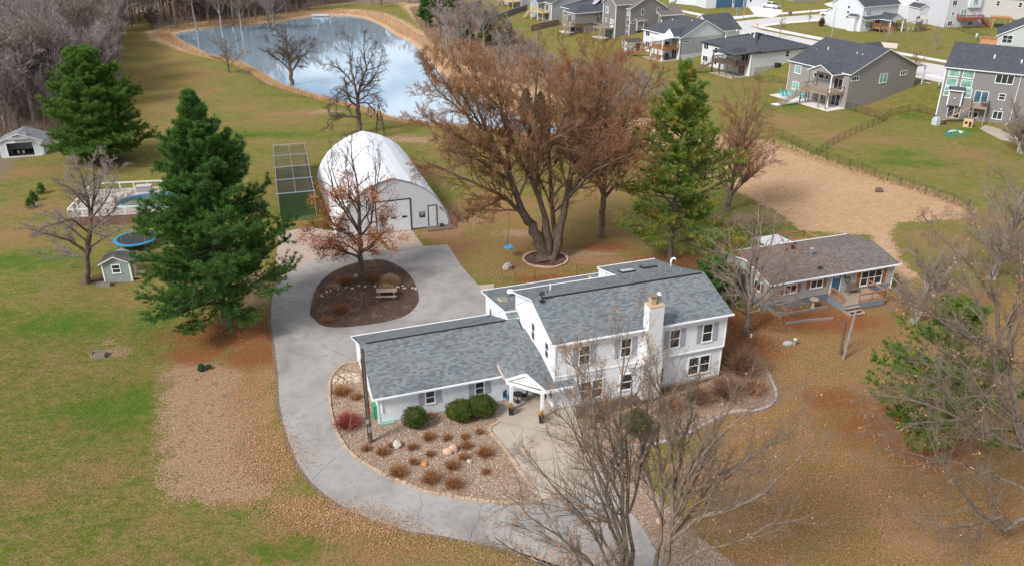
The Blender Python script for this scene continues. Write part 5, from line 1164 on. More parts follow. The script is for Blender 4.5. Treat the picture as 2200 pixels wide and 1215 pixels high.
def wallblock(mb, x0, x1, y0, y1, z0, ze, zr=None, axis='y', ov=.4):
    if zr is None: mb.box(x0, y0, z0, x1, y1, ze-.12); return
    if axis == 'y':
        s = (zr-ze)/((x1-x0)/2+ov); e = ze+ov*s-.16; mb.prism_v([(x0,z0),(x1,z0),(x1,e),((x0+x1)/2,zr-.2),(x0,e)], y0, y1)
    else:
        s = (zr-ze)/((y1-y0)/2+ov); e = ze+ov*s-.16; mb.prism_u([(y0,z0),(y1,z0),(y1,e),((y0+y1)/2,zr-.2),(y0,e)], x0, x1)
def home(label, O, yaw, blocks, roofmat, wallmat, trim=None, group=None):
    h = empty('suburban_house', label, 'house', O, R(yaw)); w = MB(); r = MB()
    for b in blocks:
        x0, x1, y0, y1, z0, ze, zr, ax, hip = b[:9]; ov = b[9] if len(b) > 9 else .4
        wallblock(w, x0, x1, y0, y1, z0, ze, None if (hip[0] and hip[1]) else zr, ax, ov) if not (hip[0] or hip[1]) else wallblock(w, x0, x1, y0, y1, z0, ze)
        if (hip[0] != hip[1]):
            if ax == 'y': wallblock(w, x0, x1, (y0 if not hip[0] else y1-.3), (y0+.3 if not hip[0] else y1), z0, ze, zr, ax, ov)
            else: wallblock(w, (x0 if not hip[0] else x1-.3), (x0+.3 if not hip[0] else x1), y0, y1, z0, ze, zr, ax, ov)
        roofblock(r, x0, x1, y0, y1, ze, zr, ax, hip, ov)
    w.build('wall', wallmat, h); r.build('roof', [roofmat, trim or TRIM], h); return h
def post(par, x, y, z0, z1, w=.16, mat=None): m = MB(); m.box(x-w/2, y-w/2, z0, x+w/2, y+w/2, z1); return m.build('post', mat or TRIM, par)
def corner(par, x, y, z0, z1, mat=None): m = MB(); m.box(x-.09, y-.09, z0, x+.09, y+.09, z1); return m.build('corner_board', mat or TRIM, par)
def deck(par, x0, x1, y0, y1, z, mat, rails, posts, st=None, bal=.16, floor=None):
    m = MB(); n = int((y1-y0)/.2)
    for k in range(n): m.box(x0, y0+(y1-y0)*k/n, z-.04, x1, y0+(y1-y0)*(k+1)/n-.015, z)
    m.box(x0, y0, z-.28, x0+.06, y1, z-.045); m.box(x0, y0, z-.28, x1, y0+.06, z-.045); m.box(x0, y1-.06, z-.28, x1, y1, z-.045)
    d = m.build('deck', floor or mat, par)
    for pl in rails: railing(d, pl, z, .95, mat, bal)
    for x, y in posts: q = MB(); q.box(x-.09, y-.09, -.2, x+.09, y+.09, z-.05); q.build('post', mat, d)
    if st: s = stairs(d, st[0], st[1], st[2], st[3], mat)
    return d
SG = siding('taupe_lap_siding', (.235, .22, .215), .17, dark=.78)
SG2 = siding('warm_grey_siding', (.30, .275, .26), .17, dark=.8)
SW = siding('white_vinyl_siding', (.70, .715, .73), .17, dark=.86)
SP = siding('pale_grey_siding', (.40, .43, .46), .17, dark=.84)
SLG = siding('light_sage_siding', (.50, .53, .52), .17, dark=.86)
SBG = siding('beige_siding', (.52, .49, .47), .17, dark=.86)
SBL = siding('navy_board_siding', (.05, .12, .22), .3, True, dark=.7)
SWV = siding('white_board_siding', (.68, .70, .73), .4, True, dark=.88)

# ---- grey ranch with porch gable and teal chairs
O4 = (60.29, 147.47, 0)
h = home('taupe grey house with gabled back porch and teal chairs on its patio', O4, 27.2, [(0,17.4,0,14.5,-.6,6.2,9.95,'y',(0,0)), (15.5,20.2,9.5,14.2,0,6.3,8.6,'x',(0,0))], ROOF_D, SG2)
r = MB(); r.slab([(-2.9,1.35,6.0),(3.2,1.35,6.0),(6.9,4.45,7.35),(-2.9,4.45,7.35)], .16); r.slab([(-2.9,7.5,6.0),(-2.9,4.45,7.35),(6.9,4.45,7.35),(3.2,7.5,6.0)], .16); pr_ = r.build('porch_roof', [ROOF_D, TRIM], h)
m = MB(); m.prism_u([(1.8,6.05),(7.1,6.05),(4.45,7.18)], -2.6, -2.4); m.build('porch_gable', SG2, h)
r = MB(); r.slab([(16.5,.2,6.1),(20.4,.2,5.9),(20.4,4.6,5.9),(16.5,4.6,6.1)], .16); r.build('front_porch_roof', [ROOF_D, TRIM], h); post(h, 20.1, .4, 1.5, 5.7)
BK = (0, 14.5, LEFT); SD = (0, 0, FRONT)
win(h, BK, 1.3, 4.2, 1.5, 1.35, 2, 1, GLASS_G); win(h, BK, 1.3, 1.1, 1.5, 1.35, 2, 1, GLASS_G)
for a, w in ((6.2,.6),(7.3,1.3),(9.0,.6)): win(h, BK, a, 4.3, w, .75, 1, 1)
slider(h, BK, 11.2, 2.95, 1.9, 2.0); slider(h, BK, 11.2, .1, 1.9, 2.0); win(h, BK, 8.6, .5, .7, 1.4, 1, 1)
win(h, SD, .5, 4.95, 1.7, .65, 3, 1); win(h, SD, 7.8, 3.9, 1.8, 1.5, 2, 1, GLASS_G); win(h, SD, 13.1, 4.8, 1.6, .65, 3, 1)
downspout(h, [(-.42,14.6,6.1),(-.1,14.55,5.7),(-.1,14.55,.4),(-.9,14.7,.1)]); downspout(h, [(-2.95,1.3,5.9),(-3.1,1.3,5.5),(-3.1,1.3,.4),(-4.6,.2,.12)]); downspout(h, [(-.35,7.7,6.),(-.1,7.6,5.6),(-.1,7.6,3)])
downspout(h, [(20.4,.3,5.8),(20.4,.4,5.3),(20.4,.4,2.8),(21.3,-.6,2.6)])
gutter(h, (-.45,7.6,6.15), (-.45,14.95,6.15)); gutter(h, (-2.9,1.3,5.97), (3.1,1.3,5.97))
post(h, -2.6, 7.1, 0, 6.0, .18, WOOD_N); post(h, -2.6, 1.75, 0, 6.0, .18, TRIM)
for x, y, hh in [(4.5,12.9,.3),(4.9,10.4,.85),(5.6,4.2,.5),(5.6,2.9,.45)]: pipe(h, x, y, 6.1+x*.4, 6.15+x*.4+hh, .09, TRIM)
deck(h, -4.2, 0, .7, 7.2, 2.85, WOOD_N, [[(0,.75),(-4.15,.75),(-4.15,5.2)], [(-4.15,7.1),(0,7.1)], [(-4.15,6.3),(-4.15,7.15)]], [(-4.1,.8),(-4.1,2.5),(-4.1,7),(-2,7)], ((-4.15,5.75,2.85), (-8.4,7.6,.1), 1.1, (.4,.92)), 0)
m = MB(); m.slab([(-4.4,-.1,.12),(-4.4,14.4,.12),(-.02,14.4,.12),(-.02,-.1,.12)], .3, 0, 0); m.slab([(-9.4,7.2,.1),(-9.4,8.8,.1),(-4.5,8.8,.1),(-4.5,7.2,.1)], .3, 0, 0); pt = m.build('patio_slab', CONC_W, h)
# adirondack chairs
def adir(label):
    t = empty('garden_chair', label, 'chair', (0,0,0), group='teal slatted chairs on the patio')
    m = MB()
    for k in range(5): m.box(-.28+k*.115, -.3, .34-.0, -.28+k*.115+.1, .28, .37)
    m.build('seat', TEAL, t); m = MB()
    for k in range(5): x = -.28+k*.115; m.add([(x,.22,.3),(x+.1,.22,.3),(x+.1,.5,1.0+.08*(2-abs(k-2))),(x,.5,1.0+.08*(2-abs(k-2))),(x,.26,.3),(x+.1,.26,.3),(x+.1,.54,1.+.08*(2-abs(k-2))),(x,.54,1.+.08*(2-abs(k-2)))], [(0,1,2,3),(7,6,5,4),(0,4,5,1),(1,5,6,2),(2,6,7,3),(3,7,4,0)])
    m.build('backrest', TEAL, t)
    for s in (-1, 1):
        m = MB(); m.box(s*.36-.06,-.38,.56,s*.36+.06,.34,.6); m.build('armrest', TEAL, t)
        for y in (-.32, .3): m = MB(); m.box(s*.34-.035,y-.045,0,s*.34+.035,y+.045,.56); m.build('leg', TEAL, t)
    return t
ch0 = adir('teal chair nearest the wall of the taupe grey house')
def loc4(u, v, z=0):
    a = R(27.2); return (O4[0]+u*cos(a)-v*sin(a), O4[1]+u*sin(a)+v*cos(a), z)
labs = [('teal chair at the far left end of the concrete patio', (-2.9,12.6), 1.4), ('teal chair nearest the wall of the taupe grey house', (-1.2,11.6), 3.4), ('teal chair at the lawn edge in the middle of the patio', (-3.2,10.8), .3), ('teal chair closest to the deck stairs', (-1.6,9.3), -1.6)]
for i, (lb, (u_, v_2), rz) in enumerate(labs):
    c = ch0 if i == 0 else dup(ch0, (0,0,0)); c['label'] = lb; c.location = loc4(u_, v_2, .12); c.rotation_euler = (0,0,rz+R(27.2)); c.scale = (1.25,)*3

# ---- tall grey house on the right
O5 = (74.11, 141.76, 0)
h = home('tall grey three level house with six green blinded windows and a small stair deck', O5, -33.8, [(0,13.4,0,14,-.6,8.6,11.8,'x',(0,0),.35)], ROOF_D, SG)
BK = (0, 0, FRONT)
for a, z, w, hh in [(.5,7.15,1.6,1.2),(2.75,7.15,1.6,1.2),(.5,5.6,1.6,1.1),(2.75,5.6,1.6,1.1)]: win(h, BK, a, z, w, hh, 1, 1, GLASS_G)
win(h, BK, .5, 3.9, .8, 1.4, 1, 2, GLASS_G); win(h, BK, 3.8, 3.9, .8, 1.4, 1, 2, GLASS_G); win(h, BK, 7.7, 6.85, 2.5, 1.35, 3, 1, GLASS); win(h, BK, 8.8, 4.2, .85, .9, 1, 2); win(h, BK, 8.6, .95, 1.3, 1.2, 2, 1); win(h, BK, 5.1, .7, 1.2, .9, 2, 1)
slider(h, BK, 5.2, 3.15, 1.95, 2.0, glassy('blue_door_glass', (.04,.09,.12), .1)); slider(h, BK, 1.7, .15, 1.85, 2.0)
m = MB(); m.box(1.35,-.65,2.4,3.45,0,5.0); bx = m.build('bay', SG, h)
for x in (1.38, 3.42): m = MB(); m.box(x-.09,-.72,2.4,x+.09,-.6,5.0); m.build('corner_board', TRIM, bx)
m = MB(); m.slab([(1.1,-1.0,5.05),(3.7,-1.0,5.05),(3.7,0,5.6),(1.1,0,5.6)], .16); m.build('bay_roof', [ROOF_D, TRIM], bx)
m = MB(); m.cyl(2.4,-.78,3.55,3.75,.14,n=8); m.build('vent_hood', CREAM, bx)
corner(h, .0, .0, .3, 8.3); gutter(h, (-.35,-.42,8.55), (13.75,-.42,8.55)); downspout(h, [(11.2,-.4,8.5),(11.2,-.1,8.1),(11.2,-.1,.7),(10.7,-1.0,.15)])
deck(h, 4.9, 7.6, -1.9, 0, 2.9, WOOD_N, [[(7.55,0),(7.55,-1.85),(6.1,-1.85)],[(4.95,-1.85),(4.95,0)]], [(7.5,-1.8),(5.6,-1.8)], ((5.2,-2.2,2.9), (1.3,-3.0,.1), 1.0, (.2,.98)), .13)
m = MB(); m.ico((7.0,-1.0,3.4), (.55,.4,.5), 1); m.build('covered_grill', BLACK, h)
pipe(h, 6.5, 3.3, 10.1, 10.75, .12, TRIM); pipe(h, 10.6, 2.7, 9.9, 10.45, .12, TRIM)
m = MB(); m.cyl(9.6,-.12,2.5,2.75,.12,n=8); m.build('wall_light', TRIM, h)
h2_ = home('dark grey neighbouring house cut by the right edge beyond the tall grey house', loc4(0,0) and (O5[0]+15.5, O5[1]-9.5, 0), -33.8, [(0,12,0,12,-.6,6.,9.,'x',(0,0))], ROOF_D, SG)

# ---- white hip roofed house
O3 = (50.17, 175.2, 0)
h = home('white hip roofed house with a row of roof vents and a dark stained corner deck', O3, 27, [(0,17.5,0,16,-.6,4.95,7.4,'y',(1,1))], ROOF_D, SW, trim=BLACK)
r = MB(); r.slab([(-4.2,.2,4.75),(-4.2,7.5,4.75),(2.2,5.6,5.9),(2.2,-.3,5.25)], .18); r.build('porch_roof', [ROOF_D, BLACK], h)
BK = (0, 16, LEFT)
win(h, BK, .6, 3.55, 1.5, 1.3, 2, 1, trim=TRIM); win(h, BK, .6, .9, 1.6, 1.1, 2, 1); win(h, BK, 4.3, 3.2, .9, 1.1, 1, 1); win(h, BK, 4.6, .7, .8, 1.4, 1, 1); win(h, BK, 8.2, 3.3, 1.3, 1.1, 1, 1)
slider(h, BK, 12.6, .1, 1.9, 2.0, plain('curtained_glass', (.25,.13,.09), .3)); slider(h, BK, 13.2, 2.75, 1.9, 2.0)
SD = (0, 0, FRONT); win(h, SD, 9.6, 3.4, .9, 1.2, 1, 2)
for x, y in ((-4.,.4),(-4,7.3)): post(h, x, y, 0, 4.7, .2, WOOD_S)
deck(h, -4.3, 0, .5, 7.4, 2.65, WOOD_S, [[(0,.55),(-4.25,.55),(-4.25,5.6)],[(-4.25,7.3),(0,7.3)]], [(-4.2,2.4),(-4.2,4.6),(-4.2,7.2),(-2.2,7.2)], ((-4.25,6.4,2.65), (-7.8,9.2,.1), 1.2, (.6,.78)), .13)
m = MB(); m.slab([(-4.6,.2,.1),(-4.6,7.6,.1),(0,7.6,.1),(0,.2,.1)], .3, 0, 0); m.build('patio_slab', CONC_P, h)
for k in range(5): pipe(h, 7.2, 9.5+1.1*k-.6, 7.2, 7.45, .17, TRIM, 'roof_vent')
for k in range(5): pipe(h, 8.2+k*.6, 8.6-1.1*k, 7.25, 7.45, .15, TRIM, 'roof_vent')
pipe(h, 3.4, 12.5, 6.1, 6.7, .12, TRIM); pipe(h, 6.2, 6.6, 6.8, 7.5, .14, TRIM)
corner(h, -.02, .02, 0, 4.8); m = MB(); m.box(6.6,-1.2,1.5,7.5,-.2,2.4); m.build('air_conditioner', DKMETAL, h)
m = MB(); m.box(1.2,-.05,-.3,17.4,.1,1.9); m.build('foundation', CONC, h)
# ---- white gabled house with pergola
O2 = (38.92, 193.85, 0)
h = home('white gabled house with an orange timber deck below a white flat awning', O2, 27, [(0,13.0,0,14.8,-.6,5.1,8.6,'y',(0,1)), (11.5,19.5,2.5,12.5,0,5.3,8.6,'x',(0,0))], ROOF_D, SW)
r = MB(); r.slab([(-1.6,.6,5.1),(1.9,.6,5.1),(3.6,2.6,6.9),(-1.6,2.6,6.9)], .16); r.slab([(-1.6,4.7,5.1),(-1.6,2.6,6.9),(3.6,2.6,6.9),(1.9,4.7,5.1)], .16); r.build('porch_roof', [ROOF_D, TRIM], h)
m = MB(); m.prism_u([(.9,5.0),(4.4,5.0),(2.6,6.65)], -1.4, -1.2); m.build('porch_gable', plain('white_gable', (.75,.76,.77), .5, .03), h)
m = MB(); m.slab([(-4.7,.6,5.0),(-4.7,5.6,5.0),(-.2,5.6,5.3),(-.2,.6,5.3)], .12, 0, 0); m.build('flat_awning', plain('white_awning', (.82,.83,.84), .5, .03), h)
for y in (1.0, 5.3): post(h, -4.4, y, 0, 4.95, .2, TRIM)
BK = (0, 14.8, LEFT)
win(h, BK, 1.0, 3.7, 1.5, 1.35, 2, 1); win(h, BK, 1.2, 1.0, 1.5, 1.35, 2, 1); slider(h, BK, 11.6, 2.75, 1.7, 2.0, GLASS_G); slider(h, BK, 11.8, .1, 1.6, 2.0); win(h, BK, 7.2, 3.7, .7, 1.1, 1, 1)
win(h, (0,0,FRONT), .8, 3.9, 1.6, .4, 3, 1)
deck(h, -4.5, 0, .5, 5.9, 2.7, WOOD_R, [[(0,.55),(-4.45,.55),(-4.45,4.5)],[(-4.45,5.85),(0,5.85)]], [(-4.4,2.8),(-4.4,5.8),(-4.4,4.2)], ((-4.45,5.2,2.7), (-6.3,10.0,.1), 1.2, (.93,.36)), .13)
m = MB(); m.slab([(-5.2,.1,.1),(-5.2,7.6,.1),(0,7.6,.1),(0,.1,.1)], .3, 0, 0); m.build('patio_slab', CONC_P, h)
m = MB(); m.cyl(-2.6,1.6,.1,1.5,.6,.45,10); m.build('covered_grill', BLACK, h); m = MB(); m.box(-2.2,2.4,2.7,-1.5,3.1,3.9); m.build('smoker', BLACK, h)
for x, y in ((3.2,12.2),(4.4,9.6),(5.4,3.4)): pipe(h, x, y, 5.3+x*.45, 5.4+x*.45+.45, .1, TRIM)
downspout(h, [(-.1,-.05,5.),(-.1,-.05,.2)], DKMETAL); m = MB(); m.box(0,-.04,-.3,12,.05,1.2); m.build('foundation', plain('painted_foundation', (.55,.60,.66), .7), h)
# ---- tall taupe house
h = home('tall taupe house with brown roof, corner bay and a deck with long straight stairs', (30.93, 223.87, 0), 27, [(0,11.2,0,6.4,-.6,7.6,10.6,'y',(0,0)), (-3.4,4.0,1.6,7.6,-.6,8.6,11.0,'x',(0,0)), (9,16,-1.5,5.5,0,5.6,7.6,'x',(0,0))], ROOF_T, SG)
win(h, (0,1.6,LEFT), -.0+.4, 5.6, .9, 1.3, 2, 1, GLASS_G) if 0 else None
for z, w in ((5.9,1.1),(3.4,1.7)): win(h, (0,1.6,LEFT), .15, z, w*.75, 1.3, 2, 1, GLASS_G if z > 5 else GLASS)
win(h, (0,1.6,LEFT), .1, .7, .5, 1.1, 1, 1); win(h, (0,1.6,LEFT), .9, .7, .5, 1.1, 1, 1)
win(h, (-3.4,7.6,LEFT), 1.3, 6.2, 1.2, 1.5, 2, 1, GLASS_G); slider(h, (-3.4,7.6,LEFT), 3.6, 2.75, 1.6, 2.0, GLASS_B); win(h, (-3.4,7.6,LEFT), 1.3, 4.0, .5, .8, 1, 2); slider(h, (-3.4,7.6,LEFT), 3.6, .1, 1.6, 2.0)
win(h, (0,0,FRONT), 3.6, 5.9, .7, 1.4, 1, 1); win(h, (0,0,FRONT), 8.6, 5.9, .7, 1.4, 1, 1); win(h, (0,0,FRONT), .5, 4.0, .9, .5, 1, 1); win(h, (0,0,FRONT), 4.6, 4.0, .9, .5, 1, 1)
m = MB(); m.box(1.9,-.7,2.0,4.1,0,4.6); bx = m.build('bay', SG, h)
for x in (1.95, 4.05): m = MB(); m.box(x-.09,-.78,2.0,x+.09,-.66,4.6); m.build('corner_board', TRIM, bx)
m = MB(); m.slab([(1.6,-1.05,4.6),(4.4,-1.05,4.6),(4.4,0,5.2),(1.6,0,5.2)], .16); m.build('bay_roof', [ROOF_T, TRIM], bx)
for x, y, z in ((0,0,7.3),(-3.4,1.6,8.3),(-3.4,7.6,8.3)): corner(h, x, y, 0, z)
deck(h, -6.6, -3.4, 2.2, 7.4, 2.75, WOOD_N, [[(-3.4,2.25),(-6.55,2.25)],[(-6.55,3.4),(-6.55,7.35),(-3.4,7.35)]], [(-6.5,7.2),(-6.5,4.8),(-6.5,2.4)], ((-6.5,2.8,2.75), (-9.6,-1.6,.1), 1.2, (.82,-.57)), 0)
m = MB(); m.slab([(-6.8,3,.1),(-6.8,7.4,.1),(-3.4,7.4,.1),(-3.4,3,.1)], .3, 0, 0); m.build('patio_slab', CONC_W, h)
# ---- grey house with flat stair deck
h = home('grey house with dark hip roof, covered deck and steep white railed stairs', (20.01, 233.16, 0), 27, [(0,16,0,12.5,-.6,5.6,8.4,'y',(1,1)), (-3.2,4,-.2,5.2,2.6,5.5,7.2,'x',(1,0),.3)], ROOF_D, SG2)
for x, y in ((-3.1,.0),(-3.1,5.0)): post(h, x, y, 0, 5.4, .2, WOOD_S)
win(h, (0,12.5,LEFT), 1.0, 3.6, 1.2, 1.2, 2, 1); win(h, (0,12.5,LEFT), 1.2, .9, 1.2, 1.3, 2, 1); slider(h, (0,12.5,LEFT), 9.6, .1, 1.7, 2.0); win(h, (0,0,FRONT), 2.4, 4.1, 2.0, .8, 1, 1, GLASS_B); slider(h, (-3.2,5.2,LEFT), 1.6, 2.75, 1.7, 2.)
deck(h, -4.3, -3.2, .2, 5.4, 2.7, WOOD_N, [[(-3.2,.25),(-4.25,.25)],[(-4.25,2.4),(-4.25,5.35)]], [(-4.2,5.2),(-4.2,.4)], ((-4.25,1.5,2.7), (-7.2,-2.3,.1), 1.2, (.8,-.6)), .15)
m = MB(); m.slab([(-4.8,2.,.1),(-4.8,6.4,.1),(0,6.4,.1),(0,2.,.1)], .3, 0, 0); m.build('patio_slab', CONC_W, h); m = MB(); m.box(-2.6,3.2,.1,-1.1,4.8,1.2); m.build('hot_tub', DKMETAL, h)
for k in range(6): pipe(h, 6.5+k*.4, 9.4-1.2*k, 7.7, 8.35, .13, TRIM, 'roof_vent')
# ---- pale blue grey house with two level porch
h = home('pale grey house with a gabled two level back porch beside the plank fence', (11.81, 254.07, 0), 27, [(0,13,0,13.5,-.6,5.4,8.8,'y',(0,0)), (-2.4,4,4.4,8.6,4.8,5.2,7.4,'x',(0,0),.3)], ROOF_D, SP)
for y in (4.5, 8.5): post(h, -2.3, y, 0, 5.0, .22, TRIM)
deck(h, -2.4, 0, 1.2, 8.6, 2.7, WOOD_L, [[(0,1.3),(-2.35,1.3),(-2.35,8.5)]], [(-2.3,1.3)], ((-2.2,8.6,2.7), (-2.6,11.8,.1), 1.1, (1,0)), .2)
win(h, (0,13.5,LEFT), .6, 3.5, 1.2, 1.4, 2, 1, GLASS_G); win(h, (0,13.5,LEFT), .6, .8, 1.0, 1.3, 2, 1); slider(h, (0,13.5,LEFT), 9.8, 2.75, 1.6, 2.0); slider(h, (0,13.5,LEFT), 9.8, .1, 1.6, 2.0); corner(h, 0, 0, 0, 5.2)
# ---- white house with small deck, behind the fence
h = home('white house at the top edge with a light timber deck and dark stair screen', (3.06, 281.05, 0), 27, [(0,12,0,12.3,-.6,6.2,9,'y',(0,0))], ROOF_D, SP)
deck(h, -3, 0, .4, 8.5, 2.7, WOOD_L, [[(0,.45),(-2.95,.45),(-2.95,8.4)]], [(-2.9,.5),(-2.9,4),(-2.9,8.3)], ((-2.9,8.6,2.7), (-3.3,11.8,.1), 1.1, (1,0)), .2); slider(h, (0,12.3,LEFT), 8.6, 2.8, 1.8, 2.0)
h = home('grey house half out of the frame at the top left of the row of houses', (-14, 312, 0), 27, [(0,12,0,12,-.6,5.5,8,'y',(0,0))], ROOF_D, SG2)

# ---- houses on the plateau
def on(px, py): return g(px, py)
o = on(1847, 69); SC = 33.6/36
h = home('white two storey house with three stacked square windows and a covered back deck', o, 27, [(0,13.0,0,10.2,-.4,6.2,9.6,'x',(0,0)), (1.0,6,10.2,13,-.4,3.6,4.6,'x',(0,0),.3)], ROOF_D, SWV)
# here x runs along the back wall and y along the gable wall
GW = (0, 10.2, LEFT); BW = (0, 0, FRONT)
for z in (5.4, 4.1, 2.9): win(h, GW, 5.0, z, .85, .5, 1, 1)
win(h, BW, 1.4, 3.9, 1.6, 1.3, 3, 1, GLASS_G); win(h, BW, 1.6, .9, 2.0, 1.3, 3, 1, GLASS_G)
m = MB(); m.box(-1.1,1.2,-.2,0,3.4,3.6); bx = m.build('bump_out', SWV, h); m = MB(); m.slab([(-1.4,.8,3.7),(-1.4,3.8,3.7),(0,3.8,4.2),(0,.8,4.2)], .15); m.build('bump_roof', [ROOF_D, TRIM], bx)
r = MB(); r.slab([(-.4,-1.4,3.1),(6.6,-1.4,3.1),(6.6,0,3.8),(-.4,0,3.8)], .16); r.slab([(5.2,-4.6,3.1),(7.9,-4.6,4.5),(7.9,0,4.5),(5.2,0,3.1)], .16); r.slab([(10.6,-4.6,3.1),(10.6,0,3.1),(7.9,0,4.5),(7.9,-4.6,4.5)], .16); r.build('porch_roof', [ROOF_D, TRIM], h)
m = MB(); m.prism_v([(5.6,3.1),(10.2,3.1),(7.9,4.3)], -4.5, -4.35); m.build('porch_gable', SWV, h)
for x in (5.6, 10.2): post(h, x, -4.4, -.2, 3.0, .22, TRIM)
deck(h, 3.6, 9.6, -3.2, 0, 1.1, WOOD_R, [[(3.65,0),(3.65,-3.15),(5.2,-3.15)],[(6.6,-3.15),(9.55,-3.15),(9.55,0)]], [(3.7,-3.1),(9.5,-3.1)], ((5.9,-3.2,1.1), (5.9,-5.6,.05), 1.2, (1,0)), .13); slider(h, BW, 5.0, 1.15, 1.7, 2.0)
o = on(2028, 60)
h = home('white tall house with a redwood deck above the black mesh fence', o, 12, [(0,11.0,0,12.5,-.6,7.9,11,'y',(0,0)), (-2.8,.0,7.2,12,-.4,4.2,5.2,'y',(0,0),.3)], ROOF_D, siding('lilac_white_siding', (.60,.605,.65), .17, dark=.88))
BW = (0, 0, FRONT)
win(h, BW, 1.1, 5.6, 1.2, 1.3, 2, 1); win(h, BW, 1.5, 3.2, .6, .7, 1, 2); win(h, BW, .9, .5, 1.2, 1.1, 2, 1); slider(h, BW, 4.2, 2.6, 1.6, 2.0, GLASS_G); win(h, BW, 7.0, 3.1, 2.1, 1.3, 3, 1, GLASS_B); win(h, BW, 7.2, .5, 1.2, .8, 2, 1)
m = MB(); m.box(5.8,-.7,5.0,9.3,0,7.8); bx = m.build('bay', SWV, h); win(bx, (0,-.7,FRONT), 6.7, 5.7, 1.4, 1.5, 2, 1, GLASS_G)
deck(h, 3.2, 9.2, -2.8, 0, 2.5, WOOD_RED, [[(3.25,0),(3.25,-2.75),(9.1,-2.75)]], [(4.8,-2.7),(9.0,-2.7)], ((9.2,-1.6,2.5), (12.4,-1.6,.1), 1.1, (0,1)), .15)
o = on(2192, 42)
h = home('beige house with small paired windows at the top right edge', (o[0]-9, o[1]+6, o[2]), -38, [(0,15,0,12,-.6,5.6,9.2,'x',(0,0))], ROOF_T, SBG)
for a in (4., 9.6, 12.4): win(h, (0,0,FRONT), a, 3.3, .8, 1.2, 1, 2)
o = on(2140, 108)
h = home('light grey gabled house with a four pane window cut by the right edge', (o[0], o[1]+.5, 1.0), -28, [(0,13,0,12,-1.2,4.6,8.4,'y',(0,0))], ROOF_D, SLG)
win(h, (0,0,FRONT), 1.0, 3.1, 1.9, 1.6, 2, 2)
deck(h, -3.6, 0, 1, 6, 2.4, CEDAR_O, [[(0,1.05),(-3.55,1.05),(-3.55,5.9),(0,5.9)]], [(-3.5,1.1),(-3.5,5.8)], None, .15)
o = on(1606, 17)
h = home('white garage house with navy boards at the street corner', (o[0]-.5, o[1], o[2]), 14, [(0,7.5,0,8,-.4,3.4,5.6,'x',(0,0)), (-13,0.2,1.4,11,-.4,3.6,6.4,'x',(0,0))], ROOF_D, SWV)
m = MB(); m.box(-9.6,1.32,0,-4.2,1.395,3.1); m.box(-.04,-.0,0,-.03,2,3.1); m.box(-3.4,1.3,0,-.5,1.38,3.1); m.build('navy_panel', SBL, h); win(h, (0,1.4,FRONT), -3.9+.0, 1.2, .9, 1.1, 2, 1); win(h, (0,0,FRONT), 1.0, 1.6, .7, 1.1, 1, 1)
o = on(1700, 8)
h = home('grey stone fronted house at the top edge behind the pickup truck', (o[0]+2, o[1]+4, o[2]), 14, [(0,12,0,8,-.4,3.4,6,'x',(0,0))], ROOF_D, SG2)

# ---- fences
def meshfence(label, pts, h=1.25, mat=None, name='fence', sp=2.4, rails=True):
    P = [g(*p) for p in pts] if len(pts[0]) == 2 else pts; O = P[0]; root = empty(name, label, 'fence', O)
    q = []
    for a, b in zip(P[:-1], P[1:]):
        a = np.array(a); b = np.array(b); n = max(1, round(np.linalg.norm(b-a)/sp))
        for k in range(n): c = a+(b-a)*k/n; c[2] = tz(c[0], c[1]); q.append(c)
    q.append(np.array(P[-1]))
    for i, c in enumerate(q[:95]):
        m = MB(); l = c-np.array(O); m.cyl(l[0], l[1], l[2]-.1, l[2]+h+.04, .032, n=6); m.build('post', mat or BLACK, root)
    m = MB(); 
    for a, b in zip(q[:-1], q[1:]):
        a = a-np.array(O); b = b-np.array(O); m.beam(a+[0,0,h], b+[0,0,h], .022); m.beam(a+[0,0,.08], b+[0,0,.08], .02)
        m.poly([tuple(a+[0,0,.06]), tuple(b+[0,0,.06]), tuple(b+[0,0,h-.03]), tuple(a+[0,0,h-.03])], 1)
    m.build('mesh_panel', [mat or BLACK, NETL], root); return root
meshfence('black mesh fence along the edge of the tan field', [(1660,290),(1700,308),(1752,336),(1800,352),(1850,370),(1905,392),(1960,408),(2015,428),(2080,450)])
meshfence('black mesh fence climbing from the field corner to the tall grey house', [(1752,336),(1800,305),(1850,282),(1898,262),(1910,250),(1952,240),(1972,240),(2008,251)])
meshfence('black mesh fence joining the taupe house corner to the garden fence', [(1816,234),(1860,247),(1880,252),(1898,262)])
meshfence('black mesh fence between the white hip roofed house and the taupe house', [(1620,168),(1632,178),(1660,176),(1690,182)])
meshfence('black mesh fence behind the white house with the redwood deck', [(2028,60),(2060,66),(2090,76),(2120,86),(2136,96)])
def plank(label, pts, h=1.8, mat=None):
    P = [np.array(g(*p)) for p in pts]; O = P[0]; root = empty('wooden_fence', label, 'fence', tuple(O)); m = MB(); pm = MB()
    for a, b in zip(P[:-1], P[1:]):
        L = np.linalg.norm(b-a); n = max(1, int(L/.16)); d = (b-a)/L
        for k in range(n):
            c = a+(b-a)*k/n-O; e = c+d*.145; m.beam((c+e)/2+[0,0,-.1], (c+e)/2+[0,0,h+(k % 2)*.015], .145, .02, up=(d[0],d[1],0))
        for z in (.3, 1.5): m.beam(a-O+[0,0,z], b-O+[0,0,z], .05, .09)
    m.build('plank_panel', mat or WOOD_G, root); return root
plank('long weathered plank fence below the pale grey house', [(1000,20),(1035,12),(1082,8)], 1.8, WOOD_G)
plank('tan plank fence curving around the pale grey house patio', [(1060,48),(1100,32),(1133,22)], 1.8, WOOD_G)
plank('newer tan plank fence in front of the two level porch', [(1140,68),(1168,61),(1197,55),(1190,42)], 1.8, WOOD_N)
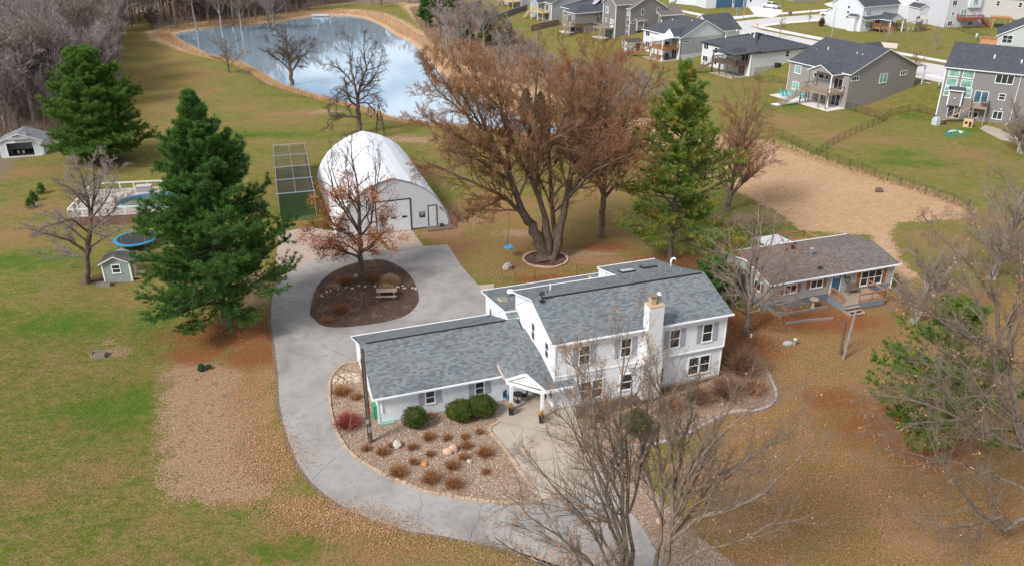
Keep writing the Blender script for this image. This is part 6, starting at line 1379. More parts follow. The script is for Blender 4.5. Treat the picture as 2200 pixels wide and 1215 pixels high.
m = MB(); a = np.array(g(1437,7)); b = np.array(g(1513,14)); m.beam(a+[0,0,.9], b+[0,0,.9], .06, 1.8); k = m.build('vinyl_fence', SWV, None); tag(k, 'white vinyl fence left of the navy boarded house', 'fence')

# ---- garden shed, swing set, pergola, truck, lamps and small things
o = g(1347, 113)
h = empty('garden_shed', 'small white garden shed with dark open door behind the maple crown', 'shed', o, R(22))
m = MB(); wallblock(m, -.0, 4.0, 0, 2.7, 0, 2.2, 3.0, 'x', .2); m.build('wall', plain('blotched_white_panel', (.66,.67,.68), .6, .2, 1.2), h)
m = MB(); roofblock(m, 0, 4.0, 0, 2.7, 2.25, 3.05, 'x', (0,0), .2, .08); m.build('roof', [ROOF_D, TRIM], h)
door(h, (0, 0, FRONT), 2.3, .05, 1.3, 1.9, BLACK)
o = g(1975, 68)
t = empty('swing_set', 'timber play tower with striped canopy, dark slide and swing beam on the lawn', 'play set', o, R(20))
m = MB()
for x in (0, 2.0):
    for y in (0, 1.6): m.beam((x,y,0),(x,y,3.0),.12)
m.box(0,0,1.3,2.0,1.6,1.38); m.build('tower_frame', WOOD_S, t)
m = MB()
for k in range(10): m.box(.06+.2*k,0,.0,.2+.2*k,.04,1.2); m.box(.06+.2*k,1.58,1.4,.2+.2*k,1.62,2.1)
m.build('wall_boards', WOOD_S, t)
m = MB(); m.slab([(-.3,-.3,3.0),(2.3,-.3,3.0),(2.3,.8,3.9),(-.3,.8,3.9)], .05,0,0); m.slab([(-.3,1.9,3.0),(-.3,.8,3.9),(2.3,.8,3.9),(2.3,1.9,3.0)], .05,0,0); m.build('canopy', plain('striped_canopy', (.5,.45,.4), .8, .2, 4), t)
m = MB(); m.beam((0,.3,1.3),(-2.0,-.3,.2),.5,.06); m.build('slide', plain('dark_green_slide', (.02,.06,.05), .4), t)
m = MB(); m.beam((0,.8,2.4),(-3.8,.8,2.4),.12); m.beam((-3.8,.8,2.4),(-4.2,-.4,0),.1); m.beam((-3.8,.8,2.4),(-4.2,2.0,0),.1); m.build('swing_beam', GALV, t)
for x in (-1.5, -2.8): m = MB(); m.tube([(x-.2,.8,2.4),(x-.2,.8,.6)], .015, 4); m.tube([(x+.2,.8,2.4),(x+.2,.8,.6)], .015, 4); m.box(x-.25,.7,.55,x+.25,.9,.6); m.build('swing_seat', TRIM, t)
o = g(2146, 59)
t = empty('pergola', 'orange timber pergola over a hot tub behind the white tall house', 'pergola', o, R(-20))
for x in (-2.0, 2.0):
    for y in (-1.6, 1.6): m = MB(); m.box(x-.1,y-.1,0,x+.1,y+.1,2.5); m.build('post', CEDAR_O, t)
m = MB()
for y in (-1.6, 1.6): m.box(-2.4,y-.06,2.5,2.4,y+.06,2.7)
for k in range(22): m.box(-2.4+k*.22,-2.,2.7,-2.25+k*.22,2.,2.75)
m.build('slat_roof', CEDAR_O, t)
m = MB(); m.box(-1.0,-.9,0,1.0,.9,.9); tb = m.build('hot_tub', DKMETAL, None, loc=(o[0],o[1],o[2]), rz=R(-20)); tag(tb, 'dark square hot tub under the orange pergola', 'hot tub')
# pickup truck
o = g(1656, 18)
t = empty('pickup_truck', 'white crew cab pickup truck parked on the pale driveway', 'pickup truck', o, R(128))
WP = NT('white_car_paint'); WP.col((.75,.76,.78)).set(.25, 0, .5); WP = WP.m
m = MB(); m.prism_v([(-2.85,.45),(2.75,.45),(2.8,.95),(2.7,1.12),(1.55,1.2),(1.1,1.22),(-.9,1.25),(-2.85,1.22)], -.95, .95); m.build('body', WP, t)
m = MB(); m.prism_v([(-.95,1.22),(1.5,1.2),(.75,1.88),(-.75,1.9)], -.82, .82); m.build('cab', WP, t)
m = MB(); m.prism_v([(-.85,1.3),(1.3,1.28),(.72,1.78),(-.68,1.8)], -.84, .84); m.prism_v([(1.36,1.3),(1.42,1.3),(.8,1.82),(.74,1.82)], -.72, .72); m.prism_v([(-.99,1.3),(-.93,1.3),(-.77,1.82),(-.83,1.82)], -.7, .7); m.build('windscreen', GLASS, t)
m = MB(); m.box(-2.75,-.8,1.2,-1.0,.8,1.26); m.build('bed', BLACK, t)
for x in (-1.85, 1.8):
    for y in (-.88, .88):
        m = MB(); m.tube([(x,y-.13,.4),(x,y+.13,.4)], .4, 14); w = m.build('wheel', RUBBER, t); m = MB(); m.tube([(x,y-.14,.4),(x,y+.14,.4)], .2, 10); m.build('rim', GALV, w)
m = MB(); m.box(-2.95,-.9,.45,-2.83,.9,.65); m.build('bumper', GALV, t)
for y in (-.8, .8): m = MB(); m.box(-2.87,y-.1,.8,-2.84,y+.1,1.15); m.build('tail_light', plain('red_lens', (.3,.02,.02), .3), t)
def car(label, px, py, rz):
    o = g(px, py); t = empty('parked_car', label, 'car', o, rz)
    m = MB(); m.prism_v([(-2.2,.35),(2.2,.35),(2.25,.7),(1.9,.9),(1.0,1.0),(-1.6,1.02),(-2.2,.95)], -.88, .88); m.build('body', WP, t)
    m = MB(); m.prism_v([(-1.7,1.0),(1.1,1.0),(.4,1.48),(-1.1,1.5)], -.76, .76); m.build('cabin', GLASS, t)
    for x in (-1.4, 1.4):
        for y in (-.82, .82): m = MB(); m.tube([(x,y-.1,.32),(x,y+.1,.32)], .32, 12); m.build('wheel', RUBBER, t)
car('white car parked beside the porch of the white two storey house', 1779, 34, 2.6)
def lamp(label, px, py, h, dirx):
    o = g(px, py); t = empty('street_lamp', label, 'street lamp', o, 0)
    m = MB(); m.tube([(0,0,0),(0,0,h)], [.11,.06], 8); m.tube([(0,0,h-.1),(dirx*.8,0,h+.9),(dirx*1.5,0,h+1.1)], .04, 6); m.build('pole', GALV, t)
    m = MB(); m.box(dirx*1.4-.1,-.12,h+1.02,dirx*2.1,.12,h+1.14) if dirx > 0 else m.box(dirx*2.1,-.12,h+1.02,dirx*1.4,.12,h+1.14); m.build('lamp_head', CREAM, t)
lamp('grey street lamp rising in front of the white two storey house', 1786, 82, 7.0, -1); lamp('grey street lamp by the navy boarded house', 1597, 39, 7.0, 1)
o = g(1697, 33); t = empty('waste_bin', 'brown wheeled bin at the kerb of the street', 'waste bin', o, .3); m = MB(); m.prism_v([(-.35,0),(.35,0),(.42,1.0),(-.42,1.0)], -.4, .4); m.build('bin_body', plain('brown_plastic', (.22,.12,.08), .5), t); m = MB(); m.box(-.46,-.45,1.0,.46,.45,1.08); m.build('lid', plain('brown_lid', (.2,.1,.07), .5), t)
o = g(1984, 30); t = empty('waste_bin', 'red brown bin on the pale drive left of the white tall house', 'waste bin', o, .3); m = MB(); m.prism_v([(-.5,0),(.5,0),(.6,1.3),(-.6,1.3)], -.5, .5); m.build('bin_body', plain('brick_red_plastic', (.3,.08,.05), .5), t); m = MB(); m.box(-.65,-.55,1.3,.65,.55,1.4); m.build('lid', plain('red_lid', (.3,.1,.07), .5), t)
o = g(1627, 58); t = empty('fire_hydrant', 'orange fire hydrant at the fork of the two sidewalks', 'fire hydrant', o, 0); m = MB(); m.cyl(0,0,0,.75,.16,.14,10); m.ico((0,0,.78),(.17,.17,.14),1); m.tube([(-.28,0,.5),(.28,0,.5)], .08, 8); m.build('barrel', plain('hydrant_orange', (.7,.22,.02), .5), t)
o = g(1582, 36); t = empty('yard_sign', 'blue topped post standing on the verge left of the street lamp', 'sign', o, 0); m = MB(); m.cyl(0,0,0,2.0,.05,n=6); m.build('post', GALV, t); m = MB(); m.cyl(0,0,2.0,2.4,.45,.4,12); m.build('top', plain('sign_blue', (.04,.2,.6), .5), t)
def upright(name, label, cat, px, py, w, h, mat):
    o = g(px, py); m = MB(); m.tube([(0,0,0),(0,0,h*.85),(0,0,h)], [w/2,w/2,w/3], 10); k = m.build(name, mat, None, True, loc=o); tag(k, label, cat); return k
upright('utility_box', 'pale green utility pedestal by the mesh fence', 'utility box', 2097, 84, .6, 1.3, plain('pale_green', (.45,.55,.42), .6)); upright('utility_box', 'dark utility pedestal right of the pale green one', 'utility box', 2103, 90, .6, .8, DKMETAL); upright('utility_box', 'grey utility pedestal on the lawn between the two grey houses', 'utility box', 2016, 190, .45, 1.0, GALV)
# stone planter at the back of the taupe house, and toys by the tall grey house
o = g(1905, 100); m = MB(); m.box(-2.2,-.5,0,2.2,.5,1.0); k = m.build('block_wall', plain('pale_block', (.62,.54,.46), .9, .12, 3), None, loc=(o[0]-.5,o[1]-1.5,o[2]), rz=R(-32)); tag(k, 'low wall of pale blocks behind the ridge of the taupe house', 'block wall')
o = g(2012, 268); t = empty('plastic_slide', 'white and blue toddler slide lying on the grass', 'slide', o, .4)
m = MB(); m.box(-.7,-.5,0,.2,.5,1.0); m.box(-.6,-.42,1.0,.1,.42,1.3); m.build('climber', plain('greyish_white_plastic', (.5,.53,.56), .5, .2, 3), t); m = MB(); m.beam((.2,-.1,.9),(1.8,-.3,.1),.7,.1); m.build('chute', plain('navy_plastic', (.03,.1,.28), .4), t)
o = g(2078, 272); t = empty('toy_playhouse', 'tan cardboard coloured playhouse tipped beside the deck posts', 'playhouse', o, -.5)
m = MB(); m.box(-.7,-.6,0,.7,.6,1.2); m.build('shell', plain('tan_board', (.62,.42,.2), .7, .08, 3), t); m = MB(); m.box(-.5,-.63,.55,-.1,-.605,.95); m.box(.15,-.63,.1,.5,-.605,.95); m.build('opening', BLACK, t)
o = g(2050, 285); m = MB()
for i in range(9): m.tube([(1.3*cos(i*.8)*.8,.5*sin(i*1.3),.12),(1.3*cos(i*.8+.9),.6*sin(i*1.3+1.),.14)], .18, 8, i % 3)
k = m.build('pool_toy', [plain('toy_blue', (.03,.3,.6), .4), plain('toy_yellow', (.6,.6,.05), .4), plain('toy_white', (.65,.7,.72), .4)], None, True, loc=o); tag(k, 'deflated blue, white and yellow pool toy on the grass', 'pool toy')
o = g(1888, 412); m = MB(); m.ico((0,0,.22),(.5,.4,.35),2,.4); k = m.build('tree_stump', BARK_D, None, loc=o); tag(k, 'dark stump alone in the tan straw field', 'stump')
o = g(1486, 139); m = MB(); m.ico((0,0,.25),.3,2); k = m.build('ball', BLUE, None, True, loc=o); tag(k, 'bright blue ball on the lawn below the white gabled house', 'ball')
for i, (px, py, h_, sp, lab) in enumerate([(1960,165,5.0,1.9,'small bare street tree on the verge between the two grey houses'),(1903,92,4.6,1.4,'pale young tree with guard stakes in front of the covered deck'),(2007,108,5.2,1.3,'pale young staked tree on the lawn left of the tall grey house roof'),(1675,80,5.0,1.4,'thin reddish young tree on the verge behind the hip roof'),(1447,25,3.6,1.6,'small rusty young tree behind the taupe house roof'),(1738,50,4.0,.7,'very thin young tree near the sidewalk fork')]):
    autotree('young_tree', lab, 'tree', g(px, py), h_, sp, 200+i, [spec(6, .2, .98, .45, .55, 4, .12, .08, rmin=.03), spec(5, .2, 1, .5, .6, 3, .15, .05, rmin=.022)], BARK_G, TWIG_U if i in (0,3,4) else TWIG_G, tr=.09, nl=9, fork=.25, upl=1.0)
o = g(1764, 57); m = MB(); V_, F_ = quads(np.random.default_rng(3).normal(0, 1, (900,3))*[.3,.3,.6]+[0,0,1.0], np.full(900,.25), np.random.default_rng(4))
tag(npmesh('evergreen_shrub', V_, F_, leafmat('brown_conifer', (.07,.04,.02), (.16,.09,.05)), attrs=dict(shade=np.repeat(np.random.default_rng(5).random(900),4)), loc=o), 'small brown upright conifer by the porch of the white two storey house', 'shrub')
# ================================================================== things in the yard
def edging(name, label, px, closed=False, w=.24, h=.12, z=.03, mat=None, step=.42, seed=1, var=.25):
    """a line of separate blocks along a kerb, one thing with its blocks in one pattern mesh"""
    P = [np.array(at(a, b, z)) for a, b in spline(px, 8, closed)]
    if closed: P.append(P[0])
    rg = random.Random(seed); m = MB(); d = 0; q = [P[0]]
    L = [0]
    for a, b in zip(P[:-1], P[1:]): L.append(L[-1]+np.linalg.norm(b-a))
    A = np.array(P); n = int(L[-1]/step)
    for k in range(n):
        s0 = L[-1]*k/n; s1 = L[-1]*(k+.93)/n
        a = np.array([np.interp(s0, L, A[:, i]) for i in range(3)]); b = np.array([np.interp(s1, L, A[:, i]) for i in range(3)])
        hh = h*(1+rg.uniform(-var, var)); off = rg.uniform(-.02, .02); m.beam(a+[off, off, hh/2], b+[off, -off, hh/2+rg.uniform(-.01, .01)], w*(1+rg.uniform(-.15, .15)), hh)
    k = m.build(name, mat or EDGER); tag(k, label, 'edging'); return k
edging('stone_edging', 'tan block edging curving between the driveway and the gravel bed', [(766,778),(741,781),(719,799),(708,824),(709,870),(714,896),(726,934),(748,966),(774,989),(820,1016),(859,1033),(910,1054),(970,1066),(1030,1075),(1075,1079),(1120,1078),(1165,1073)], w=.2)
edging('stone_edging', 'short tan block edging along the left side of the patio', [(1072,905),(1051,923),(1078,957),(1106,996),(1122,1019),(1146,1050)], w=.26)
edging('stone_edging', 'ring of pale stones around the huge maple', [(1126,552),(1128,563),(1148,572),(1185,575),(1214,566),(1217,552),(1190,541),(1150,541)], True, .22, .14, .03, ROCK_P, .34)
edging('stone_edging', 'low stone edging curling through the bed right of the farmhouse', [(1240,1050),(1290,1010),(1340,960),(1400,955),(1480,930),(1560,888),(1640,878),(1668,850),(1650,800)], False, .2, .1, .03, ROCK, .4)

# utility pole, service wire and guy
b = g(796, 950); top = 7.85
t = empty('utility_pole', 'weathered wooden utility pole by the end of the garage wing', 'utility pole', b)
m = MB(); m.tube([(0,0,0),(0,0,top)], [.17,.13], 10); m.build('pole', bark('pole_wood', (.08,.06,.05), (.2,.15,.12), 5), t)
m = MB(); m.box(-.2,-.19,.95,.2,-.13,1.5) if 0 else m.tube([(0,0,1.0),(0,0,1.45)], .18, 10); m.build('metal_guard', GALV, t)
m = MB(); m.cyl(0,-.26,1.9,2.15,.13,n=10); m.build('electric_meter', GALV, t)
m = MB(); m.beam((-.1,-.16,.6),(-.1,-.13,7.2),.05,.04); m.build('conduit', DKMETAL, t)
m = MB(); m.tube([(.1+.3*cos(a),-.1,5.7+.4*sin(a)) for a in np.linspace(0,5.5,12)], .015, 5); m.build('wire_loop', GALV, t); m = MB(); m.ico((-.18,0,6.9), .09, 1); m.build('insulator', GALV, t)
pt = Vector((b[0], b[1], 7.5)); mast = Matrix.Translation((2.99,51.84,0)) @ Matrix.Rotation(YM, 4, 'Z') @ Vector((.75,4.3,8.1))
def wire(label, a, c, sag, r=.012, name='wire', mat=None):
    P = [Vector(a).lerp(Vector(c), k/16)-Vector((0,0,sag*4*(k/16)*(1-k/16))) for k in range(17)]
    m = MB(); m.tube(P, r, 4); k = m.build(name, mat or RUBBER); tag(k, label, 'wire'); return k
wire('thin service wire from the utility pole to the mast on the farmhouse roof', pt, mast, .5, .014)
wire('pale overhead wire running from the utility pole down past the bottom edge', pt, at(655,1400,8.5), .3, .008, mat=plain('pale_wire', (.42,.40,.37), .6))

# picnic table
b = at(830, 645); t = empty('picnic_table', 'weathered picnic table standing on dark mulch in the island', 'picnic table', (b[0], b[1]+.55, .07), R(4))
m = MB()
for k in range(5): m.box(-.98,-.38+k*.155,.73,.98,-.38+k*.155+.14,.77)
m.build('tabletop', WOOD_N, t)
for s in (-1, 1):
    m = MB()
    for k in range(2): m.box(-.98,s*.72-.14+k*.15,.43,.98,s*.72-.14+k*.15+.13,.47)
    m.build('bench_seat', WOOD_N, t)
for x in (-.7, .7):
    m = MB(); m.beam((x,-.25,.72),(x,-.62,0),.09,.05,up=(1,0,0)); m.beam((x,.25,.72),(x,.62,0),.09,.05,up=(1,0,0)); m.box(x-.03,-.8,.33,x+.03,.8,.43); m.box(x-.03,-.36,.64,x+.03,.36,.73); m.build('trestle', WOOD_G, t)

def rock(label, px, py, r, mat, seed, z=0, cat='boulder', name='boulder'):
    b = at(px, py, z); m = MB(); m.ico((0,0,r[2]*.55), r, 2, .28, seed=seed); k = m.build(name, mat, None, False, loc=(b[0], b[1], z), rz=seed); tag(k, label, cat); return k
rock('large grey boulder on the lawn left of the stone ring', 1091, 577, (.62,.45,.42), ROCK, 1)
rock('two toned pale boulder near the utility pole', 854, 958, (.36,.3,.3), ROCK_W, 2, .03)
rock('pinkish boulder in the middle of the gravel bed', 962, 972, (.38,.28,.22), ROCK_P, 3, .03)
rock('reddish flat boulder leaning on the pinkish one', 974, 966, (.34,.3,.3), ROCK_P, 4, .03)
rock('small bright orange stone in the gravel bed', 912, 998, (.3,.2,.16), ROCK_O, 5, .03)
rock('small white stone right of the boulders in the gravel bed', 1008, 992, (.17,.14,.14), ROCK_W, 6, .03)
rock('pink stone in the bed between the two nearest bare trees', 1418, 1122, (.28,.25,.22), ROCK_P, 8, .03)
rock('grey stone at the foot of the oak trunk', 765, 596, (.3,.25,.25), ROCK, 9, .07)
rg = random.Random(5)
for i in range(26):
    s = i/25; px = 690+s*208+rg.uniform(-5, 5); py = 634-14*sin(s*3.1)-s*12+rg.uniform(-5, 5)
    if 725 < px < 800 and i % 2: continue
    b = at(px, py, .07); m = MB(); m.ico((0,0,.05), (rg.uniform(.12,.25), rg.uniform(.1,.17), .1), 1, .3, seed=i); k = m.build('flat_stone', [ROCK, ROCK_P, ROCK_W][i % 3], None, loc=(b[0], b[1], .07), rz=rg.random()*3)
    tag(k, 'flat stone in the row across the island bed', 'stone', 'stones laid in a row across the island bed')

# planters, chair and table under the porch
def planter(label, px, py):
    b = at(px, py, .045); t = empty('planter', label, 'planter', b)
    m = MB(); m.add([(-.15,-.15,0),(.15,-.15,0),(.15,.15,0),(-.15,.15,0),(-.21,-.21,.62),(.21,-.21,.62),(.21,.21,.62),(-.21,.21,.62)], [(3,2,1,0),(4,5,6,7),(0,1,5,4),(1,2,6,5),(2,3,7,6),(3,0,4,7)]); m.build('pot', BLACK, t)
    rg = np.random.default_rng(int(px)); V, F = quads(rg.normal(0, .1, (160, 3))*[1,1,1.3]+[0,0,.82], np.full(160, .12), rg, .5); npmesh('dried_plant', V, F, leafmat('dried_orange_plant', (.3,.14,.03), (.75,.42,.06)), t, attrs=dict(shade=np.repeat(rg.random(160), 4)))
planter('tall black planter with dried orange plant at the left porch post', 1098, 889); planter('tall dark planter with dried plant at the right porch post', 1163, 906)
def chair(label, px, py, rz, mat):
    b = at(px, py, .045); t = empty('patio_chair', label, 'chair', b, rz)
    m = MB(); m.box(-.25,-.25,.42,.25,.25,.46); m.build('seat', mat, t); m = MB(); m.box(-.25,.22,.46,.25,.26,.95); m.build('backrest', mat, t)
    for x in (-.22, .22):
        for y in (-.22, .22): m = MB(); m.cyl(x,y,0,.44,.02,n=6); m.build('leg', GALV, t)
chair('blue patio chair by the left porch post', 1090, 862, 1.0, plain('blue_sling', (.05,.13,.22), .7))
chair('dark patio chair beside the round bistro table', 1126, 858, -1.8, DKMETAL)
b = at(1112, 862, .045); t = empty('bistro_table', 'small round dark metal table under the entry porch', 'table', b); m = MB(); m.cyl(0,0,.7,.73,.42,n=20); m.build('tabletop', DKMETAL, t); m = MB(); m.cyl(0,0,0,.7,.04,n=8); m.cyl(0,0,0,.03,.25,n=12); m.build('pedestal', DKMETAL, t)
b = at(832, 907, .04); m = MB(); m.slab([(-.5,-.22,.08),(.5,-.22,.08),(.6,0,.08),(.5,.22,.08),(-.5,.22,.08),(-.6,0,.08)], .08, 0, 0); k = m.build('window_well', plain('green_well_cover', (.2,.4,.34), .5), None, loc=b, rz=YM); tag(k, 'pale green well cover at the corner of the garage wing', 'well cover')
b = at(925, 893, .04); m = MB()
for j in range(3): m.tube([((.28+.03*j)*cos(a), (.28+.03*j)*sin(a), .06+.03*j) for a in np.linspace(0, 6.2, 18)], .02, 5)
k = m.build('garden_hose', plain('orange_hose', (.5,.16,.06), .5), None, loc=b); tag(k, 'coiled orange hose beside the boxwood at the garage wing', 'hose')

# shrubs
def shrub(label, px, py, r, h, mat, seed, n=5200, size=.075, name='boxwood', z=.035, lump=.12, group=None, cat='shrub'):
    b = at(px, py, z) if z is not None else g(px, py); rg = np.random.default_rng(seed); root = empty(name, label, cat, b, group=group)
    d = nrm(rg.normal(0, 1, (n, 3))); ph = rg.random(6)*6
    bump = 1+lump*(np.sin(d[:, 0]*5+ph[0])*np.sin(d[:, 1]*6+ph[1])+.6*np.sin(d[:, 2]*8+ph[2]+d[:, 0]*4))
    rad = (rg.random(n)**.16)*bump; c = d*rad[:, None]*np.array([r, r*.92, h/2])+np.array([0, 0, h/2+.06]); c = c[c[:, 2] > .03]
    V, F = quads(c, np.full(len(c), size), rg, .9); sh = np.repeat(np.clip(rg.normal(.5, .25, len(c)), 0, 1), 4)
    npmesh('foliage', V, F, mat, root, attrs=dict(shade=sh))
    m = MB()
    for k in range(5): a = k*1.3; m.tube([(0,0,0),(r*.5*cos(a), r*.5*sin(a), h*.55)], [.03,.012], 5)
    m.build('stem', BARK_D, root); m = MB(); m.ico((0,0,h/2+.06), (r*.78,r*.72,h*.4), 2, .1); m.build('inner_mass', YEW, root, True)
    return root
shrub('single round clipped boxwood left of the other two at the garage wing', 893, 916, .98, 1.65, YEW, 1)
shrub('left lower of the two touching boxwoods by the garage wing', 990, 899, 1.2, 1.45, YEW, 2, 7500)
shrub('taller boxwood at the right of the touching pair near the porch', 1034, 890, 1.2, 1.6, YEW, 3, 7500)
shrub('dark green rounded evergreen in front of the main farmhouse wall', 1367, 932, 1.05, 2.0, YEW, 4, 6000, .08)
def tuftp(label, px, py, r, h, mat, seed, n=420, name='dry_shrub', z=.036, group=None, cat='shrub', up=1.0, w=.014, leaves=0, lm=None, wob=.4):
    b = at(px, py, z) if z is not None else g(px, py); rg = np.random.default_rng(seed); root = empty(name, label, cat, b, group=group)
    a = rg.random(n)*2*pi; s = rg.random(n)**.6; rr = rg.random(n)*r*.28
    S0 = np.stack([np.cos(a)*rr, np.sin(a)*rr, np.zeros(n)], 1); D = np.stack([np.cos(a)*s*r*1.1, np.sin(a)*s*r*1.1, np.full(n, h*up)], 1)
    L = np.sqrt((s*r)**2+h*h)*rg.uniform(.6, 1.05, n); P = grow(S0, D, L, 4, wob, .02, rg, .1)
    V, F = tubes(P, np.full((n, 4), w)*np.linspace(1, .45, 4), 3); npmesh('stems', V, F, mat, root, attrs=dict(shade=np.repeat(rg.random(n), 12)))
    if leaves:
        c = P[rg.integers(0, n, leaves), rg.integers(1, 4, leaves)]+rg.normal(0, .04, (leaves, 3)); V, F = quads(c, np.full(leaves, .07), rg, .6); npmesh('leaves', V, F, lm or mat, root, attrs=dict(shade=np.repeat(rg.random(leaves), 4)))
    return root
tuftp('red twigged dogwood shrub left of the utility pole', 748, 915, .95, 1.15, REDB, 1, 900, 'dogwood_shrub')
for i, (px, py, r, h, lb) in enumerate([(735,845,.9,.7,'wide dry brown shrub below the flagstones'),(765,855,.6,.55,'dry brown shrub touching the garage gable wall'),(921,942,.62,.5,'brown perennial clump below the middle boxwoods'),(960,942,.38,.45,'small brown clump right of the one below the boxwoods'),(1000,940,.45,.35,'faint brown clump beneath the right boxwood'),(1030,930,.36,.4,'small brown clump near the patio corner'),(1002,960,.62,.4,'low brown clump left of the largest one'),(1042,975,.85,.65,'largest brown clump beside the patio edging'),(886,962,.48,.4,'brown clump right of the two toned boulder'),(840,958,.25,.3,'tiny brown clump left of the two toned boulder'),(821,975,.5,.65,'upright brown clump behind the driveway edging'),(787,965,.5,.35,'brown clump at the foot of the utility pole'),(924,977,.4,.4,'brown clump left of the pinkish boulder'),(996,985,.42,.45,'brown clump above the white stone'),(889,995,.45,.4,'brown clump left of the orange stone'),(970,1005,.6,.7,'tall brown clump below the pinkish boulder'),(855,1018,.85,.6,'spreading brown clump against the long edging'),(925,1032,.85,.75,'big brown clump near the edging bottom'),(974,1045,.7,.85,'tallest brown clump at the edging bottom'),(1043,1015,.4,.3,'faint brown clump in the bare right part of the gravel bed')]):
    tuftp(lb, px, py, r, h, DRYB, 20+i, int(190*r/.6)+50, group='dry perennial clumps in the gravel bed', leaves=int(560*r), lm=DRYB)
tuftp('tan ornamental grass clump in the island bed', 838, 612, .75, 1.15, DRYG, 51, 1400, 'ornamental_grass', .07, w=.014); tuftp('tan ornamental grass clump just below the first in the island', 832, 628, .6, .9, DRYG, 52, 1000, 'ornamental_grass', .07, w=.014)
tuftp('brown clump left of the picnic table in the island', 733, 668, .85, .65, DRYB, 53, 700, z=.07, leaves=300, lm=DRYB); tuftp('dry clump at the lower left corner of the island', 703, 690, .8, .35, DRYB, 54, 500, z=.07, leaves=300, lm=DRYB)
for i, (px, py, r) in enumerate([(745,606,1.1),(800,600,1.0),(715,620,.9)]): tuftp(['flattened dry plant bed left of the oak trunk','flattened dry plant bed right of the oak trunk','flattened dry plants at the left rim of the island'][i], px, py, r, .28, DRYG if i == 2 else DRYB, 60+i, 900, z=.07)
# multi stemmed bare shrubs right of the farmhouse
for i, (px, py, r, h, lb) in enumerate([(1590,800,1.9,2.6,'dense bare twiggy shrub at the right corner of the farmhouse'),(1560,850,1.5,1.9,'bare twiggy shrub below the farmhouse right wall'),(1500,862,1.3,1.3,'brown twiggy shrub along the farmhouse front wall'),(1440,880,1.1,1.1,'low brown shrub between the chimney and the evergreen'),(1280,900,.9,.9,'rust brown shrub at the front wall near the porch'),(1620,840,1.2,1.0,'low bare shrub on the rim of the curled bed')]):
    tuftp(lb, px, py, r, h, TWIG_U if i < 3 else DRYB, 80+i, int(520*r), z=.036, w=.014, leaves=60, lm=OAKLEAF, name='bare_shrub')
for i, (px, py) in enumerate([(74,432),(67,447),(90,416)]): conifer('pine_seedling', ['small dark seedling in the left lawn, upper of three','small dark seedling in the left lawn, lowest of three','tiny dark seedling farthest up the left lawn'][i], 'seedling', g(px, py), .9, .4, 300+i, NEEDLE_B, nbr=24, sub=5, tuft=4, bl=.12, bw=.03, blades=5, tr=.03)
for i, (px, py) in enumerate([(433,790),(432,797),(448,792)]): shrub(['left upper green mound in the brown needles','lower green mound in the brown needles','right green mound in the brown needles'][i], px, py, .28, .35, JUN, 310+i, 500, .06, 'ground_juniper', .0)
# stump box and planter box on the left lawn
def cratebox(label, px, py, w, d, h, mat, rz, name='planter_box', cat='planter'):
    b = g(px, py); t = empty(name, label, cat, b, rz); m = MB(); n = 6
    for k in range(n): m.box(-w/2+w*k/n, -d/2, 0, -w/2+w*(k+.92)/n, -d/2+.06, h); m.box(-w/2+w*k/n, d/2-.06, 0, -w/2+w*(k+.92)/n, d/2, h)
    m.box(-w/2,-d/2+.06,0,-w/2+.06,d/2-.06,h); m.box(w/2-.06,-d/2+.06,0,w/2,d/2-.06,h); m.build('side_boards', mat, t); m = MB(); m.box(-w/2+.06,-d/2+.06,0,w/2-.06,d/2-.06,h*.7); m.build('soil', plain('brown_soil', (.2,.12,.08), .95), t)
cratebox('weathered wooden box alone on the left lawn', 213, 765, 1.15, .7, .42, WOOD_G, .15); cratebox('grey planter box standing in front of the playhouse', 224, 614, 1.3, .5, .35, WOOD_G, .1)

# playhouse
b = g(227, 607); t = empty('playhouse', 'small sage green playhouse with brown hip roof and white trim', 'playhouse', b, R(9))
SGR = siding('sage_playhouse_siding', (.30,.355,.315), .16, dark=.78)
m = MB(); wallblock(m, -.0, 2.6, 0, 2.6, 0, 2.15, 2.8, 'y', .25); m.build('wall', SGR, t); m = MB(); roofblock(m, 0, 2.6, 0, 2.6, 2.1, 2.85, 'y', (0,1), .28, .1); m.build('roof', [ROOF_B, TRIM], t)
win(t, (0,0,FRONT), .95, 1.05, .7, .8, 1, 2)
for x in (0, 2.6): m = MB(); m.box(x-.07,-.05,0,x+.07,.06,2.1); m.build('corner_board', TRIM, t)
m = MB(); m.box(2.6,.4,.1,3.4,2.2,.16); m.build('porch_deck', WOOD_L, t); m = MB(); m.box(2.62,.8,.16,2.68,1.6,1.8); m.build('door', WOOD_L, t)
m = MB(); m.ico((2.95,.8,.35), .12, 1); m.build('flower_pot', plain('terracotta', (.4,.12,.05), .7), t)
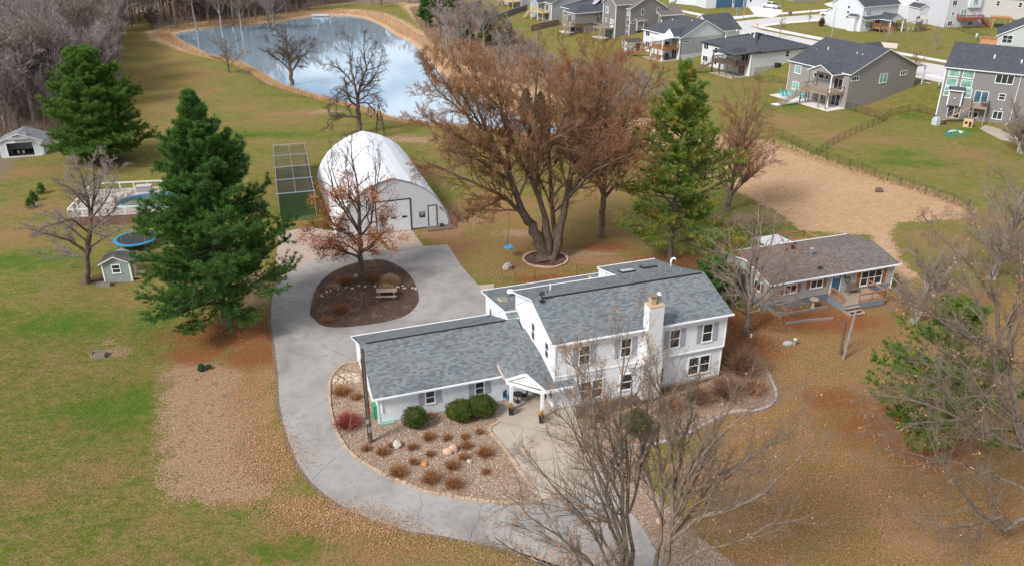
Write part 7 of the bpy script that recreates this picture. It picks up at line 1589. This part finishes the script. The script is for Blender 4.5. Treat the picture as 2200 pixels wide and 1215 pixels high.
# open garage shed far left
b = g(20, 338); t = empty('garage_shed', 'old white open fronted shed with grey shingle roof at the left edge', 'shed', b, R(15)); t.scale = (.86, .6, .86)
m = MB(); m.prism_v([(-1.2,0),(-.0,0),(-.0,0),(-.0,2.5),(4.1,2.5),(4.1,0),(5.6,0),(5.6,2.7),(2.2,3.9),(-1.2,2.7)], 0, .2)
m.prism_v([(-1.2,0),(5.6,0),(5.6,2.7),(2.2,3.9),(-1.2,2.7)], 6.6, 6.8); m.box(-1.2,.2,0,-1.05,6.6,2.7); m.box(5.45,.2,0,5.6,6.6,2.7); m.build('wall', plain('chalky_white_boards', (.55,.57,.59), .8, .12, 2), t)
m = MB(); m.slab([(-1.5,-.4,2.65),(2.2,-.4,4.05),(2.2,7.2,4.05),(-1.5,7.2,2.65)], .12); m.slab([(5.9,-.4,2.65),(5.9,7.2,2.65),(2.2,7.2,4.05),(2.2,-.4,4.05)], .12); m.slab([(.6,-1.0,3.3),(3.8,-1.0,3.3),(3.2,1.5,4.0),(1.2,1.5,4.0)], .08); m.build('roof', [shingle('old_grey_shingle', (.2,.2,.21), (.27,.27,.28), (.14,.14,.15)), TRIM], t)
m = MB(); m.box(-.1,-.06,2.4,4.2,.0,2.62); m.box(-.12,-.05,0,0,.0,2.5); m.box(4.1,-.05,0,4.22,.0,2.5); m.build('door_frame', TRIM, t)
m = MB(); m.box(-.9,-.9,-.0,5.4,0,.12); m.build('ramp', CONC, t); m = MB(); m.box(-1.04,.2,.02,5.44,6.6,.06); m.build('floor', plain('dark_floor', (.05,.045,.04), .9), t)
b2 = g(40, 333); m = MB(); m.cyl(-.2,.5,.1,.5,.18,.2,10); m.cyl(.5,.6,.1,.5,.18,.2,10); k = m.build('bucket', TRIM, None, loc=b2); tag(k, 'two white buckets inside the open shed doorway', 'buckets')
b2 = g(22, 333); t2 = empty('pallet', 'wooden pallet leaning beside the shed opening', 'pallet', b2); m = MB()
for q in range(5): m.box(-.5,-.05,.05+q*.22,.5,-.0,.17+q*.22)
for x in (-.45,0,.45): m.box(x-.04,0,.05,x+.04,.08,1.1)
m.build('slats', WOOD_G, t2)
# pool deck with pool
b = g(152, 487); YP = R(9); t = empty('pool_deck', 'raised pale pool deck with white railing behind the bare tree', 'deck', b, YP)
m = MB()
for k in range(60):
    xx = .1+.2*k; q = 1-((xx-8.6)/4.25)**2
    if q > 0: dy = 2.65*sqrt(q); m.box(.2*k,0,1.12,.19+.2*k,4.6-dy,1.16); m.box(.2*k,4.6+dy,1.12,.19+.2*k,9.6,1.16)
    else: m.box(.2*k,0,1.12,.19+.2*k,9.6,1.16)
m.build('deck_boards', plain('pale_deck_board', (.44,.385,.33), .8, .12, 3), t)
m = MB(); m.box(0,-.03,0.0,12,.0,1.1); m.box(-.03,0,0,0,9.6,1.1); m.build('skirt', plain('brown_skirt', (.18,.1,.06), .9, .3, 3), t)
railing(t, [(8.0,.05),(.05,.05),(.05,9.5),(11.8,9.5)], 1.14, 1.0, TRIM, 0); m = MB()
for k in range(52): m.box(.1+k*.15,.03,1.2,.13+k*.15,.06,2.05)
m.build('balusters', WOOD_S, t)
pc = empty('swimming_pool', 'oval blue above ground pool sunk in the pale deck', 'pool', (0,0,0)); pc.matrix_world = Matrix.Translation(b) @ Matrix.Rotation(YP, 4, 'Z') @ Matrix.Translation((8.6,4.6,0))
def oval(rx, ry, n=32): return [(rx*cos(2*pi*k/n), ry*sin(2*pi*k/n)) for k in range(n)]
o1 = oval(4.3,2.7); o2 = oval(4.0,2.4); m = MB()
for k in range(32):
    j = (k+1) % 32; m.poly([(*o1[k],1.28),(*o1[j],1.28),(*o2[j],1.28),(*o2[k],1.28)]); m.poly([(*o1[k],.1),(*o1[j],.1),(*o1[j],1.28),(*o1[k],1.28)]); m.poly([(*o2[j],.2),(*o2[k],.2),(*o2[k],1.28),(*o2[j],1.28)])
m.build('rim', plain('pool_blue', (.14,.27,.42), .5, .15, 3), pc)
m = MB(); m.poly([(*p_,.85) for p_ in oval(3.98,2.38)]); m.build('cover', plain('sagging_cover', (.12,.14,.08), .6, .6, .8), pc)
bx = empty('storage_bench', 'grey storage box on the pale pool deck', 'storage box', (0,0,0)); bx.matrix_world = Matrix.Translation(b) @ Matrix.Rotation(YP, 4, 'Z') @ Matrix.Translation((6.6,8.4,1.16)); m = MB(); m.box(-.9,-.4,0,.9,.4,.7); m.build('box_body', plain('grey_resin', (.3,.27,.29), .6), bx); m = MB(); m.box(-.95,-.45,.7,.95,.45,.78); m.build('lid', plain('beige_resin', (.5,.45,.4), .6), bx)
um = MB(); um.tube([(0,0,0),(0,0,2.6)], .04, 6); um.tube([(0,0,1.2),(0,0,2.2),(0,0,3.0)], [.32,.25,.04], 8); um = um.build('closed_umbrella', plain('grey_canvas', (.45,.42,.41), .9), None); um.matrix_world = Matrix.Translation(b) @ Matrix.Rotation(YP, 4, 'Z') @ Matrix.Translation((1.4,7.6,1.16)); tag(um, 'closed grey umbrella at the corner of the pool deck', 'umbrella')
# trampoline
b = g(284, 538); t = empty('trampoline', 'round trampoline with bright blue pad under the tall pine', 'trampoline', (b[0], b[1]+1.4, 0))
m = MB(); m.cyl(0,0,.86,.89,2.0,n=28); m.build('mat', RUBBER, t); m = MB(); r1 = oval(2.35,2.35,28); r2 = oval(1.95,1.95,28)
for k in range(28): j = (k+1) % 28; m.poly([(*r1[k],.9),(*r1[j],.9),(*r2[j],.93),(*r2[k],.93)]); m.poly([(*r1[k],.82),(*r1[j],.82),(*r1[j],.9),(*r1[k],.9)])
m.build('edge_pad', plain('cyan_pad', (.03,.22,.36), .6), t)
for k in range(6): a = k*pi/3+.3; m = MB(); m.cyl(2.2*cos(a),2.2*sin(a),0,.86,.03,n=6); m.build('leg', GALV, t)
for k in range(6): a = k*pi/3+.3; m = MB(); m.cyl(2.35*cos(a),2.35*sin(a),.86,2.7,.025,n=6); m.ico((2.35*cos(a),2.35*sin(a),2.72), .06, 1); m.build('net_pole', GALV, t)
# batting cage
b = g(604, 478); t = empty('batting_cage', 'netted batting cage with pale pipe frame over green turf left of the barn', 'batting cage', b, R(16))
CL, CW, CH = 21, 4.2, 3.6; m = MB()
for y in np.linspace(0, CL, 5):
    m.tube([(0,y,0),(0,y,CH)], .04, 6); m.tube([(CW,y,0),(CW,y,CH)], .04, 6); m.tube([(-.2,y,CH),(CW+.2,y,CH)], .05, 6)
m.tube([(0,0,CH),(0,CL,CH)], .035, 6); m.tube([(CW,0,CH),(CW,CL,CH)], .035, 6); m.tube([(CW/2,0,CH-.05),(CW/2,CL,CH-.05)], .025, 6); m.build('pipe_frame', GALV, t)
for x in (0, CW):
    m = MB(); n_ = 14
    for k in range(n_): y0 = CL*k/n_; y1 = CL*(k+1)/n_; sg_ = .12*sin(k*1.7); m.poly([(x,y0,0),(x,y1,0),(x+sg_,y1,CH-.15),(x+sg_,y0,CH-.15)])
    m.build('side_net', NETM, t)
m = MB()
for k in range(5): y0 = CL*k/5; y1 = CL*(k+1)/5; m.poly([(0,y0,CH-.15),(CW/2,y0,CH-.25),(CW/2,(y0+y1)/2,CH-.5),(0,(y0+y1)/2,CH-.3)]); m.poly([(CW/2,y0,CH-.25),(CW,y0,CH-.15),(CW,(y0+y1)/2,CH-.3),(CW/2,(y0+y1)/2,CH-.5)]); m.poly([(0,(y0+y1)/2,CH-.3),(CW/2,(y0+y1)/2,CH-.5),(CW/2,y1,CH-.25),(0,y1,CH-.15)]); m.poly([(CW/2,(y0+y1)/2,CH-.5),(CW,(y0+y1)/2,CH-.3),(CW,y1,CH-.15),(CW/2,y1,CH-.25)])
m.build('roof_net', NETR, t); m = MB(); m.slab([(.1,0,.06),(CW-.1,0,.06),(CW-.1,11,.06),(.1,11,.06)], .05, 0, 0); m.build('turf', plain('cage_turf', (.05,.095,.022), .95, .25, 2), t)
# windmill tower
b = g(818, 293); t = empty('windmill_tower', 'slim dark lattice tower without blades behind the barn', 'tower', b); m = MB(); hh = 7.0
for sx, sy in ((-1,-1),(1,-1),(1,1),(-1,1)): m.beam((sx*.75,sy*.75,0),(sx*.05,sy*.05,5.2),.07)
for z in (1.0, 2.0, 3.0, 4.0):
    w = .75-.7*z/5.2; w2 = .75-.7*(z+1)/5.2
    for (ax, ay), (bx_, by_) in (((-1,-1),(1,-1)),((1,-1),(1,1)),((1,1),(-1,1)),((-1,1),(-1,-1))): m.beam((ax*w,ay*w,z),(bx_*w,by_*w,z),.04); m.beam((ax*w,ay*w,z),(bx_*w2,by_*w2,z+1),.03)
m.build('lattice', DKMETAL, t); m = MB(); m.tube([(0,0,5.1),(0,0,hh)], [.05,.02], 6); m.build('mast', DKMETAL, t)
# pond raft and rowboat
b = at(689, 34, POND_Z); m = MB(); m.box(-2.6,-1.2,.0,2.6,1.2,.28)
for k in range(12): m.box(-2.6+k*.433,-1.25,.28,-2.6+k*.433+.4,1.25,.33)
k = m.build('floating_raft', plain('pale_raft', (.55,.55,.55), .7), None, loc=b, rz=.1); tag(k, 'flat grey swimming raft at the far shore of the pond', 'raft')
b = g(720, 219); t = empty('rowboat', 'small dark rowboat pulled up on the near pond bank', 'boat', b, R(-12)); m = MB(); hull = [(-1.9,0,.45),(-1.2,.45,.35),(0,.62,.32),(1.3,.5,.34),(1.8,.35,.36),(1.8,-.35,.36),(1.3,-.5,.34),(0,-.62,.32),(-1.2,-.45,.35)]; lo = [(x*.85,y*.6,.03) for x,y,z in hull]
n_ = len(hull)
for i in range(n_): j = (i+1) % n_; m.poly([lo[i],lo[j],hull[j],hull[i]])
m.poly(lo[::-1]); m.build('hull', plain('dark_hull', (.06,.055,.06), .6), t)
for x in (-.6, .7): m = MB(); m.box(x-.12,-.5,.26,x+.12,.5,.3); m.build('seat', WOOD_G, t)
# saucer swing under the maple
b = g(1093, 552); t = empty('saucer_swing', 'blue round saucer swing hanging from the huge maple', 'swing', (b[0], b[1], 1.15)); m = MB(); m.cyl(0,0,0,.05,.5,n=20); m.tube([(.5*cos(a),.5*sin(a),.04) for a in np.linspace(0,2*pi,20)], .05, 6); m.build('seat', BLUE, t)
m = MB()
for a in (0, 2.1, 4.2): m.beam((.48*cos(a),.48*sin(a),.05),(0,0,1.6),.02)
m.beam((0,0,1.6),(0,0,5.4),.025); m.build('rope', RUBBER, t)
# garden stakes in the lawn behind the low wing
for i, (px, py) in enumerate([(1107,610),(1149,606),(1239,594)]):
    b = g(px, py); m = MB(); m.cyl(0,0,0,1.5,.022,n=6); k = m.build('metal_stake', DKMETAL, None, loc=b); tag(k, ['thin dark stake behind the low wing roof, left of three','thin dark stake in the middle of three behind the low wing','thin dark stake nearest the rear dormer roof, right of three'][i], 'stake')
# ranch yard
b = at(1746, 661); t = empty('bird_bath', 'pale stone bird bath before the ranch house wall', 'bird bath', b); m = MB(); m.cyl(0,0,0,.8,.14,.1,12); m.cyl(0,0,0,.08,.22,n=12); m.build('pedestal', ROCK_W, t); m = MB(); m.cyl(0,0,.8,.92,.2,.42,16); m.tube([(.4*cos(a),.4*sin(a),.93) for a in np.linspace(0,2*pi,18)], .05, 6); m.build('basin', plain('peach_basin', (.5,.36,.26), .8), t)
def timber(label, pts, z=.0): 
    m = MB(); P = [at(a, b_, z) for a, b_ in pts]
    for a, c in zip(P[:-1], P[1:]): m.beam((a[0],a[1],.1),(c[0],c[1],.1),.16,.2)
    k = m.build('landscape_timber', WOOD_G); tag(k, label, 'timber edging')
timber('long grey landscape timbers edging the bed before the ranch house', [(1655,664),(1664,672),(1690,675),(1735,668),(1778,660)]); timber('single dark timber lying in the needles below the ranch steps', [(1688,696),(1730,690),(1790,685)])
t = empty('garden_bench', 'dark slatted bench on the ranch house deck beside the door', 'bench', (0,0,0)); t.matrix_world = Matrix.Translation((23.95,68.25,0)) @ Matrix.Rotation(YR, 4, 'Z') @ Matrix.Translation((9.5,-.1,.7))
m = MB()
for k in range(4): m.box(-.65,-.32+k*.13,.42,.65,-.32+k*.13+.11,.45)
m.build('seat', WOOD_S, t); m = MB(); m.box(-.65,.18,.85,.65,.22,.92)
for k in range(10): m.box(-.62+k*.13,.18,.45,-.56+k*.13,.22,.86)
m.build('backrest', WOOD_S, t)
for x in (-.6,.6):
    for y in (-.28,.2): m = MB(); m.box(x-.03,y-.03,0,x+.03,y+.03,.44); m.build('leg', WOOD_S, t)
b = at(1702, 741); t = empty('well_head', 'grey rock shaped cover with a green capped pipe on the rusty needles', 'well head', b); m = MB(); m.ico((-.35,.1,.12), (.45,.26,.25), 2, .2); m.build('rock_cover', plain('grey_plastic_rock', (.35,.35,.36), .8), t); m = MB(); m.cyl(.18,0,0,.55,.12,n=10); m.build('pipe', plain('grey_green_pipe', (.25,.3,.26), .6), t); m = MB(); m.cyl(.18,0,.55,.66,.15,n=10); m.build('cap', plain('pale_cap', (.6,.64,.58), .5), t)
b = at(1613, 724); m = MB(); m.cyl(0,0,0,.3,.1,n=10); m.ico((0,0,.3), (.1,.1,.06), 1); k = m.build('cleanout_pipe', TRIM, None, loc=b); tag(k, 'short white capped pipe beside the grey tree before the ranch', 'pipe')
for i, (a, c) in enumerate([((1805,760),(1817,690)),((1812,770),(1838,668))]):
    A_ = at(*a); d = ray(*c); tt = (A_[1]+.2)/d[1]; B_ = (d[0]*tt, d[1]*tt, CAM_H+d[2]*tt); m = MB(); m.tube([A_, B_], [.13,.1], 8); k = m.build('leaning_log', BARK_D if i == 0 else BARK_G); tag(k, ['broken dark snag standing left of the bright green pine','grey snag right beside the broken dark one'][i], 'snag')
# ================================================================== woods and thickets
WSP = [spec(9, .2, .98, .42, .6, 5, .13, .09, rr=.7, rmin=.055), spec(6, .15, 1, .48, .65, 4, .16, .05, rmin=.036), spec(4, .2, 1, .5, .7, 3, .18, .03, rmin=.024)]
WFAR = [spec(9, .2, .98, .45, .55, 4, .13, .09, rmin=.05), spec(8, .15, 1, .5, .6, 3, .16, .05, rmin=.038), spec(3, .2, 1, .5, .7, 3, .18, .03, rmin=.03)]
LB = {0: 'grey bare tree in the wood at the left of the pond', 1: 'bare tree in the dense line of woods behind the pond', 2: 'bare tree in the thicket right of the pond'}
GR = {0: 'bare trees in the wood at the left', 1: 'bare trees in the wood behind the pond', 2: 'bare trees in the thicket right of the pond'}
TWIG_W = plain('silvery_twig', (.29, .24, .225), .95, .2, .7)
protos = []
for k in range(4):
    protos.append(autotree('woodland_tree', LB[0], 'tree', (0,0,0), 15+k, 4.8+.5*k, 400+k, WSP, BARK_G if k % 2 else BARK, [TWIG_W, TWIG_G, TWIG_R, TWIG_W][k], tr=.36, nl=9, fork=.22+.05*k, upl=1.2, group=GR[0], stems=1+(k == 2)))
pfar = []
for k in range(4):
    pfar.append(autotree('woodland_tree', LB[1], 'tree', (0,0,0), 15+1.2*k, 4.6, 420+k, WFAR, BARK_G if k % 2 else BARK, [TWIG_R, TWIG, TWIG_W, TWIG_R][k], tr=.27, nl=11, fork=.2+.06*k, upl=1.2, group=GR[1]))
used = set()
def put(P, k, loc, sc, key, rg):
    o = P[k]
    if (id(P), k) not in used: used.add((id(P), k)); o.location = loc; o.rotation_euler = (0, 0, rg.random()*6); o.scale = (sc,)*3; o['label'] = LB[key]; o['group'] = GR[key]; return o
    return dup(o, loc, rg.random()*6.28, sc, LB[key], GR[key])
rg = random.Random(12)
# left wood: a belt whose edge runs from the open shed up to the far end of the lawn
edge = [(5,318),(40,300),(75,285),(150,262),(215,236),(240,200),(250,165),(256,130),(258,98),(262,70),(270,52),(285,38)]
E2 = [g(*p)[:2] for p in edge]
n = 0
for i in range(len(E2)-1):
    a = np.array(E2[i]); b = np.array(E2[i+1]); L = np.linalg.norm(b-a); d = (b-a)/L; nn = np.array([-d[1], d[0]])
    if nn[0] > 0: nn = -nn
    for row in range(7):
        for s in np.arange(0, L, 4.6+row*.8):
            p = a+d*(s+rg.uniform(-1.6, 1.6))+nn*(row*4.4+1.0+rg.uniform(-1.6, 1.6))
            if abs(p[0]/max(p[1], 1)) > .70 or p[1] < 108: continue
            if np.hypot(p[0]+60, p[1]-116) < 7 or np.hypot(p[0]+71, p[1]-124) < 7: continue
            put(protos, rg.randrange(4), (p[0], p[1], tz(*p)), rg.uniform(.62, 1.08) if row else rg.uniform(.5, .85), 0, rg); n += 1
# woods beyond the far bank
edge = [(262,66),(330,34),(400,56),(500,50),(560,40),(620,30),(700,14),(780,4),(860,0),(930,-6)]
E2 = [g(px, py-5)[:2] for px, py in edge]
for i in range(len(E2)-1):
    a = np.array(E2[i]); b = np.array(E2[i+1]); L = np.linalg.norm(b-a); d = (b-a)/L; nn = np.array([-d[1], d[0]])
    if nn[1] < 0: nn = -nn
    for row in range(7):
        for s in np.arange(0, L, 6.2+row):
            p = a+d*(s+rg.uniform(-2, 2))+nn*(row*6.5+2+rg.uniform(-2, 2))
            if abs(p[0]/p[1]) > .70: continue
            put(pfar, rg.randrange(4), (p[0], p[1], tz(*p)), rg.uniform(.75, 1.15) if row else rg.uniform(.45, .8), 1, rg); n += 1
# thicket right of the pond
thk = [(905,40,.7),(925,60,.65),(945,80,.75),(920,18,.8),(960,105,.6),(985,95,.7),(1010,110,.6),(1040,120,.65),(1060,105,.55),(1090,125,.6),(1120,150,.55),(1150,160,.5),(1000,60,.5),(1030,75,.5),(880,8,.6),(850,10,.5),(1075,150,.5),(985,145,.45),(1180,180,.4),(1100,180,.4),(960,30,.6),(800,10,.35),(820,16,.3),(640,26,.35),(1240,215,.4),(1310,235,.45),(1380,215,.4),(1420,240,.35),(1340,260,.4)]
for px, py, s in thk:
    p = g(px, py); put(protos, rg.randrange(4), p, s*1.05, 2, rg)
# separate bare trees on the far bank
for i, (px, py, h, lab) in enumerate([(432,47,6.5,'leafless tree standing on the tan bank left of the raft'),(645,24,5.5,'small bare tree on the tan far bank left of the raft'),(330,64,5,'low bare tree at the left tip of the pond')]):
    autotree('bare_tree', lab, 'tree', g(px, py), h, 3, 450+i, WFAR, BARK_D, TWIG_D, tr=.18, nl=9, fork=.15, upl=1.)
# green conifers in the thicket
for i, (px, py, h, r, m_, lab) in enumerate([(915,62,11,3.2,NEEDLE_B,'dark green pine leaning over the right pond shore'),(1045,100,8,2.2,NEEDLE,'slim bright green pine in the thicket'),(1085,95,6.5,2.6,NEEDLE_Y,'olive green pine nearest the plank fence'),(975,30,9,3.4,NEEDLE_Y,'olive pine at the top edge behind the thicket'),(945,35,9.5,3.0,NEEDLE_B,'dark pine at the top of the thicket'),(1000,90,7,2.6,NEEDLE_B,'low dark conifer in the middle of the thicket')]):
    conifer('pine_tree', lab, 'pine tree', g(px, py), h, r, 470+i, m_, nbr=70, sub=9, tuft=6, bl=.38, bw=.10, blades=5, z0=.15, tr=.2, gap=.2)
for i, (px, py, h, r, lab) in enumerate([(1160,310,7.5,2.0,'dark juniper behind the left stems of the huge maple'),(1250,300,5,1.6,'small dark juniper behind the huge maple, right side'),(1130,270,6,1.7,'olive green juniper between the maple stems and the pond')]):
    conifer('juniper', lab, 'juniper', g(px, py), h, r, 480+i, JUN, nbr=80, sub=9, tuft=6, bl=.25, bw=.07, blades=5, z0=.04, tr=.14, gap=.1, density=.8)
conifer('juniper', 'low dark spreading evergreen between the farmhouse and the grey tree', 'juniper', g(1530, 640), 3.2, 3.2, 490, NEEDLE_B, nbr=60, sub=10, tuft=7, bl=.25, bw=.05, blades=6, z0=.05, tr=.1, prof=lambda s: (1-s)**.4)
# ---- uncountable cover
def blades(name, px_poly, n, h, w, mat, seed, label=None, bank=None, fe=.1):
    rg = np.random.default_rng(seed); P = gp(px_poly); lo = P.min(0); hi = P.max(0); c = rg.random((n*3, 2))*(hi-lo)+lo; c = c[inside(c[:, 0], c[:, 1], P)][:n]; c = c+rg.normal(0, fe, c.shape)
    if bank is not None: c = c[bank(c)]
    return bladesat(name, c, h, w, mat, rg)
def bladesat(name, c, h, w, mat, rg):
    n = len(c); z = T(c[:, 0], c[:, 1]); k = 3; a = rg.random((n, k))*2*pi; hh = h*rg.uniform(.5, 1.2, (n, k)); le = rg.uniform(.1, .6, (n, k))*hh
    base = np.stack([c[:, 0], c[:, 1], z], 1)[:, None]+rg.normal(0, .06, (n, k, 3))*[1, 1, 0]
    tip = base+np.stack([np.cos(a)*le, np.sin(a)*le, hh], -1); b = rg.random((n, k))*2*pi; ww = np.stack([np.cos(b), np.sin(b), 0*b], -1)*w*.5
    V = np.stack([base-ww, base+ww, tip+ww*.3, tip-ww*.3], 2).reshape(-1, 3); F = np.arange(len(V)).reshape(-1, 4)
    o = npmesh(name, V, F, mat, attrs=dict(shade=np.repeat(rg.random(n*k), 4))); struct(o, 'stuff'); return o
rgn = np.random.default_rng(77)
# reeds round the shore
sh = []
for i in range(len(POND)):
    a = POND[i]; b = POND[(i+1) % len(POND)]; L = np.linalg.norm(b-a); m_ = int(L*26); t_ = rgn.random(m_)[:, None]; nn = np.array([(b-a)[1], -(b-a)[0]])/L
    q = a+(b-a)*t_; o_ = rgn.random((m_, 1))**1.3*(2.0+max(0, a[1]-185)*.035); c1 = q+nn*o_
    c2 = q-nn*o_; ins = inside(c1[:, 0], c1[:, 1], POND); sh.append(np.where(ins[:, None], c2, c1))
bladesat('bank_reeds', np.concatenate(sh), .75, .07, DRYG, rgn)
blades('straw_grass', [(1600,300),(1650,303),(1700,325),(1760,345),(1850,375),(1930,395),(2010,422),(2070,448),(2010,470),(1930,475),(1900,500),(1720,490),(1660,450),(1560,400),(1480,350),(1300,310),(1180,315),(1250,262),(1420,255)], 16000, .16, .035, DRYG, 5)
blades('edge_weeds', [(1650,296),(1700,316),(1760,338),(1850,366),(1930,388),(2010,414),(2100,450),(2100,462),(2010,430),(1930,402),(1850,382),(1760,352),(1700,332),(1650,310)], 2600, .4, .05, DRYG, 6)
blades('woodland_brush', [(-100,330),(60,300),(150,268),(240,240),(262,150),(262,60),(330,34),(500,46),(620,24),(740,2),(700,-20),(200,-20),(-300,60)], 52000, 1.0, .09, leafmat('brush_blades', (.30,.21,.16), (.52,.40,.31)), 7)
blades('thicket_brush', [(880,20),(925,100),(960,130),(1040,160),(1180,200),(1300,235),(1430,215),(1380,160),(1200,130),(1130,90),(1060,70),(1000,40),(940,10)], 16000, 1.0, .08, leafmat('brush_blades_dark', (.24,.17,.12), (.48,.36,.25)), 8)
# fallen leaves
def litter(name, spots, n, size, mat, seed):
    rg = np.random.default_rng(seed); C_ = []
    tot = sum(s[2]*s[3]*s[4] for s in spots)
    for px, py, rx, ry, dn in spots:
        m_ = int(n*rx*ry*dn/tot); c = g(px, py); C_.append(np.array(c[:2])+rg.normal(0, .62, (m_, 2))*[rx, ry])
    C_ = np.concatenate(C_); z = T(C_[:, 0], C_[:, 1])+.05+rg.random(len(C_))*.04; c = np.stack([C_[:, 0], C_[:, 1], z], 1)
    N = len(c); a = rg.random(N)*2*pi; s = size*rg.uniform(.6, 1.4, N)[:, None]; u = np.stack([np.cos(a), np.sin(a), rg.normal(0, .25, N)], 1); v = np.stack([-np.sin(a), np.cos(a), rg.normal(0, .25, N)], 1)*.6
    V = np.stack([c-u*s/2, c+v*s/2, c+u*s/2, c-v*s/2], 1).reshape(-1, 3); o = npmesh(name, V, np.arange(N*4).reshape(-1, 4), mat, attrs=dict(shade=np.repeat(rg.random(N), 4))); struct(o, 'stuff')
litter('leaf_litter', [(560,960,2.2,2.8,2.),(590,1000,2.,2.2,2.),(720,1108,3.,1.1,3.),(645,1088,2.2,1.,2.5),(800,1133,2.8,.9,2.5),(900,1160,3,1,1.2),(530,850,2,4,.8),(1500,1010,6,6,.2),(1640,1000,7,6,.2),(1600,1130,6,3,.25),(2000,1100,8,6,.2),(1280,560,7,2,.5),(950,500,4,4,.4),(1450,560,6,2,.4),(1700,800,9,5,.3),(1180,1200,4,1.2,1.2),(500,700,8,5,.3),(1150,590,8,2.5,.5),(740,640,4,3,.5),(1600,720,6,4,.6)], 32000, .095, LITTER, 4)
# leaves blown onto the ranch roof
rgr = np.random.default_rng(15); N = 1100; u_ = 9*rgr.random(N)**1.3+.2; v_ = rgr.random(N)*7.4+.2; z_ = np.where(v_ < 4.2, 2.92+v_*.19, 3.72-(v_-4.2)*.2)+.02
ca, sa = cos(YR), sin(YR); c = np.stack([23.95+u_*ca-v_*sa, 68.25+u_*sa+v_*ca, z_], 1); a = rgr.random(N)*6.28; s_ = (.07*rgr.uniform(.6, 1.3, N))[:, None]; u = np.stack([np.cos(a), np.sin(a), .1*np.ones(N)], 1); v = np.stack([-np.sin(a), np.cos(a), 0*a], 1)
V = np.stack([c-u*s_, c+v*s_*.6, c+u*s_, c-v*s_*.6], 1).reshape(-1, 3); struct(npmesh('roof_leaves', V, np.arange(N*4).reshape(-1, 4), OAKLEAF, attrs=dict(shade=np.repeat(rgr.random(N), 4))), 'stuff')
# loose stones over the gravel bed
P = np.array([at(a, b)[:2] for a, b in bed_px]); rg_ = np.random.default_rng(9); lo = P.min(0); hi = P.max(0); c = rg_.random((30000, 2))*(hi-lo)+lo; c = c[inside(c[:, 0], c[:, 1], P)]
a_ = R(19); lc = np.stack([(c[:, 0]-2.99)*cos(a_)+(c[:, 1]-51.84)*sin(a_), -(c[:, 0]-2.99)*sin(a_)+(c[:, 1]-51.84)*cos(a_)], 1); c = c[~((lc[:, 0] > -12.6) & (lc[:, 1] > 3.0))][:9000]
IV, IF_ = ICO[0]; N = len(c); s = rg_.uniform(.02, .05, (N, 1, 1))*rg_.uniform(.7, 1.3, (N, 1, 3)); V = (IV[None]*s)+np.concatenate([c, np.full((N, 1), .045)], 1)[:, None]; F = (np.array(IF_)[None]+np.arange(N)[:, None, None]*12).reshape(-1, 3)
sm = NT('loose_river_stones'); sh_ = sm.attr('shade'); sm.col(sm.ramp(sh_, [(0, (.30,.21,.15)), (.25, (.50,.42,.34)), (.4, (.36,.24,.16)), (.6, (.43,.33,.25)), (.75, (.25,.19,.15)), (.9, (.62,.56,.50))], 'CONSTANT')).set(.85)
struct(npmesh('loose_stones', V.reshape(-1, 3), F, sm.m, attrs=dict(shade=np.repeat(rg_.random(N), 12))), 'stuff')
DRP = np.array([at(a, b)[:2] for a, b in drive_px])
def offroad(c): return ~inside(c[:, 0], c[:, 1], DRP)
# short grass tufts that break up the near lawn
for nm, pol, n_, h_, mt, sd in [('lawn_tufts', [(0,700),(310,700),(320,900),(325,1100),(500,1130),(640,1140),(820,1180),(1000,1240),(900,1330),(-250,1330),(-150,700)], 40000, .055, GRASSM, 31), ('dry_lawn_tufts', [(1500,960),(1700,760),(2200,760),(2400,1330),(1500,1330),(1440,1080)], 26000, .05, leafmat('tan_lawn_blades', (.26,.17,.08), (.58,.42,.22)), 32)]:
    blades(nm, pol, n_, h_, .03, mt, sd, fe=2.8, bank=offroad)
print('woods', n)
